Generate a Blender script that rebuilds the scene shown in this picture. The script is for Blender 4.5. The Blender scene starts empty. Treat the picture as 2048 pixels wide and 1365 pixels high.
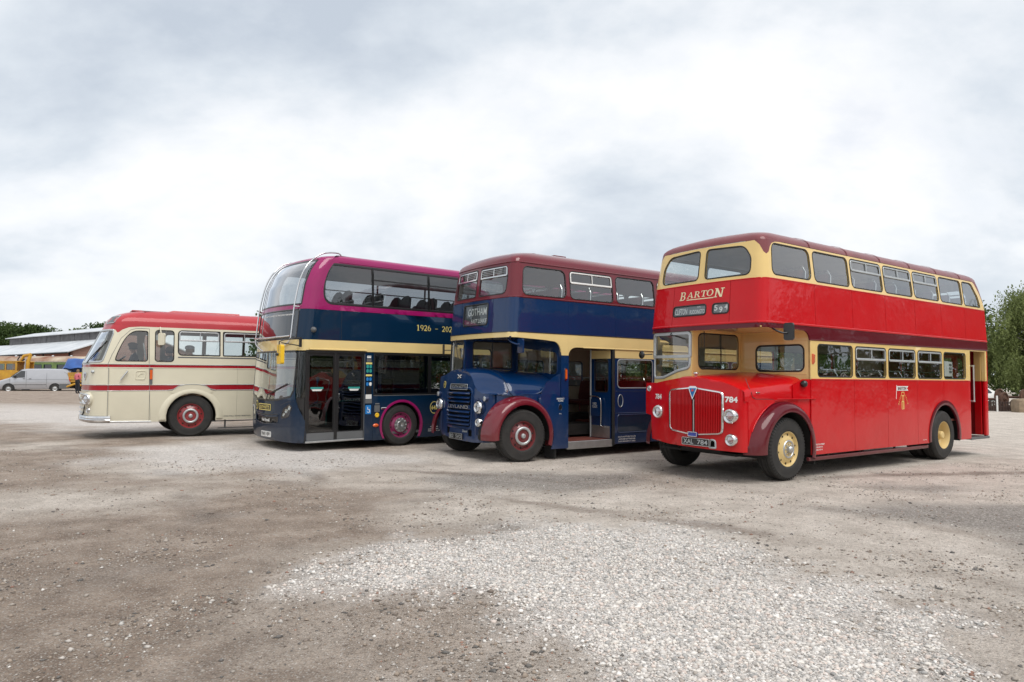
import bpy, math, random
import numpy as np
from mathutils import Vector, Matrix
from mathutils.geometry import delaunay_2d_cdt
R = math.radians; PI = math.pi
rng = np.random.default_rng(7); random.seed(7)
scene = bpy.context.scene
col = scene.collection

# ------------------------------------------------------------------ camera
cd = bpy.data.cameras.new('camera'); cam = bpy.data.objects.new('camera', cd); col.objects.link(cam)
cd.sensor_width = 36; cd.lens = 24.0; cd.clip_start = .1; cd.clip_end = 2000
cam.location = (0, 0, 1.6); cam.rotation_euler = (R(90 + 3.333), 0, 0)
scene.camera = cam

# ------------------------------------------------------------------ sky, sun, exposure
SUN_EL, SUN_AZ = 58, 150            # azimuth clockwise from +Y
w = bpy.data.worlds.new('World'); scene.world = w; w.use_nodes = True
nt = w.node_tree; N = nt.nodes; L = nt.links; N.clear()
def nd(t, **k):
    n = N.new(t)
    for a, b in k.items(): setattr(n, a, b)
    return n
def math_n(op, a, b=None, c=None):
    n = nd('ShaderNodeMath', operation=op)
    for i, v in enumerate((a, b, c)):
        if v is None: continue
        if isinstance(v, (int, float)): n.inputs[i].default_value = v
        else: L.new(v, n.inputs[i])
    return n.outputs[0]
SKY_SEED = 11.2
tc = nd('ShaderNodeTexCoord'); sep = nd('ShaderNodeSeparateXYZ'); L.new(tc.outputs['Generated'], sep.inputs[0])
zz = math_n('ADD', math_n('MAXIMUM', sep.outputs[2], 0.0), 0.55)
ux = math_n('MULTIPLY', math_n('DIVIDE', sep.outputs[0], zz), .75); uy = math_n('DIVIDE', sep.outputs[1], zz)
cv = nd('ShaderNodeCombineXYZ'); L.new(ux, cv.inputs[0]); L.new(uy, cv.inputs[1]); cv.inputs[2].default_value = SKY_SEED
n1 = nd('ShaderNodeTexNoise'); n1.inputs['Scale'].default_value = 1.7; n1.inputs['Detail'].default_value = 9; n1.inputs['Roughness'].default_value = .55; n1.inputs['Distortion'].default_value = .35
n2 = nd('ShaderNodeTexNoise'); n2.inputs['Scale'].default_value = 4.6; n2.inputs['Detail'].default_value = 9; n2.inputs['Roughness'].default_value = .56
L.new(cv.outputs[0], n1.inputs['Vector']); L.new(cv.outputs[0], n2.inputs['Vector'])
dens = math_n('ADD', math_n('MULTIPLY', n1.outputs[0], .66), math_n('MULTIPLY', n2.outputs[0], .34))
rp = nd('ShaderNodeValToRGB'); L.new(dens, rp.inputs[0])
e = rp.color_ramp.elements
e[0].position = .37; e[0].color = (.41, .455, .515, 1); e[1].position = .585; e[1].color = (.75, .75, .755, 1)
m = e.new(.45); m.color = (.53, .57, .615, 1); m = e.new(.515); m.color = (.655, .675, .70, 1)
sky = nd('ShaderNodeTexSky', sky_type='NISHITA', sun_disc=False)
sky.sun_elevation = R(SUN_EL); sky.sun_rotation = R(SUN_AZ); sky.air_density = 1; sky.dust_density = 1.5
sc = nd('ShaderNodeVectorMath', operation='SCALE'); L.new(rp.outputs[0], sc.inputs[0]); sc.inputs['Scale'].default_value = 9.3
mx = nd('ShaderNodeMix', data_type='RGBA')
gap = nd('ShaderNodeMapRange'); L.new(n2.outputs[0], gap.inputs[0])
gap.inputs[1].default_value = .58; gap.inputs[2].default_value = .75; gap.inputs[3].default_value = .95; gap.inputs[4].default_value = .72
L.new(gap.outputs[0], mx.inputs['Factor']); L.new(sky.outputs[0], mx.inputs['A']); L.new(sc.outputs[0], mx.inputs['B'])
bg = nd('ShaderNodeBackground'); bg.inputs[1].default_value = .1; L.new(mx.outputs['Result'], bg.inputs[0])
ow = nd('ShaderNodeOutputWorld'); L.new(bg.outputs[0], ow.inputs[0])
sd = bpy.data.lights.new('sun', 'SUN'); sun = bpy.data.objects.new('sun', sd); col.objects.link(sun)
sd.energy = 1.5; sd.angle = R(38); sd.color = (1, .96, .9)
_d = Vector((math.sin(R(SUN_AZ)) * math.cos(R(SUN_EL)), math.cos(R(SUN_AZ)) * math.cos(R(SUN_EL)), math.sin(R(SUN_EL))))
sun.rotation_euler = _d.to_track_quat('Z', 'Y').to_euler(); sun.location = (0, 0, 30)
vs = scene.view_settings; vs.view_transform = 'Standard'; vs.look = 'None'; vs.exposure = 0.64; vs.gamma = 1; vs.use_curve_mapping = False
scene.cycles.max_bounces = 10; scene.cycles.transparent_max_bounces = 24; scene.cycles.use_denoising = True
scene.cycles.sample_clamp_indirect = 6

# ------------------------------------------------------------------ materials
MATS = {}
def newmat(name):
    m = bpy.data.materials.new(name); m.use_nodes = True; MATS[name] = m
    return m, m.node_tree, m.node_tree.nodes['Principled BSDF']
def mk(name, c, rough=.5, metal=0., coat=0., var=.12, vscale=3., bump=0., bscale=30., wave=0., spec=None, c2=None, detail=5, dust=0.):
    """plain procedural material: colour broken up by noise, optional grain bump and low panel waviness"""
    m, t, p = newmat(name)
    n, l = t.nodes, t.links
    tcn = n.new('ShaderNodeTexCoord')
    no = n.new('ShaderNodeTexNoise'); no.inputs['Scale'].default_value = vscale; no.inputs['Detail'].default_value = detail
    l.new(tcn.outputs['Object'], no.inputs['Vector'])
    r = n.new('ShaderNodeValToRGB'); l.new(no.outputs[0], r.inputs[0])
    c2 = c2 or tuple(x * (1 - var) for x in c)
    r.color_ramp.elements[0].position = .32; r.color_ramp.elements[0].color = (*c2, 1)
    r.color_ramp.elements[1].position = .68; r.color_ramp.elements[1].color = (*c, 1)
    out = r.outputs[0]
    if dust:
        sx = n.new('ShaderNodeSeparateXYZ'); l.new(tcn.outputs['Object'], sx.inputs[0]); mr_ = n.new('ShaderNodeMapRange'); l.new(sx.outputs[2], mr_.inputs[0])
        for i_, v_ in enumerate((1.1, .25, 0., dust)): mr_.inputs[i_ + 1].default_value = v_
        dn = n.new('ShaderNodeTexNoise'); dn.inputs['Scale'].default_value = 5; dn.inputs['Detail'].default_value = 8; dn.inputs['Roughness'].default_value = .7; l.new(tcn.outputs['Object'], dn.inputs['Vector'])
        dm = n.new('ShaderNodeMath'); dm.operation = 'MULTIPLY'; l.new(mr_.outputs[0], dm.inputs[0]); l.new(dn.outputs[0], dm.inputs[1]); dx = n.new('ShaderNodeMix'); dx.data_type = 'RGBA'; l.new(dm.outputs[0], dx.inputs['Factor']); l.new(out, dx.inputs['A']); dx.inputs['B'].default_value = (.26, .22, .18, 1); out = dx.outputs['Result']
    l.new(out, p.inputs['Base Color'])
    p.inputs['Roughness'].default_value = rough; p.inputs['Metallic'].default_value = metal
    p.inputs['Coat Weight'].default_value = coat; p.inputs['Coat Roughness'].default_value = .04
    if spec is not None: p.inputs['Specular IOR Level'].default_value = spec
    prev = None
    for amt, s_, det in ((wave, .9, 1), (wave * .12, 7, 2), (bump, bscale, 4)):
        if amt:
            b = n.new('ShaderNodeBump'); b.inputs['Strength'].default_value = 1; b.inputs['Distance'].default_value = amt
            q = n.new('ShaderNodeTexNoise'); q.inputs['Scale'].default_value = s_; q.inputs['Detail'].default_value = det
            l.new(tcn.outputs['Object'], q.inputs['Vector']); l.new(q.outputs[0], b.inputs['Height'])
            if prev: l.new(prev, b.inputs['Normal'])
            prev = b.outputs[0]
    if prev:
        l.new(prev, p.inputs['Normal']); l.new(prev, p.inputs['Coat Normal'])
    return m
def paint(name, c, wave=.018, rough=.32, var=.06, coat=.9):
    return mk(name, c, rough, 0, coat, var, 2.2, 0, 30, wave, spec=.08, dust=.22)
def glass(name, tint, refl=1.0, base=.03):
    m, t, p = newmat(name); n, l = t.nodes, t.links; n.remove(p)
    tr = n.new('ShaderNodeBsdfTransparent'); tr.inputs[0].default_value = (*tint, 1)
    gl = n.new('ShaderNodeBsdfGlossy'); gl.inputs['Roughness'].default_value = .015; gl.inputs[0].default_value = (.95, .97, 1, 1)
    fr = n.new('ShaderNodeFresnel'); ge = n.new('ShaderNodeNewGeometry'); io = n.new('ShaderNodeMapRange'); l.new(ge.outputs['Backfacing'], io.inputs[0]); io.inputs[3].default_value = 1.52; io.inputs[4].default_value = 1 / 1.52; l.new(io.outputs[0], fr.inputs[0])   # thin pane: the same from both sides
    ml = n.new('ShaderNodeMath'); ml.operation = 'MULTIPLY_ADD'; ml.inputs[1].default_value = 2.0 * refl; ml.inputs[2].default_value = base; ml.use_clamp = True
    l.new(fr.outputs[0], ml.inputs[0])
    no = n.new('ShaderNodeTexNoise'); no.inputs['Scale'].default_value = 1.6; tcn = n.new('ShaderNodeTexCoord'); l.new(tcn.outputs['Object'], no.inputs['Vector'])
    b = n.new('ShaderNodeBump'); b.inputs['Distance'].default_value = .004; l.new(no.outputs[0], b.inputs['Height']); l.new(b.outputs[0], gl.inputs['Normal'])
    ms = n.new('ShaderNodeMixShader'); l.new(ml.outputs[0], ms.inputs[0]); l.new(tr.outputs[0], ms.inputs[1]); l.new(gl.outputs[0], ms.inputs[2])
    l.new(ms.outputs[0], n['Material Output'].inputs[0])
    return m
RED = paint('red_paint', (.54, .003, .008), .035, coat=.55); MAROON = paint('maroon_paint', (.105, .004, .012), .012, coat=.6); CREAM = paint('cream_paint', (.78, .56, .22), .01)
MROOF = paint('maroon_roof', (.22, .065, .072), .012, .5, .2, .5)
BLUE = paint('blue_paint', (.002, .026, .098), .02); NAVY = paint('navy_paint', (.002, .019, .050), .006, coat=.6); MAGENTA = paint('magenta_paint', (.30, .008, .11), .006)
CCREAM = paint('coach_cream', (.70, .66, .52), .01, .4, .05, .6); CRED = paint('coach_red', (.36, .012, .022), .01); CROOF = paint('coach_roof', (.45, .045, .055), .01, .5, .1, .5)
DCREAM = paint('pale_yellow_paint', (.78, .60, .27), .006)
CHROME = mk('chrome', (.72, .72, .72), .14, 1, 0, .1); ALU = mk('aluminium', (.62, .63, .63), .35, .9, 0, .15, 8)
SILVER = mk('silver_frame', (.50, .53, .54), .38, .5, .2, .12, 8)
RUBBER = mk('rubber', (.018, .018, .018), .6, 0, 0, .3, 9); TYRE = mk('tyre_rubber', (.017, .017, .017), .75, 0, 0, .35, 6, .0015, 60, c2=(.030, .028, .026))
BLACK = mk('black_paint', (.012, .012, .013), .35, 0, .3); DARK = mk('underframe_black', (.012, .011, .010), .8, 0, 0, .4, 5)
GREY = mk('grey_plastic', (.12, .125, .13), .5); WHITE = mk('white_paint', (.80, .80, .78), .45, 0, .2); YELLOW = mk('gold_lettering', (.80, .66, .20), .45)
RIMC = paint('wheel_cream', (.72, .54, .24), .002, .55, .15, .15); RIMM = paint('wheel_maroon', (.14, .008, .016), .002, .35); RIMR = paint('wheel_red', (.26, .012, .02), .002, .4); RIMG = paint('wheel_magenta', (.24, .008, .09), .002, .4)
GLASS = glass('old_glass', (.82, .86, .85), 1.0, .045); GLASSD = glass('tinted_glass', (.55, .58, .60), .9); GLASSC = glass('clear_glass', (.86, .90, .89)); GLASSB = glass('dark_door_glass', (.16, .18, .18), .8)
GLASSM = glass('screen_glass', (.70, .74, .74), 1.3, .05); LENS = glass('lamp_lens', (.9, .92, .94), 2.0, .22); AMBER = mk('amber_lens', (.75, .12, .015), .2, 0, .6); REDL = mk('red_lens', (.6, .02, .02), .2, 0, .6)
LINING = mk('lining_cream', (.50, .45, .35), .6); LININGG = mk('lining_grey', (.40, .41, .41), .6); LIND = mk('dark_trim', (.07, .075, .08), .6); LININGW = mk('ceiling_white', (.74, .75, .74), .5); LINB = mk('lining_brown', (.36, .22, .11), .55, 0, .2)
SEATR = mk('seat_red_moquette', (.09, .014, .014), .9, 0, 0, .5, 25); SEATG = mk('seat_grey', (.05, .055, .06), .85, 0, 0, .4, 25); FLOORR = mk('red_lino', (.20, .055, .04), .6, 0, 0, .4, 6)
INTRED = paint('interior_red', (.26, .010, .014), .004, .45); TEAL = mk('teal_rail', (.03, .30, .27), .35, 0, .3); YEL = mk('yellow_plastic', (.85, .52, .02), .4, 0, .3)
IVORY = mk('ivory_lettering', (.82, .72, .46), .45, 0, .3); BLIND = mk('blind_black', (.03, .032, .035), .5); BLINDG = mk('blind_grey', (.10, .105, .11), .45)
SIGNB = mk('sign_blue', (.02, .20, .55), .4); PAPER = mk('paper_white', (.72, .72, .70), .7)

# ------------------------------------------------------------------ mesh helpers
def link(o, parent=None):
    col.objects.link(o)
    if parent is not None: o.parent = parent
    return o
def mesh_obj(name, verts, faces, mats, parent=None, mi=None, smooth=None, auto=None):
    me = bpy.data.meshes.new(name); me.from_pydata([tuple(v) for v in verts], [], [tuple(f) for f in faces])
    for mm in (mats if isinstance(mats, (list, tuple)) else [mats]): me.materials.append(mm)
    if mi is not None: me.polygons.foreach_set('material_index', mi)
    if smooth is True: me.polygons.foreach_set('use_smooth', [True] * len(faces))
    elif smooth is not None: me.polygons.foreach_set('use_smooth', smooth)
    me.update()
    if auto: me.set_sharp_from_angle(angle=R(auto))
    return link(bpy.data.objects.new(name, me), parent)
def empty(name, loc=(0, 0, 0), mat=None, parent=None):
    o = bpy.data.objects.new(name, None); o.empty_display_size = .2; o.location = loc
    link(o, parent)
    if mat is not None: o.matrix_world = mat
    return o
def tag(o, label, cat, group=None):
    o['label'] = label; o['category'] = cat
    if group: o['group'] = group
    return o
class MB:
    """collects shapes into one mesh"""
    def __init__(s): s.v, s.f, s.m, s.s = [], [], [], []
    def add(s, v, f, m=0, sm=False):
        o = len(s.v); s.v += [tuple(p) for p in v]; s.f += [tuple(i + o for i in q) for q in f]; s.m += [m] * len(f); s.s += [sm] * len(f); return s
    def box(s, a, b, m=0, bev=0.):
        x0, y0, z0 = (min(a[i], b[i]) for i in range(3)); x1, y1, z1 = (max(a[i], b[i]) for i in range(3))
        if not bev:
            v = [(x, y, z) for z in (z0, z1) for y in (y0, y1) for x in (x0, x1)]
            return s.add(v, [(0, 2, 3, 1), (4, 5, 7, 6), (0, 1, 5, 4), (2, 6, 7, 3), (0, 4, 6, 2), (1, 3, 7, 5)], m)
        b_ = min(bev, (x1 - x0) / 2.01, (y1 - y0) / 2.01, (z1 - z0) / 2.01)
        v, idx = [], {}
        for i, x in enumerate((x0, x1)):
            for j, y in enumerate((y0, y1)):
                for k, z in enumerate((z0, z1)):
                    sx, sy, sz = (1 - 2 * i) * b_, (1 - 2 * j) * b_, (1 - 2 * k) * b_
                    idx[i, j, k] = len(v); v += [(x, y + sy, z + sz), (x + sx, y, z + sz), (x + sx, y + sy, z)]
        I = lambda i, j, k, a: idx[i, j, k] + a
        f = []
        for i in (0, 1):
            q = [I(i, 0, 0, 0), I(i, 1, 0, 0), I(i, 1, 1, 0), I(i, 0, 1, 0)]; f.append(q if i else q[::-1])
            q = [I(0, i, 0, 1), I(1, i, 0, 1), I(1, i, 1, 1), I(0, i, 1, 1)]; f.append(q[::-1] if i else q)
            q = [I(0, 0, i, 2), I(1, 0, i, 2), I(1, 1, i, 2), I(0, 1, i, 2)]; f.append(q if i else q[::-1])
        for i in (0, 1):
            for j in (0, 1):
                f.append([I(i, j, 0, 0), I(i, j, 1, 0), I(i, j, 1, 1), I(i, j, 0, 1)]); f.append([I(i, 0, j, 0), I(i, 1, j, 0), I(i, 1, j, 2), I(i, 0, j, 2)]); f.append([I(0, i, j, 1), I(1, i, j, 1), I(1, i, j, 2), I(0, i, j, 2)])
        for c in idx.values(): f.append([c, c + 1, c + 2])
        return s.add(v, f, m)
    def prism(s, poly, a, b, axis='y', m=0):
        """poly in the two other axes (order x,z / x,y / y,z), extruded from a to b"""
        g = {'y': lambda p, t: (p[0], t, p[1]), 'z': lambda p, t: (p[0], p[1], t), 'x': lambda p, t: (t, p[0], p[1])}[axis]
        n = len(poly); v = [g(p, a) for p in poly] + [g(p, b) for p in poly]
        return s.add(v, [tuple(range(n))[::-1], tuple(range(n, 2 * n))] + [(i, (i + 1) % n, n + (i + 1) % n, n + i) for i in range(n)], m)
    def tube(s, pts, r, n=8, m=0, closed=False):
        pts = [Vector(p) for p in pts]; k = len(pts); v, f = [], []
        rr = r if isinstance(r, (list, tuple)) else [r] * k
        up = None
        for i, p in enumerate(pts):
            d = (pts[(i + 1) % k] - pts[i - 1]) if closed else (pts[min(i + 1, k - 1)] - pts[max(i - 1, 0)])
            d.normalize()
            if up is None: up = Vector((0, 0, 1)) if abs(d.z) < .9 else Vector((1, 0, 0))
            a = d.cross(up); a.normalize(); b = a.cross(d); up = b
            v += [p + (a * math.cos(2 * PI * j / n) + b * math.sin(2 * PI * j / n)) * rr[i] for j in range(n)]
        for i in range(k if closed else k - 1):
            i2 = (i + 1) % k
            f += [(i * n + j, i * n + (j + 1) % n, i2 * n + (j + 1) % n, i2 * n + j) for j in range(n)]
        s.add(v, f, m, True)
        if not closed:
            s.add([v[j] for j in range(n)], [tuple(range(n))], m); s.add([v[(k - 1) * n + j] for j in range(n)], [tuple(range(n))[::-1]], m)
        return s
    def lathe(s, prof, n=32, m=0, axis='y', c=(0, 0, 0), sm=True, mlist=None):
        """prof: (radius, axial) pairs"""
        c = Vector(c); v, f = [], []
        for r, t in prof:
            for j in range(n):
                a = 2 * PI * j / n; p, q = r * math.cos(a), r * math.sin(a)
                v.append(c + Vector({'y': (p, t, q), 'x': (t, p, q), 'z': (p, q, t)}[axis]))
        o = len(s.v); s.v += [tuple(p) for p in v]
        for i in range(len(prof) - 1):
            for j in range(n):
                s.f.append((o + i * n + j, o + i * n + (j + 1) % n, o + (i + 1) * n + (j + 1) % n, o + (i + 1) * n + j)); s.m.append(mlist[i] if mlist else m); s.s.append(sm)
        return s
    def grid(s, rows, m=0, sm=True, closed=False):
        k = len(rows[0]); v = [p for r in rows for p in r]; f = []
        for i in range(len(rows) - 1):
            for j in range(k if closed else k - 1):
                f.append((i * k + j, i * k + (j + 1) % k, (i + 1) * k + (j + 1) % k, (i + 1) * k + j))
        return s.add(v, f, m, sm)
    def build(s, name, mats, parent=None, auto=None):
        return mesh_obj(name, s.v, s.f, mats, parent, s.m, s.s, auto)
def copy_tree(o, parent=None):
    c = o.copy(); col.objects.link(c)
    if parent is not None: c.parent = parent
    for ch in o.children: copy_tree(ch, c)
    return c
def lerp_list(tab, z):
    if z <= tab[0][0]: return tab[0][1]
    for (a, p), (b, q) in zip(tab, tab[1:]):
        if z <= b: return p + (q - p) * (z - a) / (b - a)
    return tab[-1][1]
def rrect(u0, v0, u1, v1, r, n=5):
    """rounded rectangle, ccw; r one radius or four (bl, br, tr, tl)"""
    r = r if isinstance(r, (list, tuple)) else [r] * 4
    out = []
    for (cx, cy, a0), rr in zip(((u0, v0, 180), (u1, v0, 270), (u1, v1, 0), (u0, v1, 90)), r):
        rr = max(rr, .001); cx += rr if cx == u0 else -rr; cy += rr if cy == v0 else -rr
        out += [(cx + rr * math.cos(R(a0 + 90 * i / n)), cy + rr * math.sin(R(a0 + 90 * i / n))) for i in range(n + 1)]
    return out
def rpoly(pts, n=5):
    """polygon with per-corner radius (u, v, r)"""
    out = []; k = len(pts)
    for i, (u, v, r) in enumerate(pts):
        p = Vector((u, v)); a = (Vector(pts[i - 1][:2]) - p); b = (Vector(pts[(i + 1) % k][:2]) - p)
        if r <= 0: out.append((u, v)); continue
        la, lb = a.length, b.length; a.normalize(); b.normalize(); ang = a.angle(b); d = min(r / math.tan(ang / 2), la * .49, lb * .49)
        q0, q1 = p + a * d, p + b * d
        for j in range(n + 1):
            t = j / n; out.append(tuple(q0 * (1 - t) ** 2 + p * 2 * t * (1 - t) + q1 * t * t))
    return out
def offset_poly(poly, d):
    """move a ccw polygon outwards by d (simple mitre)"""
    k = len(poly); out = []
    for i in range(k):
        a, p, b = (Vector(poly[j]) for j in ((i - 1) % k, i, (i + 1) % k))
        e1, e2 = p - a, b - p
        if e1.length < 1e-6: e1 = e2
        if e2.length < 1e-6: e2 = e1
        n1_, n2_ = Vector((e1.y, -e1.x)).normalized(), Vector((e2.y, -e2.x)).normalized()
        nn = n1_ + n2_
        if nn.length < 1e-6: nn = n1_
        nn.normalize(); out.append(tuple(p + nn * (d / max(.5, nn.dot(n1_)))))
    return out
def pip(px, py, poly):
    ins = np.zeros(len(px), bool); k = len(poly)
    for i in range(k):
        x0, y0 = poly[i]; x1, y1 = poly[(i + 1) % k]
        if y0 == y1: continue
        c = ((y0 > py) != (y1 > py)) & (px < (x1 - x0) * (py - y0) / (y1 - y0) + x0); ins ^= c
    return ins
def subdiv(poly, gu, gv):
    out = []; k = len(poly)
    for i in range(k):
        a, b = poly[i], poly[(i + 1) % k]; n = max(1, int(math.ceil(max(abs(b[0] - a[0]) / gu, abs(b[1] - a[1]) / gv) - 1e-6)))
        out += [(a[0] + (b[0] - a[0]) * j / n, a[1] + (b[1] - a[1]) * j / n) for j in range(n)]
    return out
def ccw(poly):
    a = sum(p[0] * q[1] - q[0] * p[1] for p, q in zip(poly, poly[1:] + poly[:1])); return poly if a > 0 else poly[::-1]
def normal(f, u, v, h=1e-3):
    a = f(u + h, v) - f(u - h, v); b = f(u, v + h) - f(u, v - h); n = a.cross(b)
    return n.normalized() if n.length > 1e-12 else Vector((0, 0, 1))
def patch(name, poly, f, mats, parent=None, holes=(), th=.02, off=0., gu=.25, gv=.12):
    """curved sheet: polygon with holes in (u,v), bent by f(u,v); th inward thickness, second material lines the inside"""
    loops = [subdiv(ccw(list(poly)), gu, gv)] + [subdiv(ccw(list(h)), gu, gv) for h in holes]
    pts, edges = [], []
    for lp in loops:
        o = len(pts); pts += lp; edges += [(o + i, o + (i + 1) % len(lp)) for i in range(len(lp))]
    A = np.array(loops[0]); lo, hi = A.min(0), A.max(0)
    nu, nv = int((hi[0] - lo[0]) / gu), int((hi[1] - lo[1]) / gv)
    if nu > 0 and nv > 0:
        U, V = np.meshgrid(np.linspace(lo[0], hi[0], nu + 2)[1:-1], np.linspace(lo[1], hi[1], nv + 2)[1:-1]); U, V = U.ravel(), V.ravel()
        k = pip(U, V, loops[0])
        for h in loops[1:]: k &= ~pip(U, V, h)
        pts += list(zip(U[k].tolist(), V[k].tolist()))
    vv, ee, ff, *_ = delaunay_2d_cdt([Vector(p) for p in pts], edges, [], 0, 1e-5)
    C = np.array([[(vv[t[0]][i] + vv[t[1]][i] + vv[t[2]][i]) / 3 for i in (0, 1)] for t in ff])
    keep = pip(C[:, 0], C[:, 1], loops[0])
    for h in loops[1:]: keep &= ~pip(C[:, 0], C[:, 1], h)
    tri = []
    for t, k in zip(ff, keep):
        if not k: continue
        a, b, c = (vv[i] for i in t)
        tri.append(tuple(t) if (b - a).cross(c - a) > 0 else tuple(t)[::-1])
    P = [f(*p) for p in vv]; NN = [normal(f, *p) for p in vv]
    mats = mats if isinstance(mats, (list, tuple)) else [mats]
    mb = MB(); mb.add([p + n * off for p, n in zip(P, NN)], tri, 0, True)
    if th:
        li = min(1, len(mats) - 1)
        mb.add([p + n * (off - th) for p, n in zip(P, NN)], [t[::-1] for t in tri], li, True)
        cnt = {}
        for t in tri:
            for i in range(3): cnt[t[i], t[(i + 1) % 3]] = 1
        bd = [k for k in cnt if (k[1], k[0]) not in cnt]
        v, fq = [], []
        for a, b in bd:
            o = len(v); v += [P[a] + NN[a] * off, P[b] + NN[b] * off, P[b] + NN[b] * (off - th), P[a] + NN[a] * (off - th)]; fq.append((o, o + 3, o + 2, o + 1))
        mb.add(v, fq, 0)
    return mb.build(name, list(mats), parent)
def strip(name, path, f, wdt, hgt, mat, parent, closed=True, off=0., shape='round', mb=None):
    """moulding of width wdt, standing hgt proud, along a path in (u,v)"""
    own = mb is None; mb = mb or MB(); path = subdiv(path, .12, .12) if closed else subdiv_open(path)
    rows = []; k = len(path)
    prof = [(-.5, -.3), (-.5, .5), (-.25, 1), (.25, 1), (.5, .5), (.5, -.3)] if shape == 'round' else [(-.5, -.3), (-.5, 1), (.5, 1), (.5, -.3)]
    for i, p in enumerate(path):
        a = path[i - 1] if closed or i else p; b = path[(i + 1) % k] if closed or i < k - 1 else p
        d = Vector(b) - Vector(a)
        if d.length < 1e-9: d = Vector((1, 0))
        d.normalize(); nn = Vector((d.y, -d.x)); row = []
        for s_, h_ in prof:
            q = Vector(p) + nn * (s_ * wdt); row.append(f(*q) + normal(f, *p) * (off + h_ * hgt))
        rows.append(row)
    if closed: rows.append(rows[0])
    mb.grid([list(r) for r in rows], 0, False)
    return mb.build(name, mat, parent) if own else mb
def subdiv_open(path, g=.12):
    out = []
    for a, b in zip(path, path[1:]):
        n = max(1, int(math.ceil(max(abs(b[0] - a[0]), abs(b[1] - a[1])) / g))); out += [(a[0] + (b[0] - a[0]) * j / n, a[1] + (b[1] - a[1]) * j / n) for j in range(n)]
    return out + [tuple(path[-1])]
def text_tris(txt, size, sx=1., bold=0., spacing=1.):
    cu = bpy.data.curves.new('t', 'FONT'); cu.body = txt; cu.size = 1; cu.align_x = 'CENTER'; cu.align_y = 'CENTER'; cu.offset = bold; cu.resolution_u = 3; cu.space_character = spacing
    o = bpy.data.objects.new('t', cu); col.objects.link(o); dg = bpy.context.evaluated_depsgraph_get(); dg.update()
    me = bpy.data.meshes.new_from_object(o.evaluated_get(dg))
    vs_ = np.array([v.co[:2] for v in me.vertices]); fs = [tuple(p.vertices) for p in me.polygons]
    bpy.data.objects.remove(o); bpy.data.curves.remove(cu); bpy.data.meshes.remove(me)
    if len(vs_):
        lo, hi = vs_.min(0), vs_.max(0); vs_ = vs_ - (lo + hi) / 2; k = size / (hi[1] - lo[1]); vs_ = vs_ * np.array([k * sx, k])
    return vs_, fs
def lettering(name, txt, f, u, v, h, mat, parent, width=None, bold=0., off=.004, sx=1., shear=0., slope=0., spacing=1., mb=None):
    """flat letters of height h centred on (u,v) of the surface f"""
    t, fs = text_tris(txt, h, sx, bold, spacing)
    if width: t[:, 0] *= width / max(1e-6, np.ptp(t[:, 0]))
    vs_ = []
    for a, b in t:
        a2 = a + shear * b; uu, v2 = u + a2, v + b + slope * a2; vs_.append(f(uu, v2) + normal(f, uu, v2) * off)
    if mb is not None: mb.add(vs_, fs); return mb
    return mesh_obj(name, vs_, fs, mat, parent)
class Shell:
    """bus body: plan outline with bowed front and rounded corners, varying with height. s = run along the outline, 0 at front centre, + nearside"""
    def __init__(s, hw, xf, bow, rc, X0, xr, XR, B=.6, rct=None):
        s.hw, s.xf, s.bow, s.rc, s.X0, s.xr, s.XR, s.B = hw, xf, bow, rc, X0, xr, XR, B
        s.rct = rct; s.Lf = hw[0][1] - rc; s.La = rc * PI / 2
    def S(s, x): return s.Lf + s.La + x - s.X0
    def at(s, q, hw, xf, xr, rc, bow):
        a = abs(q); sg = -1 if q > 0 else 1
        if a < s.Lf: t = a / s.Lf; return xf + bow * t * t, sg * (hw - rc) * t
        if a < s.Lf + s.La:
            t = (a - s.Lf) / s.La * PI / 2; return xf + bow + rc * (1 - math.cos(t)), sg * (hw - rc + rc * math.sin(t))
        x = s.X0 + a - s.Lf - s.La; xc = xf + bow + rc
        if x < s.X0 + s.B: x = xc + (x - s.X0) / s.B * (s.X0 + s.B - xc)
        elif x > s.XR - s.B: k = (x - s.XR + s.B) / s.B; x = s.XR - s.B + k * (xr - s.XR + s.B)
        return x, sg * hw
    def __call__(s, q, z):
        x, y = s.at(q, lerp_list(s.hw, z), lerp_list(s.xf, z), lerp_list(s.xr, z), lerp_list(s.rct, z) if s.rct else s.rc, s.bow); return Vector((x, y, z))
def side_f(sh, sgn=1):
    """map (x,z) of a side onto the shell; sgn=-1 offside"""
    if sgn > 0: return lambda x, z: sh(sh.S(x), z)
    return lambda x, z: sh(-sh.S(-x), z)      # offside: u = -x so that the normal points outwards
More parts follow.
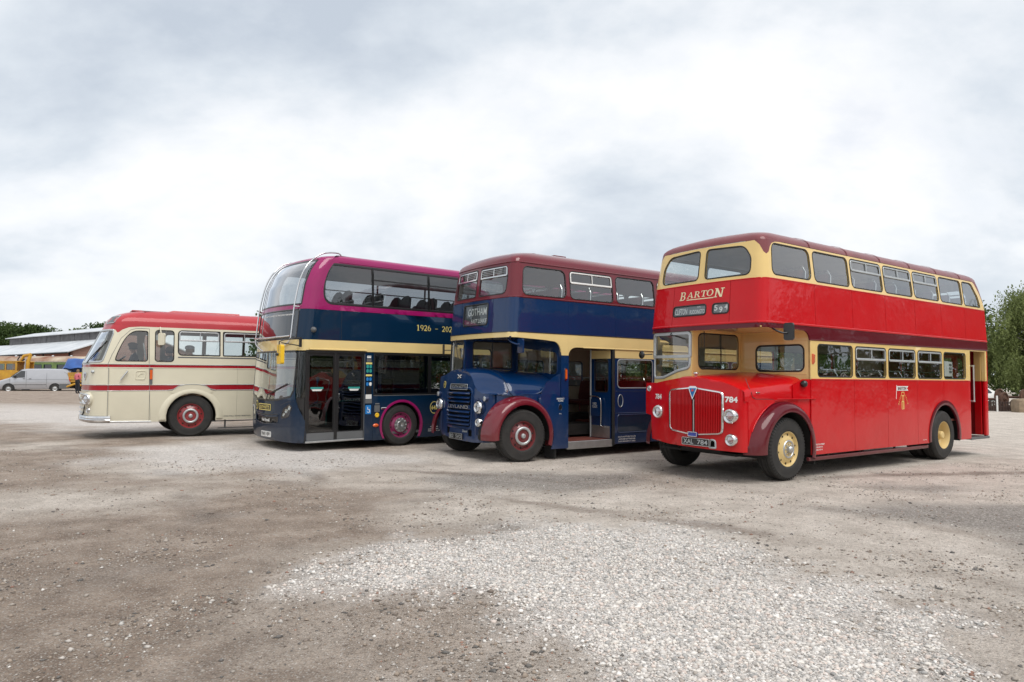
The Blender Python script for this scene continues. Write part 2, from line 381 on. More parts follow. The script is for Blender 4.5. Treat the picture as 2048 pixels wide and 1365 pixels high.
def roof(sh, name, z0, Rs, Rf, Rr, rise, camber, mats, parent, n1_=8, n2_=4, th=.03, rcg=.4):
    hw0, xf0, xr0 = lerp_list(sh.hw, z0), lerp_list(sh.xf, z0), lerp_list(sh.xr, z0); rc0 = lerp_list(sh.rct, z0) if sh.rct else sh.rc
    ss = [sh.Lf * (i / 5) for i in range(6)] + [sh.Lf + sh.La * i / 6 for i in range(1, 7)]
    xs = np.linspace(sh.X0, sh.XR, 26)[1:]; ss += [sh.S(x) for x in xs]
    rings = []
    for k in range(n1_ + n2_ + 1):
        if k <= n1_:
            a = k / n1_ * PI / 2; d = 1 - math.cos(a); hw, z = hw0 - Rs * d, z0 + rise * math.sin(a); xf, xr, rc = xf0 + Rf * d, xr0 - Rr * d, rc0 + rcg * d; g = d
        else:
            t = (k - n1_) / n2_; hw = (hw0 - Rs) * (1 - t); z = z0 + rise + camber * (1 - (1 - t) ** 2); xf, xr, rc = xf0 + Rf + .4 * t, xr0 - Rr - .3 * t, min(rc0 + rcg, hw * .9 + .001)
        bow = sh.bow * (1 if k <= n1_ else 1 - .5 * t)
        near = []
        for q in ss:
            x, y = sh.at(q, hw, xf, xr, rc, bow); near.append((x, y, z))
        off_ = [(x, -y, z) for x, y, z in near[1:]]
        rear = [(near[-1][0], near[-1][1] * (1 - 2 * j / 6), z) for j in range(1, 6)]
        rings.append(near + rear + off_[::-1])
    mb = MB(); mb.grid(rings, 0, True, closed=True)
    inn = [[(x, y * .985, z - th) for x, y, z in r] for r in rings]
    mb.grid([r[::-1] for r in inn], 1, True, closed=True)
    return mb.build(name, mats, parent)
def win(parent, f, poly, gmat, glassm, gw=.022, proud=.006, inset=.012, vent=None, ventmat=None, name='window'):
    """one window: gasket ring, pane, optional sliding vent in the top part"""
    o = strip(name, poly, f, gw, proud, gmat, parent)
    patch('pane', offset_poly(ccw(poly), -.004), f, glassm, o, th=0, off=-inset, gu=.4, gv=.3)
    if vent:
        us, vs2 = [p[0] for p in poly], [p[1] for p in poly]; u0, u1, v1 = min(us) + .03, max(us) - .03, max(vs2) - .03; vz = v1 - vent
        mb = MB(); strip('', rrect(u0, vz, u1, v1, [.005, .005, .05, .05]), f, .028, .010, None, None, mb=mb)
        strip('', [(u0 * .48 + u1 * .52, vz), (u0 * .48 + u1 * .52, v1)], f, .02, .012, None, None, closed=False, mb=mb)
        strip('', [(u0, vz - .012), (u1, vz - .012)], f, .03, .014, None, None, closed=False, mb=mb)
        mb.build('vent_frame', ventmat or SILVER, o)
    return o
def arch_cut(x0, x1, z0, z1, xc, zc, r, n=14, rz=None):
    """rectangle x0..x1,z0..z1 with a wheel arch of radius r about (xc,zc) cut out of its bottom edge"""
    rz = rz or r
    a0 = math.asin(max(-1, min(1, (z0 - zc) / rz))); xl, xrr = xc - r * math.cos(a0), xc + r * math.cos(a0)
    zarc = lambda x: zc + rz * math.sqrt(max(0, 1 - ((x - xc) / r) ** 2))
    pts = []
    if x0 < xl: pts += [(x0, z0), (xl, z0)]; th0 = PI - a0
    else: th0 = PI - math.acos(max(-1, min(1, -(x0 - xc) / r))) if x0 < xc + r else None; th0 = math.acos(max(-1, min(1, (x0 - xc) / r)))
    th1 = a0 if x1 > xrr else math.acos(max(-1, min(1, (x1 - xc) / r)))
    pts += [(xc + r * math.cos(th0 + (th1 - th0) * i / n), zc + rz * math.sin(th0 + (th1 - th0) * i / n)) for i in range(n + 1)]
    if x1 > xrr: pts.append((x1, z0))
    pts += [(x1, z1), (x0, z1)]
    out = [pts[0]]
    for p in pts[1:]:
        if abs(p[0] - out[-1][0]) + abs(p[1] - out[-1][1]) > 1e-4: out.append(p)
    return out
# ------------------------------------------------------------------ ground height
GB = [(.198, 13.563, -.042), (-8.0, 17.09, .034), (9.12, 14.59, .015)]
def gz(x, y):
    z = -.0215 - .01452 * x + .00503 * y
    far = np.clip((np.hypot(x, y) - 60) / 200, 0, 1); z = z * (1 - far) + far * .3
    for a, b, d in GB: z = z + d * np.exp(-((x - a) ** 2 + (y - b) ** 2) / 12.)
    return z
# ------------------------------------------------------------------ shared vehicle parts
def torus(mb, R0, r, axis='y', c=(0, 0, 0), t0=0., n=28, k=8, m=0, sq=1.):
    return mb.lathe([(R0 + r * math.cos(2 * PI * i / k), t0 + sq * r * math.sin(2 * PI * i / k)) for i in range(k + 1)], n, m, axis, c)
def make_wheel(parent, x, y, z, Rt, w, style, rimm, side=-1, steer=0., rr=.285, label=None):
    """wheel = painted disc; children tyre, hub. outer face towards y = side"""
    mb = MB(); h = w / 2
    k = rr / .285
    P = lambda l: [(r * k, t * side * -1) for r, t in l]
    if style == 'front':
        prof = [(.292, -h + .02), (.292, -h - .004), (.282, -h - .006), (.268, -h + .012), (.25, -h + .035), (.225, -h + .03), (.19, -h + .0), (.15, -h - .012), (.1, -h - .01), (.0005, -h - .008)]
    elif style == 'rear':
        prof = [(.292, -h + .02), (.292, -h - .004), (.282, -h - .006), (.268, -h + .012), (.262, -h + .13), (.245, -h + .16), (.2, -h + .185), (.14, -h + .17), (.1, -h + .12), (.08, -h + .11), (.0005, -h + .105)]
    else:  # modern
        prof = [(.292, -h + .02), (.292, -h - .004), (.282, -h - .006), (.268, -h + .012), (.262, -h + .045), (.23, -h + .06), (.18, -h + .02), (.17, -h + .0), (.11, -h - .004), (.0005, -h - .004)]
    mb.lathe(P(prof), 40, 0, 'y')
    nh = {'front': 10, 'rear': 8, 'modern': 10}[style]
    for i in range(nh):
        a = 2 * PI * (i + .3) / nh; r0 = (.235 if style != 'rear' else .19) * k; yy = side * (h - (.028 if style == 'front' else .17 if style == 'rear' else .045))
        c = Vector((r0 * math.cos(a), yy, r0 * math.sin(a)))
        e1, e2 = Vector((math.cos(a), 0, math.sin(a))) * .022, Vector((-math.sin(a), 0, math.cos(a))) * .016
        n8 = [c + e1 * math.cos(t * PI / 4) + e2 * math.sin(t * PI / 4) + Vector((0, side * .006, 0)) for t in range(8)]
        mb.add(n8, [tuple(range(8)) if side < 0 else tuple(range(8))[::-1]], 1)
    wl = mb.build('wheel', [rimm, DARK], parent, 35)
    wl.location = (x, y, z); wl.rotation_euler = (0, 0, steer)
    if label: wl['label'] = label
    t = MB(); b = rr * .97
    g = lambda q: [(Rt - .002, q - .014), (Rt - .014, q - .010), (Rt - .014, q + .004), (Rt - .001, q + .008)]
    prof = [(b, -h + .03), (b + .004, -h - .002), (b + .03, -h - .012), (b + .035, -h - .018), (b + .05, -h - .020), (b + (Rt - b) * .5, -h - .022), (Rt - .06, -h - .012), (Rt - .052, -h - .014), (Rt - .035, -h + .0), (Rt - .012, -h + .018), (Rt - .003, -h + .04)]
    for q in (-h * .45, -h * .0 - .02, h * .42): prof += g(q)
    prof += [(Rt - .003, h - .04), (Rt - .02, h - .01), (Rt - .06, h), (b + .05, h), (b, h - .03)]
    t.lathe([(r, q * -side) for r, q in prof], 56, 0, 'y')
    if style == 'front':
        for i in range(56):
            a = 2 * PI * i / 56; c, s_ = math.cos(a), math.sin(a)
            def pt(r, dy, da): return (r * math.cos(a + da), side * (h + dy), r * math.sin(a + da))
            v = [pt(Rt - .055, .012, -.022), pt(Rt - .055, .012, .022), pt(Rt - .012, -.012, .022), pt(Rt - .012, -.012, -.022), pt(Rt - .052, .018, -.018), pt(Rt - .052, .018, .018), pt(Rt - .008, -.004, .018), pt(Rt - .008, -.004, -.018)]
            t.add(v, [(4, 5, 6, 7), (0, 4, 7, 3), (1, 2, 6, 5), (0, 1, 5, 4), (2, 3, 7, 6)])
    t.build('tyre', TYRE, wl, 40)
    return wl
def hub(wl, side, w, style):
    h = w / 2; mb = MB(); y = side * h
    if style == 'red':
        torus(mb, .135, .017, 'y', (0, y + side * .012, 0)); mb.build('nut_ring', ALU, wl)
        mb = MB(); mb.lathe([(.001, y + side * .085), (.03, y + side * .082), (.05, y + side * .07), (.058, y + side * .05), (.062, y + side * .01)][::-1], 20, 0, 'y')
        for i in range(8):
            a = 2 * PI * i / 8; mb.box((.09 * math.cos(a) - .011, y, .09 * math.sin(a) - .011), (.09 * math.cos(a) + .011, y + side * .03, .09 * math.sin(a) + .011), 0, .004)
        mb.build('hub', ALU, wl, 40)
    elif style in ('blue', 'coach'):
        torus(mb, .155, .028, 'y', (0, y + side * .022, 0), sq=.8); mb.build('nut_ring', SILVER, wl)
        mb = MB(); mb.lathe([(.001, y + side * .05), (.03, y + side * .048), (.045, y + side * .04), (.05, y + side * .005)][::-1], 20, 0, 'y'); mb.build('hub', SILVER, wl, 40)
    elif style == 'modern':
        mb.lathe([(.17, y + side * .0), (.168, y + side * .012), (.10, y + side * .016), (.095, y + side * .05), (.07, y + side * .055), (.001, y + side * .02)], 24, 0, 'y')
        for i in range(10):
            a = 2 * PI * i / 10; mb.box((.138 * math.cos(a) - .013, y, .138 * math.sin(a) - .013), (.138 * math.cos(a) + .013, y + side * .035, .138 * math.sin(a) + .013), 0, .005)
        mb.build('hub', ALU, wl, 40)
    elif style == 'rear':
        mb.lathe([(.085, y - side * .11), (.08, y - side * .03), (.06, y - side * .01), (.001, y - side * .01)], 20, 0, 'y'); mb.build('hub', RIMC, wl, 40)
def headlight(parent, c, r, bez=CHROME, name='headlight', d=(-1, 0, 0), dep=.06):
    mb = MB(); b = r * .16
    mb.lathe([(r - b * 2, -.01), (r - b, .012 + b * .4), (r, .006), (r + .012, -.02), (r + .014, -dep)][::-1], 32, 0, 'x', sm=True)
    o = mb.build(name, bez, parent); o.location = c
    q = Vector((1, 0, 0)).rotation_difference(Vector(d)); o.rotation_mode = 'QUATERNION'; o.rotation_quaternion = q
    mb = MB(); mb.lathe([(r - b * 1.9, -.012), (r * .6, -.04), (r * .25, -.06), (.001, -.065)], 24, 0, 'x'); mb.build('reflector', CHROME, o)
    mb = MB(); mb.lathe([(r - b * 1.9, -.008), (r * .7, .004), (r * .4, .012), (.001, .015)], 24, 0, 'x')
    mb.build('lens', LENS, o)
    return o
SEATM = {}
def seats(parent, xs, ys, z, mat, w=.84, lean=.1, rail=True):
    key = (mat.name, w)
    for x in xs:
        for y in ys:
            if key in SEATM: o = bpy.data.objects.new('seat', SEATM[key]); link(o, parent)
            else:
                mb = MB(); mb.box((-.22, -w / 2, .34), (.22, w / 2, .46), 0, .03)
                rows = [[(.19 + lean * t + dx, yy, .42 + .52 * t) for yy in np.linspace(-w / 2, w / 2, 7)] for dx, t in ((0, 0), (-.03, .3), (-.03, .8), (0, .97), (.04, 1.0), (.09, .97), (.09, .3), (.06, 0))]
                mb.grid(rows, 0, True)
                mb.box((-.15, -w / 2 + .08, 0), (-.12, -w / 2 + .11, .35), 1); mb.box((.12, w / 2 - .11, 0), (.15, w / 2 - .08, .35), 1)
                if rail:
                    mb.tube([(.30, -w / 2, .5), (.32, -w / 2 - .01, .9), (.33, -w / 2 + .05, 1.0), (.33, w / 2 - .05, 1.0), (.32, w / 2 + .01, .9), (.30, w / 2, .5)], .014, 6, 1)
                o = mb.build('seat', [mat, CHROME], parent, 40); SEATM[key] = o.data
            o.location = (x, y, z)
def plate(parent, c, wdt, hgt, txt, bg, fg, rake=0., border=True, cond=1., bold=.02):
    f = lambda u, v: Vector((c[0] + rake * v, c[1] - u, c[2] + v))
    o = patch('number_plate', rrect(-wdt / 2, -hgt / 2, wdt / 2, hgt / 2, .008), f, bg, parent, th=.02)
    if border: strip('plate_rim', rrect(-wdt / 2, -hgt / 2, wdt / 2, hgt / 2, .008), f, .01, .006, ALU, o)
    ws2 = txt.split(); tot = len(txt); u_ = -wdt * .45; cw = wdt * .9 / tot
    for wd_ in ws2:
        k_ = len(wd_) * cw; lettering('lettering', wd_, f, u_ + k_ / 2, 0, hgt * .66, fg, o, width=k_ - cw * .12, bold=bold); u_ += k_ + cw
    return o
def box_part(parent, name, a, b, mat, bev=0.):
    mb = MB(); mb.box(a, b, 0, bev); return mb.build(name, mat, parent)
def tube_part(parent, name, pts, r, mat, n=8): 
    mb = MB(); mb.tube(pts, r, n); return mb.build(name, mat, parent)
def smoothpts(pts, n=4):
    """Catmull-Rom through points"""
    P = [Vector(p) for p in pts]; out = []
    for i in range(len(P) - 1):
        a, b, c, d = P[max(i - 1, 0)], P[i], P[i + 1], P[min(i + 2, len(P) - 1)]
        for j in range(n):
            t = j / n; out.append(.5 * (2 * b + (c - a) * t + (2 * a - 5 * b + 4 * c - d) * t * t + (3 * b - a - 3 * c + d) * t ** 3))
    return out + [P[-1]]
def steering(parent, c, tilt=.9, r=.24):
    mb = MB(); torus(mb, r, .015, 'z', n=24, k=6)
    for a in (0, 2.1, 4.2): mb.tube([(0, 0, -.03), (r * math.cos(a), r * math.sin(a), 0)], .01, 5)
    mb.tube([(0, 0, -.03), (0, 0, -.7)], .025, 6)
    o = mb.build('steering_wheel', BLACK, parent); o.location = c; o.rotation_euler = (0, -tilt, 0); return o
def root_at(name, ox, oy, oz, yaw, pitch, roll=.0125):
    X = Vector((math.cos(yaw), math.sin(yaw), math.tan(pitch))).normalized(); Y0 = Vector((-math.sin(yaw), math.cos(yaw), roll)).normalized()
    Z = X.cross(Y0).normalized(); Y = Z.cross(X)
    M = Matrix(((X.x, Y.x, Z.x, ox), (X.y, Y.y, Z.y, oy), (X.z, Y.z, Z.z, oz + roll * 1.15), (0, 0, 0, 1)))
    return empty(name, mat=M)
def scatter_sill(sh, z, x0, x1, name, mat, root, w=.02, h=.01, full=False):
    """horizontal moulding round the body at height z"""
    s0 = -sh.S(x1) if full else (sh.S(x0) if x0 is not None else -sh.S(x1))
    return strip(name, [(s0, z), (sh.S(x1), z)], sh, w, h, mat, root, closed=False)
def decker_upper(root, sh, c):
    """upper deck of a halfcab double decker: panels, window band, roof, floor, linings"""
    zb, zs, zt = c['zb'], c['zs'], c['zt']; XR = sh.XR; g = .004
    cuts = [0.62] + [sh.S(x) for x in c['seams']] + [sh.S(XR)]
    patch('upper_panel', rrect(-.62 + g, zb, .62 - g, zs, .001), sh, [c['panel'], LINING], root, holes=c.get('front_holes', []), gu=.12, gv=.15)
    for sg in (1, -1):
        for a, b in zip(cuts, cuts[1:]):
            a2, b2 = (a + g, b - g) if sg > 0 else (-b + g, -a - g)
            patch('upper_panel', [(a2, zb), (b2, zb), (b2, zs), (a2, zs)], sh, [c['panel'], LINING], root, gu=.07 if abs(a) < sh.S(sh.X0) + .1 else .3, gv=.15)
    # window band
    fw = c['front_windows']; sw = c['side_windows']
    near_holes = [w_['poly'] for w_ in fw] + [[(sh.S(u), v) for u, v in w_['poly']] for w_ in sw]
    off_holes = [[(-u, v) for u, v in [(sh.S(a), b) for a, b in w_['poly']]] for w_ in sw]
    top = c['band_top'](sh)
    poly = [(-sh.S(XR), zs), (sh.S(XR), zs)] + top
    patch('upper_window_surround', poly, sh, [c['band'], LINING], root, holes=near_holes + off_holes, gu=.09, gv=.11, th=.035)
    if c.get('peak'):
        for pk in c['peak'](sh): patch('roof_peak', pk, sh, [c['roof'], LINING], root, gu=.08, gv=.08, th=.03)
    for w_ in fw: win(root, sh, w_['poly'], c['gasket'], c['glass'], vent=w_.get('vent'), ventmat=w_.get('vm'))
    for w_ in sw:
        win(root, sh, [(sh.S(u), v) for u, v in w_['poly']], c['gasket'], c['glass'], vent=w_.get('vent'), ventmat=w_.get('vm'))
        win(root, sh, [(-sh.S(u), v) for u, v in w_['poly']][::-1], c['gasket'], c['glass'])
    roof(sh, 'roof', zt, c['Rs'], c['Rf'], c['Rr'], c['rise'], c['camber'], [c['roof'], c.get('ceil', LINING)], root)
    # rear wall upper
    hw, xr = (lambda z: lerp_list(sh.hw, z)), (lambda z: lerp_list(sh.xr, z))
    fr = lambda u, v: Vector((xr(v), u, v))
    patch('rear_panel', [(-hw(zb), zb), (hw(zb), zb)] + [(hw(z), z) for z in np.linspace(zb, zt, 8)[1:]] + [(-hw(z), z) for z in np.linspace(zt, zb, 8)[:-1]], fr, [c['panel'], LINING], root, holes=[rrect(-.85, 3.35, .85, 3.8, .15)])
    win(root, fr, rrect(-.85, 3.35, .85, 3.8, .15), RUBBER, c['glass'])
    for z, mt, w_, h_ in c['mould']: strip('moulding', [(-sh.S(XR - .01), z), (sh.S(XR - .01), z)], sh, w_, h_, mt, root, closed=False)
    # deck between the saloons
    def plan(z, d):
        near = [sh(q, z) for q in [sh.Lf * i / 4 for i in range(5)] + [sh.Lf + sh.La * i / 5 for i in range(1, 6)]] + [Vector((XR - .03, -hw(z) + d, z))]
        pts = [(p.x + d, p.y + (d if p.y < -.05 else 0)) for p in near]
        return pts + [(x, -y) for x, y in pts[::-1] if abs(y) > .01]
    mb = MB(); mb.prism(plan(c['zfloor'], .03), c['zfloor'] - .06, c['zfloor'], 'z'); mb.build('upper_floor', c.get('deck', LINING), root)
    seats(root, c['seat_x'], (-.62, .40), c['zfloor'], c['seat'], .95)
# ------------------------------------------------------------------ ground with gravel patches
def vnoise(x, y, seed=0):
    r_ = np.random.default_rng(seed); T = r_.random((256, 256)); xi, yi = np.floor(x).astype(int), np.floor(y).astype(int); fx, fy = x - xi, y - yi; fx, fy = fx * fx * (3 - 2 * fx), fy * fy * (3 - 2 * fy)
    g = lambda a, b: T[a % 256, b % 256]
    return (g(xi, yi) * (1 - fx) + g(xi + 1, yi) * fx) * (1 - fy) + (g(xi, yi + 1) * (1 - fx) + g(xi + 1, yi + 1) * fx) * fy
def fbm(x, y, seed=0, o=4): return sum(vnoise(x * 2 ** i, y * 2 ** i, seed + i) * .5 ** i for i in range(o)) / sum(.5 ** i for i in range(o))
def poly_sd(x, y, poly):
    d = np.full(x.shape, 1e9)
    for (ax, ay), (bx, by) in zip(poly, poly[1:] + poly[:1]):
        ex, ey = bx - ax, by - ay; t = np.clip(((x - ax) * ex + (y - ay) * ey) / (ex * ex + ey * ey), 0, 1); d = np.minimum(d, np.hypot(x - ax - t * ex, y - ay - t * ey))
    return np.where(pip(x.ravel(), y.ravel(), poly).reshape(x.shape), d, -d)
WHITE1 = [(-1.53, 5.43), (-1.5, 6.44), (-.97, 6.91), (-.12, 7.03), (.32, 7.85), (.99, 7.82), (1.76, 7.49), (2.22, 6.47), (2.42, 5.84), (2.72, 5.45), (2.72, 4.88), (2.52, 4.26), (2.38, 3.81), (2.0, 2.6), (.7, 2.6), (.72, 3.76), (.62, 4.11), (.35, 4.42), (.12, 4.62), (-.12, 5.03), (-.5, 5.25), (-1.04, 5.09)]
WHITE2 = [(-7.77, 12.24), (-8.24, 14.28), (-7.07, 16.09), (-4.71, 15.29), (-1.33, 14.73), (-1.45, 12.99), (-2.85, 12.12), (-3.83, 11.38), (-5.09, 11.25), (-6.17, 11.13)]
WHITE3 = [(-23.16, 31.0), (-20.01, 32.1), (-13.26, 26.2), (-6.65, 16.8), (-11.46, 18.21), (-14.87, 19.94), (-19.35, 21.69), (-29.36, 32.86)]
DARKP = [[(-1.24, 11.07), (-.21, 11.95), (2.39, 12.36), (2.4, 11.16), (.9, 9.83), (-.45, 9.71)], [(3.67, 8.82), (4.93, 9.37), (6.93, 9.35), (7.5, 7.5), (4.75, 6.44), (5.39, 7.73), (4.52, 8.06)], [(5.79, 10.72), (6.78, 11.32), (7.54, 10.88), (6.35, 10.0)], [(-.56, 7.46), (.03, 7.75), (.29, 7.28), (-.32, 7.01)]]
TRACKS = [[(-9, 3.5), (-5.5, 5.2), (-2, 7.6), (2, 9.6), (7, 11.2), (14, 12.6)], [(-3.5, 2.0), (-2.2, 5), (-2.6, 8), (-4.5, 11.5), (-8, 14.5), (-14, 18)], [(6, 2.5), (5.2, 5.5), (3.2, 8.2), (-.5, 10.6), (-6, 12), (-13, 13)]]
def masks(x, y):
    n = fbm(x * .9, y * .9, 3); n2_ = fbm(x * 3.5, y * 3.5, 11)
    ss = lambda v, a, b: np.clip((v - a) / (b - a), 0, 1) ** 2 * (3 - 2 * np.clip((v - a) / (b - a), 0, 1))
    w1_ = ss(poly_sd(x, y, WHITE1) + (n - .5) * 1.1 + (n2_ - .5) * 1.2, -.5, .6)
    w2_ = .75 * ss(poly_sd(x, y, WHITE2) + (n - .5) * 2.2, -.6, 1.2); w3_ = .7 * ss(poly_sd(x, y, WHITE3) + (n - .5) * 3, -1, 2)
    dk = np.zeros_like(x)
    for p in DARKP: dk = np.maximum(dk, ss(poly_sd(x, y, p) + (n - .5) * 1.2, -.5, .5))
    brown = ss(.55 - .10 * (x + 1.0) - .05 * (y - 6) + (fbm(x * .35, y * .35, 29) - .5) * 2.6, 0, 1)
    for pth in TRACKS:
        for o_ in (-.95, .95):
            d = np.full(x.shape, 1e9)
            for (ax, ay), (bx, by) in zip(pth, pth[1:]):
                ex, ey = bx - ax, by - ay; ln = math.hypot(ex, ey); ox, oy = -ey / ln * o_, ex / ln * o_; t = np.clip(((x - ax - ox) * ex + (y - ay - oy) * ey) / (ln * ln), 0, 1); d = np.minimum(d, np.hypot(x - ax - ox - t * ex, y - ay - oy - t * ey))
            k = ss(.24 - d + (n2_ - .5) * .25, 0, .16) * np.clip((n - .35) * 3, 0, 1); dk = np.maximum(dk, k * .45); brown = np.maximum(brown, k * .8); w1_ = w1_ * (1 - k * .35)
    return w1_, np.maximum(w2_, w3_), dk, brown
gx = np.concatenate([-np.geomspace(500, 16.5, 26), np.arange(-16, 18.01, .13), np.geomspace(18.5, 500, 26)])
gy = np.concatenate([-np.geomspace(500, 1.5, 24), np.arange(1, 24.01, .12), np.geomspace(24.5, 500, 28)])
GX, GY = np.meshgrid(gx, gy); w1_, w2_, dk_, br_ = masks(GX, GY)
near_ = (np.hypot(GX, GY) < 40)
GZ = gz(GX, GY) + near_ * ((fbm(GX * .5, GY * .5, 41) - .5) * .03 + (fbm(GX * 2.3, GY * 2.3, 43) - .5) * .022 + w1_ * .012)
ny, nx = GX.shape
V_ = np.stack([GX, GY, GZ], -1).reshape(-1, 3); I_ = (np.arange(ny - 1)[:, None] * nx + np.arange(nx - 1)[None]).ravel()
F_ = np.stack([I_, I_ + 1, I_ + nx + 1, I_ + nx], 1)
def big_mesh(name, V, F, mat):
    me = bpy.data.meshes.new(name); k = F.shape[1]
    me.vertices.add(len(V)); me.vertices.foreach_set('co', V.astype(np.float32).ravel()); me.loops.add(F.size); me.loops.foreach_set('vertex_index', F.astype(np.int32).ravel())
    me.polygons.add(len(F)); me.polygons.foreach_set('loop_start', np.arange(0, F.size, k, dtype=np.int32)); me.polygons.foreach_set('loop_total', np.full(len(F), k, np.int32))
    me.materials.append(mat); me.update(calc_edges=True); return me
def add_col(me, name, C):
    a = me.color_attributes.new(name, 'FLOAT_COLOR', 'POINT'); a.data.foreach_set('color', np.c_[C, np.ones(len(C))].astype(np.float32).ravel())
gm, t, p = newmat('yard_ground'); n, l = t.nodes, t.links
def gn(ty, **k):
    q = n.new(ty)
    for a, b in k.items():
        if a in q.inputs: q.inputs[a].default_value = b
        else: setattr(q, a, b)
    return q
tcn = gn('ShaderNodeTexCoord'); at = gn('ShaderNodeAttribute', attribute_name='cover'); sp = gn('ShaderNodeSeparateColor'); l.new(at.outputs['Color'], sp.inputs[0])
def ramp(src, stops):
    r = gn('ShaderNodeValToRGB'); l.new(src, r.inputs[0]); e = r.color_ramp.elements
    while len(e) < len(stops): e.new(.5)
    for el, (po, c) in zip(e, stops): el.position = po; el.color = (*c, 1)
    return r.outputs[0]
def noi(sc_, det=5, ro=.55): q = gn('ShaderNodeTexNoise', Scale=sc_, Detail=det, Roughness=ro); l.new(tcn.outputs['Object'], q.inputs['Vector']); return q
def vor(sc_, ft='F1'): q = gn('ShaderNodeTexVoronoi', Scale=sc_, feature=ft); l.new(tcn.outputs['Object'], q.inputs['Vector']); return q
def mixc(f, a, b, bt='MIX'):
    q = gn('ShaderNodeMix', data_type='RGBA', blend_type=bt)
    for s_, v in ((q.inputs['Factor'], f), (q.inputs['A'], a), (q.inputs['B'], b)):
        if isinstance(v, (int, float)): s_.default_value = v
        elif isinstance(v, tuple): s_.default_value = (*v, 1)
        else: l.new(v, s_)
    return q.outputs['Result']
v1, v2 = vor(38), vor(62); grain = noi(60, 6, .7); mid = noi(2.2, 6); fine = noi(240, 3, .7)
sepv = gn('ShaderNodeSeparateColor'); l.new(v1.outputs['Color'], sepv.inputs[0]); sepv2 = gn('ShaderNodeSeparateColor'); l.new(v2.outputs['Color'], sepv2.inputs[0])
dirt = ramp(mid.outputs[0], [(.3, (.225, .172, .135)), (.55, (.345, .275, .222)), (.75, (.45, .37, .31))])
greyg = ramp(mid.outputs[0], [(.3, (.50, .445, .39)), (.6, (.68, .615, .55)), (.8, (.75, .69, .635))])
base = mixc(sp.outputs['Blue'], greyg, dirt)
stone = ramp(sepv2.outputs[0], [(0, (.12, .10, .085)), (.25, (.29, .25, .215)), (.7, (.48, .435, .39)), (.93, (.62, .59, .55)), (1, (.76, .73, .70))])
peb = gn('ShaderNodeMath', operation='LESS_THAN'); l.new(v2.outputs['Distance'], peb.inputs[0]); peb.inputs[1].default_value = .42
pk_ = gn('ShaderNodeMath', operation='MULTIPLY'); l.new(peb.outputs[0], pk_.inputs[0]); pk_.inputs[1].default_value = .55
base = mixc(pk_.outputs[0], base, stone)
dark = ramp(sepv2.outputs[1], [(0, (.06, .057, .055)), (.5, (.13, .125, .12)), (.85, (.25, .24, .23)), (1, (.5, .48, .46))])
dkf = gn('ShaderNodeMath', operation='MULTIPLY'); l.new(sp.outputs['Green'], dkf.inputs[0]); dkf.inputs[1].default_value = .62
base = mixc(dkf.outputs[0], base, dark)
wh = ramp(sepv.outputs[0], [(0, (.50, .47, .445)), (.25, (.70, .67, .64)), (.7, (.80, .77, .745)), (1, (.87, .84, .82))])
col_ = mixc(sp.outputs['Red'], base, wh)
gr_ = ramp(grain.outputs[0], [(.25, (.70, .68, .66)), (.5, (1, 1, 1)), (.8, (1.15, 1.14, 1.13))])
col_ = mixc(1.0, col_, gr_, 'MULTIPLY')
cl_ = noi(17, 7, .75); col_ = mixc(1.0, col_, ramp(cl_.outputs[0], [(.3, (.72, .70, .68)), (.48, (1, 1, 1)), (.7, (1.14, 1.14, 1.13))]), 'MULTIPLY')
l.new(col_, p.inputs['Base Color']); p.inputs['Roughness'].default_value = .92; p.inputs['Specular IOR Level'].default_value = .2
b1 = gn('ShaderNodeBump', Strength=.9, Distance=.012); l.new(v2.outputs['Distance'], b1.inputs['Height']); b1.invert = True
b2 = gn('ShaderNodeBump', Strength=.9, Distance=.03); l.new(grain.outputs[0], b2.inputs['Height']); l.new(b1.outputs[0], b2.inputs['Normal']); l.new(b2.outputs[0], p.inputs['Normal'])
me = big_mesh('ground', V_, F_, gm)
wr_ = np.maximum(w1_, w2_ * .9); add_col(me, 'cover', np.stack([np.clip(wr_, 0, 1), dk_, br_], -1).reshape(-1, 3))
me.polygons.foreach_set('use_smooth', np.ones(len(F_), bool))
g = bpy.data.objects.new('ground', me); link(g); g['kind'] = 'structure'
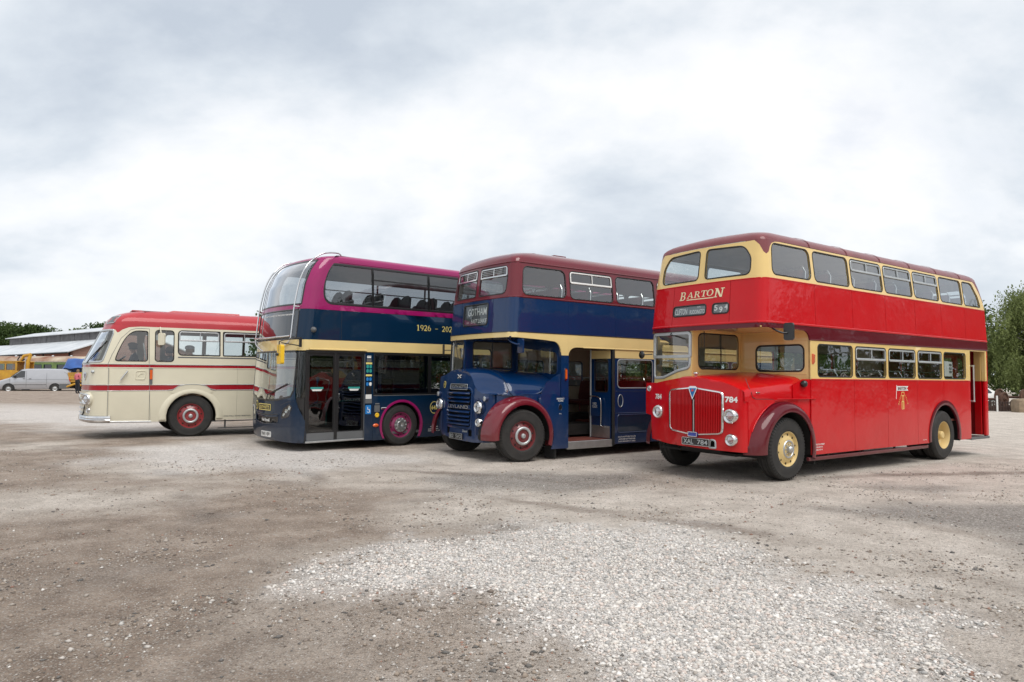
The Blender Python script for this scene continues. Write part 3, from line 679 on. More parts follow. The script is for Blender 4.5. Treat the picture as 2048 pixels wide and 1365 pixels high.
# loose stones
def stones(name, X, Y, S_, Cc, mat, label, hi=True):
    ph = (1 + 5 ** .5) / 2
    if hi:
        B = np.array([(-1, ph, 0), (1, ph, 0), (-1, -ph, 0), (1, -ph, 0), (0, -1, ph), (0, 1, ph), (0, -1, -ph), (0, 1, -ph), (ph, 0, -1), (ph, 0, 1), (-ph, 0, -1), (-ph, 0, 1)]) / 1.9
        T = np.array([(0, 11, 5), (0, 5, 1), (0, 1, 7), (0, 7, 10), (0, 10, 11), (1, 5, 9), (5, 11, 4), (11, 10, 2), (10, 7, 6), (7, 1, 8), (3, 9, 4), (3, 4, 2), (3, 2, 6), (3, 6, 8), (3, 8, 9), (4, 9, 5), (2, 4, 11), (6, 2, 10), (8, 6, 7), (9, 8, 1)])
    else:
        B = np.array([(1, 0, 0), (-1, 0, 0), (0, 1, 0), (0, -1, 0), (0, 0, 1), (0, 0, -1)]) * 1.05; T = np.array([(0, 2, 4), (2, 1, 4), (1, 3, 4), (3, 0, 4), (2, 0, 5), (1, 2, 5), (3, 1, 5), (0, 3, 5)])
    N_ = len(X); k = len(B); P = np.repeat(B[None], N_, 0) * (1 + rng.uniform(-.3, .3, (N_, k, 1)))
    P *= (S_[:, None] * np.stack([rng.uniform(.75, 1.35, N_), rng.uniform(.7, 1.1, N_), rng.uniform(.4, .75, N_)], 1))[:, None]
    a = rng.uniform(0, 2 * PI, N_); c_, s_ = np.cos(a)[:, None], np.sin(a)[:, None]; tl = rng.normal(0, .25, N_)[:, None]
    x, y, z = P[..., 0], P[..., 1], P[..., 2]; y, z = y * np.cos(tl) - z * np.sin(tl), y * np.sin(tl) + z * np.cos(tl); x, y = x * c_ - y * s_, x * s_ + y * c_
    gzv = gz(X, Y) + (fbm(X * .5, Y * .5, 41) - .5) * .03 + (fbm(X * 2.3, Y * 2.3, 43) - .5) * .022 + masks(X, Y)[0] * .012
    V = np.stack([x + X[:, None], y + Y[:, None], z + (gzv + S_ * .18)[:, None]], -1).reshape(-1, 3)
    F = (T[None] + (np.arange(N_) * k)[:, None, None]).reshape(-1, 3); me = big_mesh(name, V, F, mat); add_col(me, 'tone', np.repeat(Cc, k, 0))
    o = bpy.data.objects.new(name, me); link(o); o['kind'] = 'stuff'; o['label'] = label; o['category'] = 'gravel'; return o
sm_, t, p = newmat('stone'); n, l = t.nodes, t.links; a_ = n.new('ShaderNodeAttribute'); a_.attribute_name = 'tone'; nn_ = n.new('ShaderNodeTexNoise'); nn_.inputs['Scale'].default_value = 90; tcn = n.new('ShaderNodeTexCoord'); l.new(tcn.outputs['Object'], nn_.inputs['Vector'])
mm = n.new('ShaderNodeMix'); mm.data_type = 'RGBA'; mm.blend_type = 'MULTIPLY'; mm.inputs['Factor'].default_value = .25; l.new(a_.outputs[0], mm.inputs['A']); l.new(nn_.outputs[0], mm.inputs['B']); l.new(mm.outputs['Result'], p.inputs['Base Color']); p.inputs['Roughness'].default_value = .9; p.inputs['Specular IOR Level'].default_value = .2
def cand(N_, y0, y1, pw=1.0):
    """random spots in the wedge the lens sees, denser close by"""
    u = rng.random(N_); Y = y0 * (y1 / y0) ** (u ** pw); X = rng.uniform(-.9, .9, N_) * Y; return X, Y
PAL = np.array([(.62, .585, .55), (.54, .505, .47), (.70, .67, .635), (.46, .43, .40), (.60, .52, .47), (.36, .35, .335), (.66, .62, .57)])
X, Y = cand(520000, 3.0, 9.0, .85); m1, m2, m3, m4 = masks(X, Y); k = rng.random(len(X)) < np.clip(m1, 0, 1) ** 1.4 * (.25 + .75 * fbm(X * 5, Y * 5, 71)) * .85
X, Y = X[k], Y[k]; S_ = np.minimum(rng.lognormal(math.log(.0072), .46, len(X)), .021); Cc = PAL[rng.integers(0, len(PAL), len(X))] * rng.uniform(.95, 1.28, (len(X), 1))
nr = Y < 5.6
stones('limestone_gravel', X[nr], Y[nr], S_[nr], Cc[nr], sm_, 'pale limestone gravel spread in the foreground'); 
stones('limestone_gravel', X[~nr], Y[~nr], S_[~nr] * 1.15, Cc[~nr], sm_, 'pale limestone gravel further back in the foreground patch', False)
X, Y = cand(110000, 3.0, 14.0, .8); m1, m2, m3, m4 = masks(X, Y); cl = fbm(X * 1.3, Y * 1.3, 61); k = rng.random(len(X)) < np.clip((cl - .38) * 2.2, .06, 1) * (1 - m1 * .8); X, Y = X[k], Y[k]
S_ = np.minimum(rng.lognormal(math.log(.0062), .55, len(X)), .024); PB2 = np.array([(.36, .295, .24), (.24, .20, .17), (.46, .41, .36), (.54, .50, .46), (.17, .16, .15), (.70, .67, .63), (.36, .22, .17)])
Cc = PB2[rng.choice(len(PB2), len(X), p=(.26, .2, .2, .12, .12, .06, .04))] * rng.uniform(.8, 1.15, (len(X), 1)); stones('loose_stones', X, Y, S_, Cc, sm_, 'loose brown and grey stones on the dirt', False)
# ================================================================== RED HALFCAB DOUBLE DECKER
bus = root_at('double_decker_bus', 2.9074, 11.5894, -.0283, .6175, -.0051)
tag(bus, 'red and cream vintage halfcab double decker bus with yellow wheels', 'bus')
rb = bus
sh = Shell([(0, 1.22), (2.4, 1.22), (3.3, 1.19), (3.95, 1.115), (4.3, 1.09)], [(2.3, .335), (2.575, .345), (3.3, .42), (3.98, .52), (4.4, .6)], .07, .17, .62,
           [(2.4, 9.07), (3.3, 9.03), (3.55, 8.98), (3.8, 8.86), (3.98, 8.72)], 9.07)
PX = [1.95, 3.17, 4.385, 5.59, 6.775, 7.94]
def wr(x0, x1, z0, z1, r=.09): return rrect(x0, z0, x1, z1, r)
sw = [dict(poly=wr(.70, 1.885, 3.37, 3.90, .12))]
for i, (a, b) in enumerate(zip(PX, PX[1:])):
    sw.append(dict(poly=wr(a + .045, b - .045, 3.36, 3.895, .09), vent=.17 if i in (1, 2, 3) else None))
sw.append(dict(poly=rpoly([(7.985, 3.36, .08), (8.86, 3.36, .06), (8.80, 3.62, .2), (8.56, 3.86, .2), (8.40, 3.895, .2), (7.985, 3.895, .08)])))
fwp = rpoly([(.075, 3.37, .09), (.98, 3.37, .12), (1.0, 3.66, .2), (.88, 3.865, .2), (.075, 3.895, .08)])
def band_top(s_):
    a = s_.S(.70); t = [(s_.S(8.70), 3.94), (s_.S(1.0), 3.94), (a + .13, 3.93), (a + .02, 3.90), (a - .045, 3.84), (a - .09, 3.74), (a - .14, 3.70), (a - .19, 3.74), (a - .25, 3.86), (a - .33, 3.94), (a - .5, 3.937), (0, 3.94)]
    # rear dome keeps cream round the last window
    t = [(s_.S(9.07), 3.45), (s_.S(8.99), 3.70), (s_.S(8.83), 3.90)] + t
    return t + [(-u, v) for u, v in t[::-1] if u > 0]
def peaks(s_):
    a = s_.S(.70); out = []
    dip = [(a + .13, 3.93), (a + .02, 3.90), (a - .045, 3.84), (a - .09, 3.74), (a - .14, 3.70), (a - .19, 3.74), (a - .25, 3.86), (a - .33, 3.94), (a - .5, 3.937)]
    p = [(a - .5, 3.952), (a + .3, 3.952), (a + .3, 3.94)] + dip
    rear = [(s_.S(8.70), 3.94), (s_.S(8.83), 3.90), (s_.S(8.99), 3.70), (s_.S(9.07), 3.45), (s_.S(9.07), 3.952), (s_.S(8.5), 3.952)]
    for q in (p, rear): out += [q, [(-u, v) for u, v in q]]
    return out
blindA, blindB = rrect(-.60, 2.755, .145, 2.93, .045), rrect(.285, 2.755, .73 - .13, 2.925, .045)
cfg = dict(zb=2.58, zs=3.295, zt=3.95, panel=RED, band=CREAM, roof=MROOF, gasket=RUBBER, glass=GLASS, seams=PX, side_windows=sw,
           front_windows=[dict(poly=fwp), dict(poly=[(-u, v) for u, v in fwp][::-1])], band_top=band_top, peak=peaks, Rs=.52, Rf=.55, Rr=.55, rise=.235, camber=.045,
           mould=[(2.58, RED, .035, .014), (3.298, RED, .018, .007)], zfloor=2.62, seat_x=[1.5, 2.3, 3.1, 3.9, 4.7, 5.5, 6.3, 7.1, 7.9], seat=SEATR, ceil=LININGW, deck=LINING, front_holes=[blindA, blindB])
decker_upper(rb, sh, cfg)
for x in PX:   # roof panel joints
    pts = []
    for k in range(9):
        a = k / 8 * PI / 2; pts.append((x, -(1.115 - .52 * (1 - math.cos(a))) - .002, 3.952 + .235 * math.sin(a) + .002))
    mb = MB(); mb.grid([[(p[0] - .022, p[1] - .004, p[2] + .001) for p in pts], [(p[0], p[1] - .008, p[2] + .006) for p in pts], [(p[0] + .022, p[1] - .004, p[2] + .001) for p in pts]], 0, False); mb.build('roof_joint', MROOF, rb)
# maroon band
zl = 2.335
arc = [(sh.S(1.76) - .27 * math.sin(a) if False else sh.S(1.74 - .22 * (1 - math.cos(a)) - 0), zl + .16 * math.sin(a)) for a in np.linspace(0, PI / 2, 7)]
low = [(sh.S(9.07), zl + .04), (sh.S(1.74), zl)] + arc + [(sh.S(1.3), 2.505), (sh.S(.62), 2.492), (sh.Lf, 2.488), (0, 2.486)]
poly = [(u, v) for u, v in low] + [(-sh.Lf, 2.488), (-sh.S(.62), 2.488), (-sh.S(1.0), zl), (-sh.S(9.07), zl), (-sh.S(9.07), 2.577), (sh.S(9.07), 2.577)]
patch('maroon_band', poly, sh, [MAROON, LINING], rb, gu=.1, gv=.1)
strip('band_edge', low[:11], sh, .022, .012, MAROON, rb, closed=False)
# destination blinds
for pl, bg_, tx in ((blindA, BLIND, 0), (blindB, BLINDG, 1)):
    o = strip('destination_display', pl, sh, .026, .010, RUBBER, rb)
    patch('blind', pl, sh, BLINDG, o, th=0, off=-.02)
    fb = lambda u, v: sh(u, v) + Vector((.012, 0, 0))
    if tx == 0:
        lettering('lettering', 'CLIFTON', fb, -.42, 2.835, .105, WHITE, o, width=.29, bold=.01)
        lettering('lettering', 'RUDDINGTO', fb, -.05, 2.815, .072, WHITE, o, width=.33, bold=.01); lettering('lettering', 'VIA', fb, -.02, 2.90, .035, WHITE, o, width=.08)
    else:
        for u, v, ch in ((.345, 2.855, '5'), (.445, 2.82, '9'), (.55, 2.86, '4')): lettering('lettering', ch, fb, u, v, .10, WHITE, o, width=.07, bold=.02)
        for u in (.395, .50): strip('divider', [(u, 2.765), (u, 2.915)], fb, .012, .004, GREY, o, closed=False)
    patch('pane', pl, sh, GLASSC, o, th=0, off=-.003)
# BARTON in slab-serif letters
def serif_glyph(ch):
    q = []; r = lambda a, b, c, d: q.append([(a, b), (c, b), (c, d), (a, d)])
    def ring(cx, cy, rx, ry, wx, wy, a0, a1, n=12):
        A = np.linspace(R(a0), R(a1), n + 1)
        for s_, e_ in zip(A, A[1:]): q.append([(cx + rx * math.cos(s_), cy + ry * math.sin(s_)), (cx + rx * math.cos(e_), cy + ry * math.sin(e_)), (cx + (rx - wx) * math.cos(e_), cy + (ry - wy) * math.sin(e_)), (cx + (rx - wx) * math.cos(s_), cy + (ry - wy) * math.sin(s_))])
    if ch in 'BR':
        r(.10, 0, .30, 1); r(0, 0, .40, .09); r(0, .91, .40, 1); r(.3, .91, .5, 1); r(.3, .47, .5, .56); ring(.48, .735, .30, .265, .18, .09, -90, 90)
    if ch == 'B': r(.3, 0, .52, .09); ring(.50, .28, .34, .28, .2, .09, -90, 90)
    if ch == 'R': q.append([(.42, .5), (.62, .5), (.92, .05), (.70, .05)]); r(.66, 0, .98, .09)
    if ch == 'A': q.append([(.06, .04), (.16, .04), (.50, 1), (.42, 1)]); q.append([(.42, 1), (.56, 1), (.92, .04), (.70, .04)]); r(.25, .30, .70, .39); r(0, 0, .30, .09); r(.58, 0, 1, .09)
    if ch == 'T': r(.40, 0, .60, 1); r(.05, .91, .95, 1); r(.05, .72, .13, .91); r(.87, .72, .95, .91); r(.26, 0, .74, .09)
    if ch == 'O': ring(.5, .5, .48, .52, .2, .09, 0, 360, 26)
    if ch == 'N': r(.12, 0, .24, 1); r(.76, 0, .88, 1); q.append([(.06, 1), (.30, 1), (.88, 0), (.66, 0)]); r(0, 0, .36, .09); r(0, .91, .3, 1); r(.62, .91, 1.02, 1)
    return q
_sg = serif_glyph
def serif_glyph(ch):
    if ch not in '192604-': return _sg(ch)
    q = []; r = lambda a, b, c, d: q.append([(a, b), (c, b), (c, d), (a, d)])
    def ring(cx, cy, rx, ry, wx, wy, a0, a1, n=14):
        A = np.linspace(R(a0), R(a1), n + 1)
        for s_, e_ in zip(A, A[1:]): q.append([(cx + rx * math.cos(s_), cy + ry * math.sin(s_)), (cx + rx * math.cos(e_), cy + ry * math.sin(e_)), (cx + (rx - wx) * math.cos(e_), cy + (ry - wy) * math.sin(e_)), (cx + (rx - wx) * math.cos(s_), cy + (ry - wy) * math.sin(s_))])
    if ch == '1': r(.38, .05, .60, 1); q.append([(.14, .80), (.38, .88), (.38, 1), (.14, .86)]); r(.18, 0, .80, .06)
    if ch == '0': ring(.5, .5, .42, .5, .18, .07, 0, 360, 24)
    if ch in '96': ring(.5, .68, .42, .32, .17, .07, 0, 360, 20); ring(.28, .66, .64, .66, .17, .06, -78, 0)
    if ch == '6': q[:] = [[(1 - a, 1 - b) for a, b in p] for p in q]
    if ch == '2': ring(.48, .69, .38, .31, .18, .08, -25, 165); q.append([(.64, .56), (.83, .58), (.36, .10), (.10, .10)]); r(.08, 0, .86, .12); q.append([(.78, .12), (.86, .12), (.92, .30), (.86, .30)])
    if ch == '-': r(.12, .40, .88, .47)
    return q
def serif_text(name, items, f, mat, parent, shear=.18, off=.004):
    mb = MB(); n = 0
    for ch, u, v, w_, h_ in items:
        for q in serif_glyph(ch):
            n += 1; mb.add([f(u + a * w_ + shear * b * h_, v + b * h_) + normal(f, u, v) * (off + .0002 * (n % 7)) for a, b in q], [tuple(range(len(q)))])
    return mb.build(name, mat, parent)
its = [('B', -.47, 3.035, .155, .15), ('A', -.295, 3.062, .145, .108), ('R', -.135, 3.065, .14, .108), ('T', .005, 3.068, .14, .108), ('O', .135, 3.070, .145, .112), ('N', .295, 3.035, .19, .155)]
serif_text('lettering', its, sh, IVORY, rb); patch('underline', [(-.30, 3.028), (.29, 3.028), (.29, 3.044), (-.30, 3.044)], sh, IVORY, rb, th=.002, off=.004)
# lower saloon nearside
sf = side_f(sh)
xs = [1.77] + PX[1:5] + [8.10]
for a, b in zip(xs, xs[1:]):
    p = arch_cut(a + .004, b - .004, .385, 1.662, 6.80, .50, .74) if b > 6.05 and a < 7.55 else [(a + .004, .385), (b - .004, .385), (b - .004, 1.662), (a + .004, 1.662)]
    patch('lower_panel', p, sf, [RED, LINING], rb, gu=.35, gv=.25)
LW = [(1.985, 3.115), (3.215, 4.33), (4.43, 5.515), (5.625, 6.70), (6.80, 7.86)]
lw = [rrect(a, 1.71, b, 2.268, .07) for a, b in LW]
patch('lower_window_surround', [(1.76, 1.664), (8.10, 1.664), (8.10, 2.37), (1.76, 2.333)], sf, [CREAM, LINING], rb, holes=lw, th=.04)
for i, p in enumerate(lw): win(rb, sf, p, RUBBER, GLASS, vent=.19 if i in (1, 2, 3) else None)
strip('moulding', [(1.77, 1.664), (8.10, 1.664)], sf, .02, .008, RED, rb, closed=False)
o = patch('notice', [(6.83, 1.76), (7.28, 1.76), (7.28, 2.07), (6.83, 2.09)], sf, PAPER, rb, th=.002, off=-.03)
for i in range(3): patch('print', [(7.12, 1.83 + i * .075), (7.24, 1.83 + i * .075), (7.24, 1.88 + i * .075), (7.12, 1.88 + i * .075)], sf, GREY, o, th=0, off=-.026)
# offside lower wall
so = side_f(sh, -1)
ofw = [rrect(-b, 1.71, -a, 2.268, .07) for a, b in LW] + [rrect(-1.55, 1.75, -.78, 2.3, .08)]
poly = [(-9.07, .385), (-7.55, .385)] + [(-6.80 - .74 * math.cos(t), .50 + .74 * math.sin(t)) for t in np.linspace(0, PI, 13)] + [(-1.92, .385)] + [(-1.14 - .7 * math.cos(t), .50 + .66 * math.sin(t)) for t in np.linspace(0, PI / 1.6, 9)] + [(-.62, 1.1), (-.62, 2.332), (-9.07, 2.332)]
patch('offside_panel', poly, so, [RED, LINING], rb, holes=ofw, th=.04)
for p in ofw: win(rb, so, p, RUBBER, GLASS)
# wheel arch rims, rear
mb = MB(); n = 24; prof = [(.735, -1.205), (.75, -1.235), (.70, -1.245), (.655, -1.235), (.65, -1.20)]
mb.grid([[(6.80 + r * math.cos(t), y, .50 + r * math.sin(t)) for r, y in prof] for t in np.linspace(R(-8), R(188), n)], 0, True); mb.build('wheel_arch', MAROON, rb, 40)
mb = MB(); mb.grid([[(6.80 + .78 * math.cos(t), y, .5 + .78 * math.sin(t)) for y in (-1.2, -.5)] for t in np.linspace(R(-10), R(190), n)], 0, True); mb.build('wheel_box', DARK, rb)
# bottom rail and brackets
box_part(rb, 'skirt_rail', (1.70, -1.215, .285), (6.04, -1.16, .345), MAROON, .008)
for x in (2.3, 3.5, 4.7, 5.7): box_part(rb, 'rail_bracket', (x, -1.17, .33), (x + .05, -1.15, .42), DARK)
# rear platform and doorway
box_part(rb, 'rear_pillar', (8.93, -1.215, .41), (9.07, -1.14, 2.39), RED, .02)
box_part(rb, 'pillar_cream', (8.92, -1.219, 1.664), (9.0, -1.135, 2.40), CREAM, .006)
box_part(rb, 'door_header', (8.10, -1.218, 2.335), (8.93, -1.17, 2.40), CREAM, .006)
box_part(rb, 'platform', (8.08, -1.20, .36), (9.05, .2, .41), DARK, .01); mb = MB()
for i in range(9): mb.box((8.14 + i * .09, -1.18, .41), (8.18 + i * .09, -.2, .416))
mb.build('platform_tread', ALU, rb); box_part(rb, 'platform_edge', (8.08, -1.228, .355), (9.06, -1.20, .412), GREY, .006)
fd = lambda u, v: Vector((u, -.62, v))
patch('platform_wall', [(8.05, .41), (9.0, .41), (9.0, 2.4), (8.05, 2.4)], fd, [INTRED], rb, holes=[rrect(8.18, 1.2, 8.75, 2.2, .1)], th=.03)
patch('platform_bulkhead', [(-1.2, .41), (.2, .41), (.2, 2.4), (-1.2, 2.4)], lambda u, v: Vector((8.10, u, v)), [INTRED], rb, holes=[rrect(-1.1, 1.7, -.6, 2.25, .07)], th=.03)
patch('inner_door', rrect(0, .43, .16, 1.66, .02), lambda u, v: Vector((8.95 - u * .25, -1.12 + (.16 - u) * .9, v)), [RED], rb, th=.03)
patch('inner_door', rrect(0, 1.665, .16, 2.36, .02), lambda u, v: Vector((8.95 - u * .25, -1.12 + (.16 - u) * .9, v)), [CREAM], rb, th=.03)
for x, z0, z1 in ((8.17, 1.22, 2.0), ):
    mb = MB(); mb.tube([(x, -1.26, z0), (x, -1.26, z1)], .018); mb.box((x - .03, -1.27, z0 - .02), (x + .04, -1.2, z0 + .015), 0, .005); mb.box((x - .03, -1.27, z1 - .015), (x + .04, -1.2, z1 + .02), 0, .005); mb.build('grab_rail', ALU, rb)
# rear wall lower
patch('rear_panel', [(-1.2, .42), (1.2, .42), (1.2, 2.58), (-1.2, 2.58)], lambda u, v: Vector((9.065, u, v)), [RED, INTRED], rb, holes=[rrect(-.7, 1.6, .7, 2.2, .1)])
mb = MB(); mb.tube([(9.1, -1.16, 1.05), (9.16, -1.16, 1.05), (9.16, -1.16, 1.98), (9.1, -1.16, 1.98)], .016); mb.build('grab_rail', ALU, rb)
# floor, ceiling fittings and chassis
box_part(rb, 'lower_floor', (1.78, -1.16, .80), (8.08, 1.16, .84), FLOORR); seats(rb, [2.5, 3.3, 4.1, 4.9, 5.7, 7.2], (-.66, .66), .84, SEATR, .84)
box_part(rb, 'chassis', (.5, -.45, .42), (8.8, .45, .60), DARK); box_part(rb, 'fuel_tank', (3.2, .5, .42), (5.2, 1.1, .9), DARK, .05); box_part(rb, 'engine', (.15, -.6, .45), (1.6, .2, 1.3), DARK)
box_part(rb, 'underbody_shade_plate', (1.9, -1.12, .37), (6.0, 1.12, .40), DARK); box_part(rb, 'underbody_shade_plate', (.3, -.8, .40), (1.88, .8, .44), DARK)  # plain dark plates added to stop light leaking through below the bus
# bulkhead and cab nearside wall
YC, XB = .17, 1.76
fbk = lambda u, v: Vector((XB, -u, v))           # u = -y
bh = rrect(.16, 1.80, 1.10, 2.255, .10)
patch('bulkhead', [(-YC, .9), (1.17, .9), (1.17, 1.66), (1.215, 1.668), (1.215, 2.34), (1.205, 2.5), (-YC, 2.5)], fbk, [CREAM, LINING], rb, holes=[bh], th=.03); win(rb, fbk, bh, RUBBER, GLASS, gw=.03)
strip('beading', [(-.1, 2.33), (1.16, 2.33)], fbk, .014, .006, CREAM, rb, closed=False); strip('beading', [(-.1, 1.755), (1.16, 1.755)], fbk, .014, .006, CREAM, rb, closed=False)
fcs = lambda u, v: Vector((u, YC, v))
cs = rrect(.56, 1.825, 1.68, 2.455, [.11, .1, .1, .1])
patch('cab_side', [(.40, 1.2), (XB, 1.2), (XB, 2.5), (.40, 2.5)], fcs, [CREAM, LINING], rb, holes=[cs], th=.03); o = win(rb, fcs, cs, RUBBER, GLASS)
strip('window_bar', [(1.18, 1.83), (1.18, 2.45)], fcs, .022, .01, RUBBER, o, closed=False); strip('beading', [(.45, 1.775), (1.7, 1.775)], fcs, .014, .006, CREAM, rb, closed=False)
# underside of the overhang
patch('overhang_soffit', [(.45, -1.17), (1.76, -1.17), (1.76, YC - .002), (.42, YC - .002)], lambda u, v: Vector((u, v, 2.515)), [CREAM], rb, th=.02)
# cab front: windscreen
shc = Shell([(0, 1.205), (2.5, 1.205)], [(1.4, .375), (2.5, .40)], .07, .17, .62, [(0, 9), (1, 9)], 9)
ws = rpoly([(-1.115, 1.655, .07), (-.86, 1.665, .1), (-.50, 1.79, .12), (-.22, 1.845, .10), (-.205, 2.46, .05), (-1.125, 2.46, .05)])
patch('cab_front', [(-shc.S(.66), 1.56), (-YC + .0, 1.56), (-YC + .0, 2.50), (-shc.S(.66), 2.50)], shc, [CREAM, LINING], rb, holes=[ws], gu=.06, th=.03)
o = strip('windscreen', ws, shc, .05, .016, SILVER, rb); patch('pane', ws, shc, GLASSC, o, th=0, off=-.005)
strip('opening_frame', rrect(-1.12, 2.045, -.20, 2.455, [.01, .01, .06, .06]), shc, .05, .03, SILVER, o, shape='flat')
tube_part(rb, 'wiper', [shc(-.64, 2.47) + Vector((-.03, 0, 0)), shc(-.66, 2.44) + Vector((-.05, 0, 0)), shc(-.28, 2.34) + Vector((-.045, 0, 0))], .008, BLACK, 5)
steering(rb, (.72, .66, 1.78), .75); seats(rb, [1.15], (.68,), .95, SEATR, .46, rail=False)
# ---- front panel, plan path: offside edge -> nose -> nearside corner -> back
def red_plan(w_):
    if w_ < .96: d = w_ - .18; return .01 + (.165 if d < 0 else .13) * d * d, -w_
    t = min((w_ - .96) / .19, 1) * PI / 2; x0 = .01 + .13 * .78 ** 2; b = .12
    if w_ < 1.15: return x0 + b * (1 - math.cos(t)), -(.96 + b * math.sin(t))
    return x0 + b + (w_ - 1.15), -1.08
def red_front(w_, z):
    x, y = red_plan(w_); return Vector((x + .05 * max(0, (z - 1.25)) ** 1.5 * 2, y, z))
ztop = [(-1.2, 1.565), (-.8, 1.57), (-.5, 1.615), (-.2, 1.655), (.1, 1.672), (.4, 1.66), (.7, 1.61), (.9, 1.545), (1.05, 1.475), (1.25, 1.43), (1.6, 1.42)]
rad = rpoly([(-.36, .775, .09), (.18, .722, .25), (.73, .775, .09), (.745, 1.43, .09), (.18, 1.50, .3), (-.375, 1.45, .09)])
scoop = rpoly([(.49, .535, .01), (.605, .535, .01), (.60, .66, .05), (.50, .665, .05)])
patch('front_panel', [(-1.19, 1.0), (-.98, .98), (-.95, .56), (-.4, .52), (.4, .505), (1.02, .50), (1.2, .50), (1.2, 1.0), (1.55, 1.26), (1.55, 1.42)] + [(u, v) for u, v in ztop[::-1] if u < 1.5], red_front, [RED, DARK], rb, holes=[rad, scoop], gu=.06, gv=.08)
o = strip('radiator_grille', rad, red_front, .038, .03, CHROME, rb)
patch('grille_back', rad, red_front, DARK, o, th=0, off=-.06)
sl = MB()
for i in range(34):
    u = -.335 + i * 1.035 / 33
    if abs(u - .185) < .02: continue
    zt_ = lerp_list([(-.37, 1.44), (.18, 1.495), (.74, 1.42)], u); zb_ = lerp_list([(-.36, .785), (.18, .735), (.73, .785)], u)
    mb = MB(); mb.box((-.018, -.007, zb_), (.012, .007, zt_)); s_ = mb.build('grille_slat', RED, o); p = red_front(u, 1.1); s_.location = (p.x - .004, p.y, 0)
strip('centre_bar', [(.185, .74), (.185, 1.49)], red_front, .022, .018, ALU, o, closed=False)
bd = patch('badge', [(.09, 1.50), (.185, 1.30), (.28, 1.50), (.24, 1.525), (.13, 1.525)], red_front, CHROME, o, th=.03, off=.045)
patch('badge_face', [(.115, 1.49), (.185, 1.335), (.255, 1.49)], red_front, SIGNB, bd, th=0, off=.048); patch('badge_mark', [(.15, 1.455), (.185, 1.43), (.22, 1.455), (.185, 1.48)], red_front, REDL, bd, th=0, off=.0505)
patch('name_badge', rrect(.10, .695, .275, .765, .008), red_front, [paint('badge_blue', (.02, .05, .35), .0)], o, th=.03, off=.05); strip('badge_rim', rrect(.10, .695, .275, .765, .008), red_front, .012, .006, CHROME, o, off=.05)
strip('horn_grille', scoop, red_front, .03, .012, SILVER, rb)
for u, v, r in ((-.70, 1.06, .106), (.875, 1.06, .110), (.885, .685, .090)):
    p = red_front(u, v); headlight(rb, p + Vector((-.05, 0, 0)), r, d=(-1, 0, 0), dep=.09)
p = red_front(-1.05, 1.46); headlight(rb, p + Vector((-.02, 0, 0)), .045, ALU, 'sidelight')
for u, wd in ((-.72, .20), (.88, .215)): lettering('lettering', '784', red_front, u, 1.325, .095, WHITE, rb, width=wd, bold=.04, off=.005)
pl = red_front(.22, .61); plate(rb, (pl.x - .035, -.24, .61), .56, .115, 'XAL 784', BLACK, SILVER, bold=.015)
# ---- bonnet
rows = []
ysec = [.172, .0, -.2, -.4, -.6, -.8, -.92, -1.0, -1.05, -1.082, -1.085, -1.085]
ftop = lambda y: lerp_list(ztop, -y)
for k, x in enumerate([0, .02, .06, .15, .35, .7, 1.1, 1.45, 1.755]):
    t = max(0, (x - .1) / 1.65); row = []
    for i, y in enumerate(ysec):
        zf = ftop(min(.172, max(y, -1.05))); x0 = red_front(-y if y > -1.05 else 1.05, zf).x
        zr = 1.755 - .10 * max(0, (.17 - y) / 1.2) ** 2
        if i >= 8: zf, zr = (1.475, 1.60) if i == 8 else (1.44, 1.55) if i == 9 else (1.36, 1.42) if i == 10 else (1.30, 1.30)
        elif i == 7: zr = 1.64
        lift = .03 * math.sin(min(1, x / .15) * PI / 2) if i < 10 else 0
        row.append((x0 + (XB - x0) * (x / 1.755), y, zf + (zr - zf) * t + lift))
    rows.append(row)
mb = MB(); mb.grid(rows, 0, True); bn = mb.build('bonnet', RED, rb)
strip('bonnet_seam', [(.30, 1.66), (.29, 1.5), (.33, 1.37), (.42, 1.335), (1.35, 1.325)], lambda u, v: Vector((u, -1.087 if v < 1.45 else -1.087 + (v - 1.45) * .5, v)), .010, .004, BLACK, bn, closed=False)
box_part(bn, 'bonnet_handle', (.42, -1.10, 1.43), (.52, -1.085, 1.45), CHROME, .006)
mb = MB(); mb.lathe([(.001, .075), (.03, .07), (.045, .055), (.045, .045), (.025, .04), (.022, 0)], 16, 0, 'z'); o = mb.build('filler_cap', ALU, rb); o.location = (.14, -.12, 1.69)
# nearside valance between bonnet, wing and saloon, with shelf line
fv = lambda u, v: Vector((u, -1.09 - .11 * max(0, min(1, (u - .9) / .8)), v))
patch('bonnet_side', arch_cut(.22, 1.77, .52, 1.335, 1.14, .50, .70, rz=.70), fv, [RED, DARK], rb)
patch('scuttle_panel', [(1.42, 1.30), (1.775, 1.30), (1.775, 1.664), (1.62, 1.664), (1.42, 1.56)], lambda u, v: Vector((u, -1.10 - .105 * (u - 1.42) / .35, v)), [RED, DARK], rb)
strip('wing_shelf', [(.9, 1.335), (1.9, 1.335)], lambda u, v: Vector((u, -1.13 - .08 * max(0, min(1, (u - .9) / .8)), v)), .02, .03, RED, rb, closed=False)
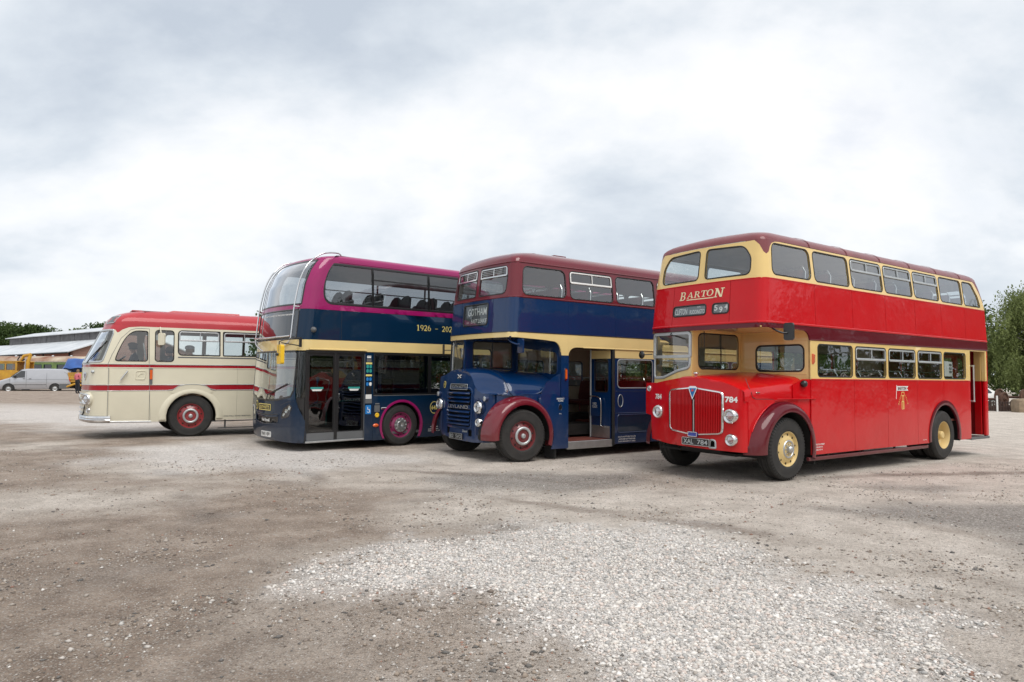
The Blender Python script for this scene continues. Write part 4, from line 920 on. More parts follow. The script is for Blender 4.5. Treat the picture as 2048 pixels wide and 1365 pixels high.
# wings
def wing(parent, sg, yin, yout, xc, zc, a0, a1, mat, rad0=.70, front_ext=.16, n=26, flare=1.):
    rows = []
    for t in np.linspace(R(a0), R(a1), n):
        ex = front_ext * max(0, math.cos(PI - t)) ** 2 * (1 if t > PI / 2 else 0)    # towards the front the sheet flares forward
        c_, s_ = math.cos(t), math.sin(t); row = []
        for r, k in ((rad0 + .10, 0.), (rad0 + .095, .35), (rad0 + .075, .68), (rad0 + .045, .88), (rad0 + .0, .975), (rad0 - .05, 1.), (rad0 - .075, .985), (rad0 - .08, .93)):
            rr_ = r + ex * (1 - k * .75)
            row.append((xc + rr_ * c_, sg * (yin + (yout - yin) * k), zc + r * s_))
        rows.append(row if sg < 0 else row[::-1])
    mb = MB(); mb.grid(rows, 0, True); return mb.build('front_wing', mat, parent, 50)
wing(rb, -1, 1.02, 1.265, 1.14, .50, 183, -14, MAROON, .70, .17); wing(rb, 1, .96, 1.24, 1.14, .50, 183, 30, MAROON, .70, .17)
tube_part(rb, 'wing_beading', [(1.14 + (.80 + .12 * max(0, -math.cos(t)) ** 2) * math.cos(t), -1.095, .52 + .80 * math.sin(t)) for t in np.linspace(R(158), R(86), 16)], .012, RED, 6)
mb = MB(); mb.grid([[(1.14 + .66 * math.cos(t), y, .5 + .66 * math.sin(t)) for y in (-1.2, -.5)] for t in np.linspace(R(-10), R(190), n)], 0, True); mb.build('wheel_box', DARK, rb)
# wheels
for x, y, sd_, st in ((1.14, -1.05, -1, 'front'), (1.14, 1.05, 1, 'front'), (6.80, -1.06, -1, 'rear'), (6.80, 1.06, 1, 'rear')):
    wl = make_wheel(rb, x, y, .515, .515, .26, st, RIMC, sd_); hub(wl, sd_, .26, 'red' if st == 'front' else 'rear')
for sd_ in (-1, 1):
    wl = make_wheel(rb, 6.80, .74 * sd_, .515, .515, .24, 'rear', DARK, sd_)
# mirrors, lamps, lettering
mb = MB(); mb.tube(smoothpts([(.72, -1.17, 2.50), (.66, -1.30, 2.44), (.70, -1.38, 2.40), (.76, -1.43, 2.40)]), .016, 7); mr = mb.build('mirror', BLACK, rb)
o = patch('mirror_head', rrect(-.085, -.14, .085, .14, .04), lambda u, v: Vector((.76, -1.45 - u, 2.42 + v)), [BLACK], mr, th=.04)
mb = MB(); mb.tube([(.5, 1.2, 2.10), (.42, 1.32, 2.09)], .01, 6); torus(mb, .0, .001); mr = mb.build('mirror', BLACK, rb); mb = MB(); mb.lathe([(.001, .03), (.06, .02), (.075, .0), (.001, -.005)], 16, 0, 'x'); o = mb.build('mirror_head', BLACK, mr); o.location = (.40, 1.38, 2.09)
mb = MB(); mb.add([(1.80, -1.222, 1.92), (1.86, -1.222, 1.92), (1.86, -1.222, 2.10), (1.80, -1.222, 2.10), (1.81, -1.27, 2.08), (1.85, -1.255, 2.08), (1.81, -1.27, 1.99), (1.85, -1.25, 1.96)], [(3, 2, 5, 4), (4, 5, 7, 6), (6, 7, 1, 0), (0, 3, 4, 6), (1, 7, 5, 2)]); mb.build('indicator', AMBER, rb)
mb = MB(); mb.lathe([(.001, .07), (.035, .06), (.058, .03), (.062, 0), (.05, -.03), (.02, -.05)], 18, 0, 'x', (0, 0, 0)); o = mb.build('horn', BLACK, rb); o.location = (1.62, -1.19, 1.585); o.rotation_euler = (0, 0, 2.6)
fl = MB(); flag = patch('flag_emblem', [(4.735, 1.46), (5.20, 1.46), (5.14, 1.505), (5.20, 1.55), (4.735, 1.55)], sf, WHITE, rb, th=.001, off=.004)
lettering('lettering', 'BARTON', sf, 4.94, 1.505, .062, MAROON, flag, width=.34, bold=.02, off=.007); strip('flag_pole', [(4.71, 1.30), (4.735, 1.57)], sf, .014, .004, WHITE, flag, closed=False)
mb = MB()
for k, (u0, v0, u1, v1) in enumerate(((4.93, 1.36, 5.03, 1.43), (4.95, 1.25, 5.01, 1.36), (4.93, 1.10, 4.975, 1.25), (4.985, 1.10, 5.02, 1.25))): strip('', rrect(u0, v0, u1, v1, .015), sf, .012, .003 + .0004 * k, None, None, mb=mb)
mb.build('crest', YELLOW, flag)
for i, ch in enumerate('MOTOR'): lettering('lettering', ch, sf, 4.80 + i * .022, 1.20 + i * .038, .032, YELLOW, flag, off=.004)
for i, ch in enumerate('COACH'): lettering('lettering', ch, sf, 5.08 + i * .022, 1.36 - i * .038, .032, YELLOW, flag, off=.004)
for i, (tx, wd) in enumerate((('WELLINGTON STREET', .36), ('LONG EATON', .24), ('NG10 4', .22))): lettering('lettering', tx, sf, 1.98, .555 - i * .045, .026, WHITE, rb, width=wd, bold=.02)
lettering('lettering', 'FLEET 784', sf, 5.86, .46, .02, WHITE, rb, width=.15)
box_part(rb, 'mudflap', (1.88, -1.2, .22), (1.90, -.9, .45), RUBBER)
tube_part(rb, 'wiper_arm', [(.7, .155, 2.50), (.7, .15, 2.2)], .008, BLACK, 5)
# ================================================================== BLUE HALFCAB DOUBLE DECKER
bb = root_at('double_decker_bus', -1.0316, 14.0982, .0048, .6198, -.0038)
tag(bb, 'dark blue and cream vintage halfcab double decker bus with maroon roof', 'bus')
sh = Shell([(0, 1.22), (2.4, 1.22), (3.3, 1.19), (3.95, 1.115), (4.3, 1.09)], [(2.2, .26), (2.56, .265), (3.26, .315), (3.98, .40), (4.4, .5)], .075, .16, .50,
           [(2.4, 9.1), (3.3, 9.06), (3.6, 9.0), (3.98, 8.75)], 9.1)
PB = [1.835, 3.17, 4.49, 5.81, 7.13, 8.4]
sw = [dict(poly=wr(.585, 1.775, 3.315, 3.895, .13))]
for i, (a, b) in enumerate(zip(PB, PB[1:])):
    sw.append(dict(poly=wr(a + .055, b - .055, 3.315, 3.905, .10), vent=.21 if i in (0, 2) else None, vm=WHITE))
sw.append(dict(poly=wr(8.46, 8.84, 3.315, 3.70, .1)))
fwp = rpoly([(.065, 3.335, .06), (.98, 3.335, .14), (1.03, 3.70, .2), (1.0, 3.90, .09), (.065, 3.915, .07)])
dest = rrect(-.50, 2.735, .45, 3.17, [.06, .06, .03, .03])
def band_top(s_): return [(s_.S(9.1), 3.45), (s_.S(8.95), 3.75), (s_.S(8.8), 3.985), (0, 3.985), (-s_.S(8.8), 3.985), (-s_.S(8.95), 3.75), (-s_.S(9.1), 3.45)]
def peaks(s_):
    r_ = [(s_.S(8.8), 3.985), (s_.S(8.95), 3.75), (s_.S(9.1), 3.45), (s_.S(9.1), 3.985)]; return [r_, [(-u, v) for u, v in r_]]
MARB = paint('maroon_gloss', (.15, .012, .022), .012)
cfg = dict(zb=2.56, zs=3.262, zt=3.98, panel=BLUE, band=MARB, roof=MARB, gasket=RUBBER, glass=GLASS, seams=[PB[0], PB[1], PB[2], PB[3], PB[4], PB[5]], side_windows=sw, peak=peaks,
           front_windows=[dict(poly=fwp, vent=.17, vm=CHROME), dict(poly=[(-u, v) for u, v in fwp][::-1], vent=.17, vm=CHROME)], band_top=band_top, Rs=.48, Rf=.6, Rr=.55, rise=.29, camber=.06,
           mould=[(2.562, BLACK, .018, .008), (3.264, MARB, .03, .012), (3.975, MARB, .03, .016)], zfloor=2.60, seat_x=[1.4, 2.2, 3.0, 3.8, 4.6, 5.4, 6.2, 7.0, 7.8], seat=SEATR, ceil=mk('ceiling_cream', (.55, .46, .36), .5), deck=LINING, front_holes=[dest])
decker_upper(bb, sh, cfg)
for k, u in enumerate((-.36, .36)):
    mb = MB()
    for j in range(4): strip('', [(u * 1.0 + (-.30 if u < 0 else -.27) + .0, 3.765 + j * .035), (u + (.27 if u < 0 else .5), 3.765 + j * .035)], sh, .012, .012 + .001 * j, None, None, closed=False, mb=mb)
    mb.build('vent_louvre', ALU, bb)
for i, x in enumerate(PB):
    strip('rivet_strip', [(x, 2.58), (x, 3.25)], side_f(sh), .03, .003, BLUE, bb, closed=False, shape='flat')
mb = MB(); mb.box((1.9, -.6, 4.29), (2.25, -.35, 4.322), 0, .01); mb.build('roof_vent', MARB, bb)
o = strip('destination_display', dest, sh, .03, .012, BLACK, bb)
fb = lambda u, v: sh(u, v) + Vector((.012, 0, 0))
patch('blind', dest, sh, BLINDG, o, th=0, off=-.02)
lettering('lettering', 'GOTHAM', fb, .03, 3.02, .155, WHITE, o, width=.72, bold=.012); lettering('lettering', 'EAST LEAKE', fb, .115, 2.825, .085, WHITE, o, width=.58, bold=.015, shear=.15); lettering('lettering', 'VIA', fb, -.32, 2.805, .045, WHITE, o, width=.11, shear=.15)
patch('pane', dest, sh, GLASSC, o, th=0, off=-.003)
sf, so = side_f(sh), side_f(sh, -1)
# cream band with arches either side of the front pillar
def S_(p): return [(sh.S(u), v) for u, v in p]
arcL = [(1.62 - .20 * (1 - math.cos(a)), 2.125 + .28 * math.sin(a)) for a in np.linspace(0, PI / 2, 8)]
arcR = [(1.81 + .22 * (1 - math.cos(a)), 2.125 + .175 * math.sin(a)) for a in np.linspace(PI / 2, 0, 8)]
low = S_([(9.1, 2.29), (2.2, 2.30)] + arcR + arcL + [(1.2, 2.425), (.5, 2.452)]) + [(sh.Lf, 2.455), (0, 2.455)]
poly = low + [(-sh.Lf, 2.455), (-sh.S(.5), 2.455), (-sh.S(1.0), 2.3), (-sh.S(9.1), 2.29), (-sh.S(9.1), 2.557), (sh.S(9.1), 2.557)]
patch('cream_band', poly, sh, [DCREAM, LINING], bb, gu=.08, gv=.06, th=.03)
strip('band_edge', low[:2], sh, .025, .014, DCREAM, bb, closed=False); strip('band_joint', S_([(1.80, 2.14), (1.80, 2.55)]), sh, .012, .003, DCREAM, bb, closed=False)
# nearside lower: door pillar, panels, window
patch('pillar_panel', [(1.615, 1.28), (1.815, 1.28), (1.815, 2.122), (1.615, 2.122)], sf, [BLUE, LINING], bb)
patch('entrance_side_panel', arch_cut(1.1, 1.815, .22, 1.277, .70, .51, .74), lambda u, v: Vector((u, -1.10 - .12 * min(1, max(0, (u - .9) / .6)), v)), [BLUE, DARK], bb)
XW = [(3.215, 4.315), (4.55, 5.75), (5.87, 7.07), (7.19, 8.3)]
lw = [rrect(a, 1.45, b, 2.075, .09) for a, b in XW]
patch('lower_cream', [(3.13, 2.102), (9.1, 2.102), (9.1, 2.286), (3.13, 2.286)], sf, [DCREAM, LINING], bb, off=-.006)
patch('lower_window_surround', [(3.13, 1.38), (9.1, 1.38), (9.1, 2.10), (3.13, 2.10)], sf, [BLUE, LINING], bb, holes=lw, th=.04)
for p in lw: win(bb, sf, p, SILVER, GLASS)
patch('lower_panel', [(3.13, .90), (4.49, .90), (4.49, 1.377), (3.13, 1.377)], sf, [BLUE, LINING], bb)
patch('lower_panel', [(3.13, .24), (4.49, .24), (4.49, .897), (3.13, .897)], sf, [BLUE, LINING], bb)
patch('lower_panel', arch_cut(4.493, 9.1, .24, 1.377, 6.34, .51, .74), sf, [BLUE, LINING], bb, gu=.4, gv=.25)
strip('moulding', [(3.15, .90), (4.5, .90)], sf, .018, .008, BLUE, bb, closed=False); strip('moulding', [(3.15, 1.378), (9.0, 1.378)], sf, .012, .006, BLUE, bb, closed=False)
o = strip('locker_door', rrect(3.205, .475, 4.31, .865, .07), sf, .02, .01, BLUE, bb); patch('locker_panel', rrect(3.225, .495, 4.29, .845, .06), sf, NAVY, o, th=.005, off=.002)
o = strip('filler_flap', [(3.30 + .075 * math.cos(t), 1.17 + .135 * math.sin(t)) for t in np.linspace(0, 2 * PI, 21)[:-1]], sf, .016, .01, SILVER, bb); strip('flap_handle', [(3.30, 1.05), (3.30, 1.29)], sf, .03, .018, NAVY, o, closed=False)
for i, (tx, wd) in enumerate((('SOUTH NOTTS BUS CO LTD', .54), ('GOTHAM NOTTINGHAM', .50), ('TRAFFIC MANAGER C.T. DABELL', .54))): lettering('lettering', tx, sf, 3.5, .385 - i * .05, .03, WHITE, bb, width=wd, bold=.015)
tube_part(bb, 'drain_pipe', [(3.09, -1.215, .22), (3.09, -1.215, 2.29)], .035, BLACK, 8)
# doorway
box_part(bb, 'entrance_floor', (1.82, -1.14, .30), (3.5, 1.16, .345), FLOORR); box_part(bb, 'entrance_step', (1.80, -1.215, .19), (3.07, -1.14, .345), ALU, .006)
box_part(bb, 'door_pillar', (1.78, -1.19, .34), (1.815, -1.10, 2.3), BLUE)
hx, hy = 3.06, -1.16
fdr = lambda u, v: Vector((hx - u * .06, hy + u * .56, v))     # folded open door leaf, u 0..1
dl = rrect(.18, 1.36, .88, 2.08, .07)
d_ = patch('door', [(0, .35), (1, .35), (1, 2.27), (0, 2.27)], lambda u, v: fdr(1 - u, v), [BLUE], bb, holes=[dl], th=.035, gu=.5)
win(d_, lambda u, v: fdr(1 - u, v), dl, RUBBER, GLASSD); e_ = fdr(1.02, 0); tube_part(d_, 'door_edge', [(e_.x, e_.y, .35), (e_.x, e_.y, 2.29)], .022, SILVER)
patch('kick_plate', [(0.03, .36), (.97, .36), (.97, .62), (0.03, .62)], lambda u, v: fdr(1 - u, v), ALU, d_, th=.002, off=.004); patch('header_cream', [(0, 2.09), (1, 2.09), (1, 2.27), (0, 2.27)], lambda u, v: fdr(1 - u, v), DCREAM, d_, th=.002, off=.003)
g_ = lambda u, v: fdr(1 - u, v) + Vector((-.06, 0, 0))
tube_part(d_, 'grab_rail', smoothpts([g_(.05, 1.26), g_(.3, 1.26), g_(.55, 1.22), g_(.62, 1.1), g_(.62, .75), g_(.62, .62), g_(.8, .60)]), .016, CHROME)
o = patch('used_tickets_bin', rrect(.08, .82, .5, 1.2, .02), lambda u, v: fdr(1 - u, v), BLUE, bb, th=.05, off=.06); lettering('lettering', 'USED', lambda u, v: fdr(1 - u, v), .29, 1.10, .05, WHITE, o, width=.2, off=.066); lettering('lettering', 'TICKETS', lambda u, v: fdr(1 - u, v), .29, 1.03, .05, WHITE, o, width=.26, off=.066)
# luggage pen opposite the door
mb = MB()
for z in (.62, .86, 1.10, 1.38): mb.tube([(1.75, -.15, z), (2.55, -.15, z), (2.62, -.10, z)], .012, 6)
mb.tube([(2.56, -.15, .35), (2.56, -.15, 1.38)], .014, 6); mb.build('luggage_rail', CHROME, bb); box_part(bb, 'luggage_board', (1.7, .05, .35), (2.6, .10, 1.42), LINB)
box_part(bb, 'lower_floor', (3.5, -1.16, .62), (9.0, 1.16, .66), FLOORR); seats(bb, [3.9, 4.7, 5.5, 7.2, 8.0], (-.66, .66), .66, SEATR, .84)
mb = MB(); mb.tube([(2.3, 0, .85), (2.3, 0, 2.3)], .018); mb.build('stanchion', CHROME, bb)
bag = MB(); bag.lathe([(.001, .48), (.12, .46), (.19, .38), (.21, .2), (.19, .03), (.001, 0)], 14, 0, 'z'); bg_o = bag.build('rucksack', [mk('pink_fabric', (.42, .02, .07), .8, bump=.01, bscale=9)], None)
bg_o.matrix_world = bb.matrix_world @ Matrix.Translation((2.32, .1, .345)); tag(bg_o, 'pink rucksack on the entrance floor inside the blue bus', 'bag')
# offside lower
ofw = [rrect(-b, 1.45, -a, 2.075, .09) for a, b in [(1.9, 3.05)] + XW] + [rrect(-1.5, 1.75, -.7, 2.3, .08)]
poly = [(-9.1, .24), (-7.08, .24)] + [(-6.34 - .74 * math.cos(t), .51 + .74 * math.sin(t)) for t in np.linspace(0, PI, 13)] + [(-1.46, .24)] + [(-.70 - .74 * math.cos(t), .51 + .7 * math.sin(t)) for t in np.linspace(0, PI / 1.8, 9)] + [(-.5, 1.2), (-.5, 2.3), (-9.1, 2.288)]
patch('offside_panel', poly, so, [BLUE, LINING], bb, holes=ofw, th=.04)
for p in ofw: win(bb, so, p, RUBBER, GLASS)
patch('rear_panel', [(-1.2, .3), (1.2, .3), (1.2, 2.56), (-1.2, 2.56)], lambda u, v: Vector((9.09, u, v)), [BLUE, LINING], bb, holes=[rrect(-.8, 1.5, .8, 2.1, .1)])
box_part(bb, 'underbody_shade_plate', (1.5, -1.12, .24), (5.55, 1.12, .27), DARK); box_part(bb, 'chassis', (.4, -.45, .40), (8.8, .45, .62), DARK); box_part(bb, 'engine', (.25, -.5, .42), (1.5, .3, 1.3), DARK); box_part(bb, 'fuel_tank', (3.3, .5, .3), (5.0, 1.1, .8), DARK, .05)  # flat plate ahead of the chassis is added to deepen the shadow underneath
# bulkhead, cab side, soffit
YC, XB = .41, 1.615
fbk = lambda u, v: Vector((XB, -u, v))
bh = rpoly([(-.33, 1.775, .08), (.7, 1.745, .2), (1.09, 1.70, .13), (1.10, 2.20, .14), (-.33, 2.34, .08)])
patch('bulkhead', [(-YC, .9), (1.215, .9), (1.215, 2.13), (1.205, 2.46), (-YC, 2.46)], fbk, [BLUE, LINB], bb, holes=[bh], th=.03); win(bb, fbk, bh, BLUE, GLASS, gw=.03)
cs = rrect(.50, 1.855, 1.52, 2.425, [.08, .05, .05, .08]); fcs = lambda u, v: Vector((u, YC, v))
patch('cab_side', [(.33, 1.2), (XB, 1.2), (XB, 2.46), (.33, 2.46)], fcs, [BLUE, LINING], bb, holes=[cs], th=.03); o = win(bb, fcs, cs, RUBBER, GLASS); strip('window_bar', [(1.0, 1.86), (1.0, 2.42)], fcs, .03, .012, BLACK, o, closed=False)
patch('overhang_soffit', [(.36, -1.17), (1.62, -1.17), (1.62, YC - .002), (.33, YC - .002)], lambda u, v: Vector((u, v, 2.47)), [BLUE], bb, th=.02)
shc = Shell([(0, 1.205), (2.5, 1.205)], [(1.4, .24), (2.5, .30)], .07, .17, .5, [(0, 9), (1, 9)], 9)
ws = rpoly([(-1.125, 1.70, .04), (-.75, 1.765, .2), (-.47, 1.85, .06), (-.455, 2.42, .08), (-1.125, 2.42, .04)])
patch('cab_front', [(-shc.S(.54), 1.58), (-YC, 1.58), (-YC, 2.46), (-shc.S(.54), 2.46)], shc, [BLUE, LINING], bb, holes=[ws], gu=.06, th=.03)
o = strip('windscreen', ws, shc, .03, .012, BLACK, bb); patch('pane', ws, shc, GLASSC, o, th=0, off=-.005); strip('glazing_bar', [(-.98, 1.73), (-.98, 2.42)], shc, .02, .012, SILVER, o, closed=False)
steering(bb, (.62, .78, 1.80), .75); seats(bb, [1.05], (.80,), .95, SEATR, .46, rail=False)
tube_part(bb, 'wiper', [shc(-.8, 2.47) + Vector((-.03, 0, 0)), shc(-.8, 2.43) + Vector((-.05, 0, 0)), shc(-.62, 2.05) + Vector((-.04, 0, 0))], .008, BLACK, 5)
# ---- cowl
def blue_plan(w_):
    c0, w1, b = .03, .70, .14
    if w_ < w1: d = w_ + .2; return c0 + .10 * d * d, -w_
    x0 = c0 + .10 * (w1 + .2) ** 2; t = min((w_ - w1) / .22, 1) * PI / 2 * .86
    if w_ < w1 + .22: return x0 + b * (1 - math.cos(t)), -(w1 + b * math.sin(t))
    t = PI / 2 * .86; dx = w_ - w1 - .22
    return x0 + b * (1 - math.cos(t)) + dx * math.sin(t), -(w1 + b * math.sin(t) + dx * math.cos(t))
def blue_front(w_, z):
    x, y = blue_plan(w_); return Vector((x + .10 * max(0, z - 1.2) ** 2 * 1.6 - .03 * max(0, .9 - z), y, z))
zt_ = [(-1.2, 1.655), (-.9, 1.70), (-.6, 1.79), (-.3, 1.825), (-.05, 1.80), (.10, 1.75), (.24, 1.64), (.34, 1.50), (.45, 1.39), (.60, 1.335), (.9, 1.32), (1.4, 1.315)]
gr = rpoly([(-.66, .63, .06), (.26, .62, .06), (.29, 1.38, .1), (.20, 1.43, .05), (-.60, 1.43, .05), (-.67, 1.38, .1)])
sl1, sl2 = rrect(-.70, .47, -.56, .60, .01), rrect(.17, .46, .30, .59, .01)
patch('front_cowl', [(-1.18, .60), (-.95, .42), (-.3, .36), (.35, .345), (.95, .38), (1.3, .60), (1.4, 1.0)] + zt_[::-1], blue_front, [BLUE, DARK], bb, holes=[gr, sl1, sl2], gu=.05, gv=.06)
o = strip('radiator_grille', gr, blue_front, .05, .022, BLUE, bb); patch('grille_back', gr, blue_front, DARK, o, th=0, off=-.07)
for z in (.69, .77, .85, .94, 1.15, 1.23, 1.32):
    mb = MB(); rows = []
    for u in np.linspace(-.645, .255, 15):
        p = blue_front(u, z); k = .5 + .5 * math.cos((u + .2) / .46 * PI / 2 * .9) ; rows.append([(p.x + .03, p.y, z + .035), (p.x - .02 - .02 * k, p.y, z + .022), (p.x - .035 - .03 * k, p.y, z - .005), (p.x - .02 - .02 * k, p.y, z - .02), (p.x + .03, p.y, z - .024)])
    mb.grid(rows, 0, True); mb.build('grille_slat', BLUE, o, 60)
lettering('lettering', 'LEYLAND', lambda u, v: blue_front(u, v) + Vector((-.03, 0, 0)), -.2, 1.045, .065, ALU, o, width=.80, bold=.03)
strip('name_bar', [(-.64, 1.045), (.25, 1.045)], blue_front, .09, .02, BLUE, o, closed=False)
f2 = lambda u, v: blue_front(u, v) + Vector((-.02, 0, 0))
n_ = patch('name_plate', rrect(-.53, 1.40, .13, 1.51, .01), f2, BLACK, bb, th=.03); strip('plate_rim', rrect(-.53, 1.40, .13, 1.51, .01), f2, .012, .008, SILVER, n_); lettering('lettering', 'SOUTH NOTTS', f2, -.2, 1.455, .06, SILVER, n_, width=.56, bold=.01)
mb = MB(); mb.box((-.02, -.01, -.05), (0, .01, .05)); mb.tube([(-.02, -.06, .035), (-.03, .06, -.035)], .014, 6); mb.tube([(-.02, -.06, -.035), (-.03, .06, .035)], .014, 6); b_ = mb.build('bonnet_badge', CHROME, bb); p = blue_front(-.16, 1.67); b_.location = p + Vector((-.02, 0, 0))
c_ = patch('fleet_badge', [( -.88 + .06 * math.cos(t), 1.49 + .075 * math.sin(t)) for t in np.linspace(0, 2 * PI, 17)[:-1]], blue_front, YELLOW, bb, th=.004, off=.006); patch('badge_face', [(-.88 + .045 * math.cos(t), 1.49 + .058 * math.sin(t)) for t in np.linspace(0, 2 * PI, 17)[:-1]], blue_front, BLACK, c_, th=0, off=.008)
lettering('lettering', '82', blue_front, -.88, 1.49, .045, YELLOW, c_, off=.010)
for u, v, r, nm in ((-1.06, 1.06, .115, 'headlight'), (.53, 1.055, .118, 'headlight'), (.55, .755, .08, 'foglight')):
    p = blue_front(u, v)
    if nm == 'headlight':
        mb = MB(); mb.lathe([(.001, .12), (.09, .1), (r + .03, .05), (r + .035, -.02), (r + .03, -.05)], 28, 0, 'x', sm=True); q_ = mb.build('headlight_pod', BLUE, bb); q_.location = (p.x + .02, p.y, v)
    headlight(bb, p + Vector((-.06, 0, 0)), r, name=nm)
for u0, u1 in ((-1.15, -.97), (.44, .65)):
    mb = MB()
    for j in range(6): strip('', [(u0 + (u1 - u0) * (j + .5) / 6, .50), (u0 + (u1 - u0) * (j + .5) / 6, .92)], blue_front, .014, .012, None, None, closed=False, mb=mb)
    mb.build('cowl_louvre', BLUE, bb)
for u, v in ((-1.12, 1.285), (.74, 1.235)):
    p = blue_front(u, v); mb = MB(); mb.lathe([(.001, .30), (.02, .22), (.045, .08), (.055, .0), (.05, -.01)], 18, 0, 'x', sm=True); q_ = mb.build('sidelight', BLUE, bb); q_.location = p + Vector((-.05, 0, 0)); 
    mb = MB(); mb.lathe([(.05, -.012), (.035, -.02), (.001, -.024)], 16, 0, 'x'); mb.build('lens', SILVER, q_)
p = blue_front(-.24, .44); plate(bb, (p.x - .03, .235, .435), .50, .115, '82 SVO', BLACK, SILVER, bold=.015)
lettering('lettering', 'Diesel', blue_front, .08, .555, .05, SILVER, bb, width=.17, bold=.02, off=.012)
# ---- bonnet
sec0 = [(-.43, 1.815), (-.2, 1.825), (-.05, 1.80), (.10, 1.75), (.24, 1.64), (.34, 1.50), (.45, 1.39), (.60, 1.335), (.75, 1.325), (.9, 1.32)]
sec1 = [(-.43, 1.86), (-.2, 1.865), (.1, 1.845), (.4, 1.80), (.65, 1.73), (.83, 1.63), (.93, 1.53), (.99, 1.42), (1.02, 1.35), (1.03, 1.30)]
sec2 = [(-.43, 1.80), (-.2, 1.80), (.1, 1.785), (.4, 1.76), (.65, 1.70), (.85, 1.62), (.98, 1.53), (1.05, 1.42), (1.08, 1.35), (1.09, 1.30)]
rows = []
for t in np.linspace(0, 1, 12):
    row = []
    for i in range(10):
        a, b, c2 = sec0[i], sec1[i], sec2[i]
        if t < .3: k = t / .3; k = k * k * (3 - 2 * k); q_ = (a[0] + (b[0] - a[0]) * k, a[1] + (b[1] - a[1]) * k)
        else: k = (t - .3) / .7; q_ = (b[0] + (c2[0] - b[0]) * k, b[1] + (c2[1] - b[1]) * k)
        x0 = blue_front(a[0], a[1]).x; row.append((x0 + (XB - x0) * t ** 1.1, -q_[0], q_[1]))
    rows.append(row)
mb = MB(); mb.grid(rows, 0, True); bn = mb.build('bonnet', BLUE, bb)
tube_part(bn, 'bonnet_seam', [Vector(p) + Vector((0, -.002, .002)) for p in rows[3]], .006, NAVY, 5)
tube_part(bn, 'bonnet_edge', smoothpts([(.25, -.90, 1.325), (.6, -1.0, 1.325), (1.05, -1.06, 1.33), (1.2, -1.09, 1.38), (1.28, -1.10, 1.48), (1.4, -1.13, 1.56), (1.6, -1.18, 1.575)]), .018, BLUE, 6)
patch('bonnet_side', arch_cut(.24, 1.62, .5, 1.33, .70, .51, .74), lambda u, v: Vector((u, -.89 - .30 * max(0, min(1, (u - .2) / 1.3)), v)), [BLUE, DARK], bb)
patch('scuttle_panel', [(1.18, 1.30), (1.64, 1.30), (1.64, 1.76), (1.5, 1.70), (1.30, 1.56)], lambda u, v: Vector((u, -1.10 - .10 * max(0, (u - 1.2) / .42), v)), [BLUE, DARK], bb)
box_part(bn, 'bonnet_catch', (.42, -.99, 1.36), (.44, -.97, 1.42), CHROME, .004)
wing(bb, -1, .90, 1.25, .70, .51, 185, -18, MARB, .69, .04); wing(bb, 1, .95, 1.25, .70, .51, 185, 30, MARB, .69, .04)
mb = MB(); mb.grid([[(.70 + .64 * math.cos(t), y, .51 + .64 * math.sin(t)) for y in (-1.2, -.5)] for t in np.linspace(R(-10), R(190), 24)], 0, True); mb.build('wheel_box', DARK, bb)
for x, y, sd_, st in ((.69, -1.06, -1, 'front'), (.69, 1.05, 1, 'front'), (6.34, -1.06, -1, 'rear'), (6.34, 1.06, 1, 'rear')):
    wl = make_wheel(bb, x, y, .515, .52, .26, st, RIMM, sd_, R(-7) if st == 'front' else 0); hub(wl, sd_, .26, 'blue' if st == 'front' else 'rear')
box_part(bb, 'mudflap', (1.48, -1.2, .02), (1.50, -.86, .45), RUBBER)
# mirror, indicator, notices
mb = MB(); mb.tube(smoothpts([(.45, -.95, 2.47), (.42, -1.08, 2.38), (.46, -1.22, 2.32), (.52, -1.28, 2.31)]), .018, 7); mr = mb.build('mirror', BLUE, bb); patch('mirror_head', rrect(-.085, -.15, .085, .13, .03), lambda u, v: Vector((.50, -1.30 - u, 2.29 + v)), [BLUE], mr, th=.04)
mb = MB(); mb.tube([(.42, 1.2, 2.25), (.30, 1.33, 2.25)], .01, 6); mr = mb.build('mirror', BLACK, bb); box_part(mr, 'mirror_head', (.28, 1.29, 2.15), (.31, 1.36, 2.38), BLACK, .01)
o = patch('indicator', rrect(1.70, 1.61, 1.76, 1.865, .03), sf, CHROME, bb, th=.02, off=.02); patch('lens', rrect(1.707, 1.64, 1.753, 1.835, .02), sf, AMBER, o, th=.01, off=.035)
fe = lambda u, v: Vector((u, -1.10 - .12 * min(1, max(0, (u - .9) / .6)), v))
for i, tx in enumerate(('EMERGENCY', 'TO OPEN')): lettering('lettering', tx, fe, 1.60, 1.235 - i * .045, .032, WHITE, bb, width=(.20, .14)[i], bold=.02)
o = strip('emergency_handle', [(1.60 + .05 * math.cos(t), 1.06 + .065 * math.sin(t)) for t in np.linspace(0, 2 * PI, 17)[:-1]], fe, .016, .008, BLUE, bb); patch('recess', [(1.60 + .045 * math.cos(t), 1.06 + .06 * math.sin(t)) for t in np.linspace(0, 2 * PI, 17)[:-1]], fe, BLACK, o, th=0, off=.002); lettering('lettering', 'PULL', fe, 1.60, .93, .02, WHITE, o, width=.07)
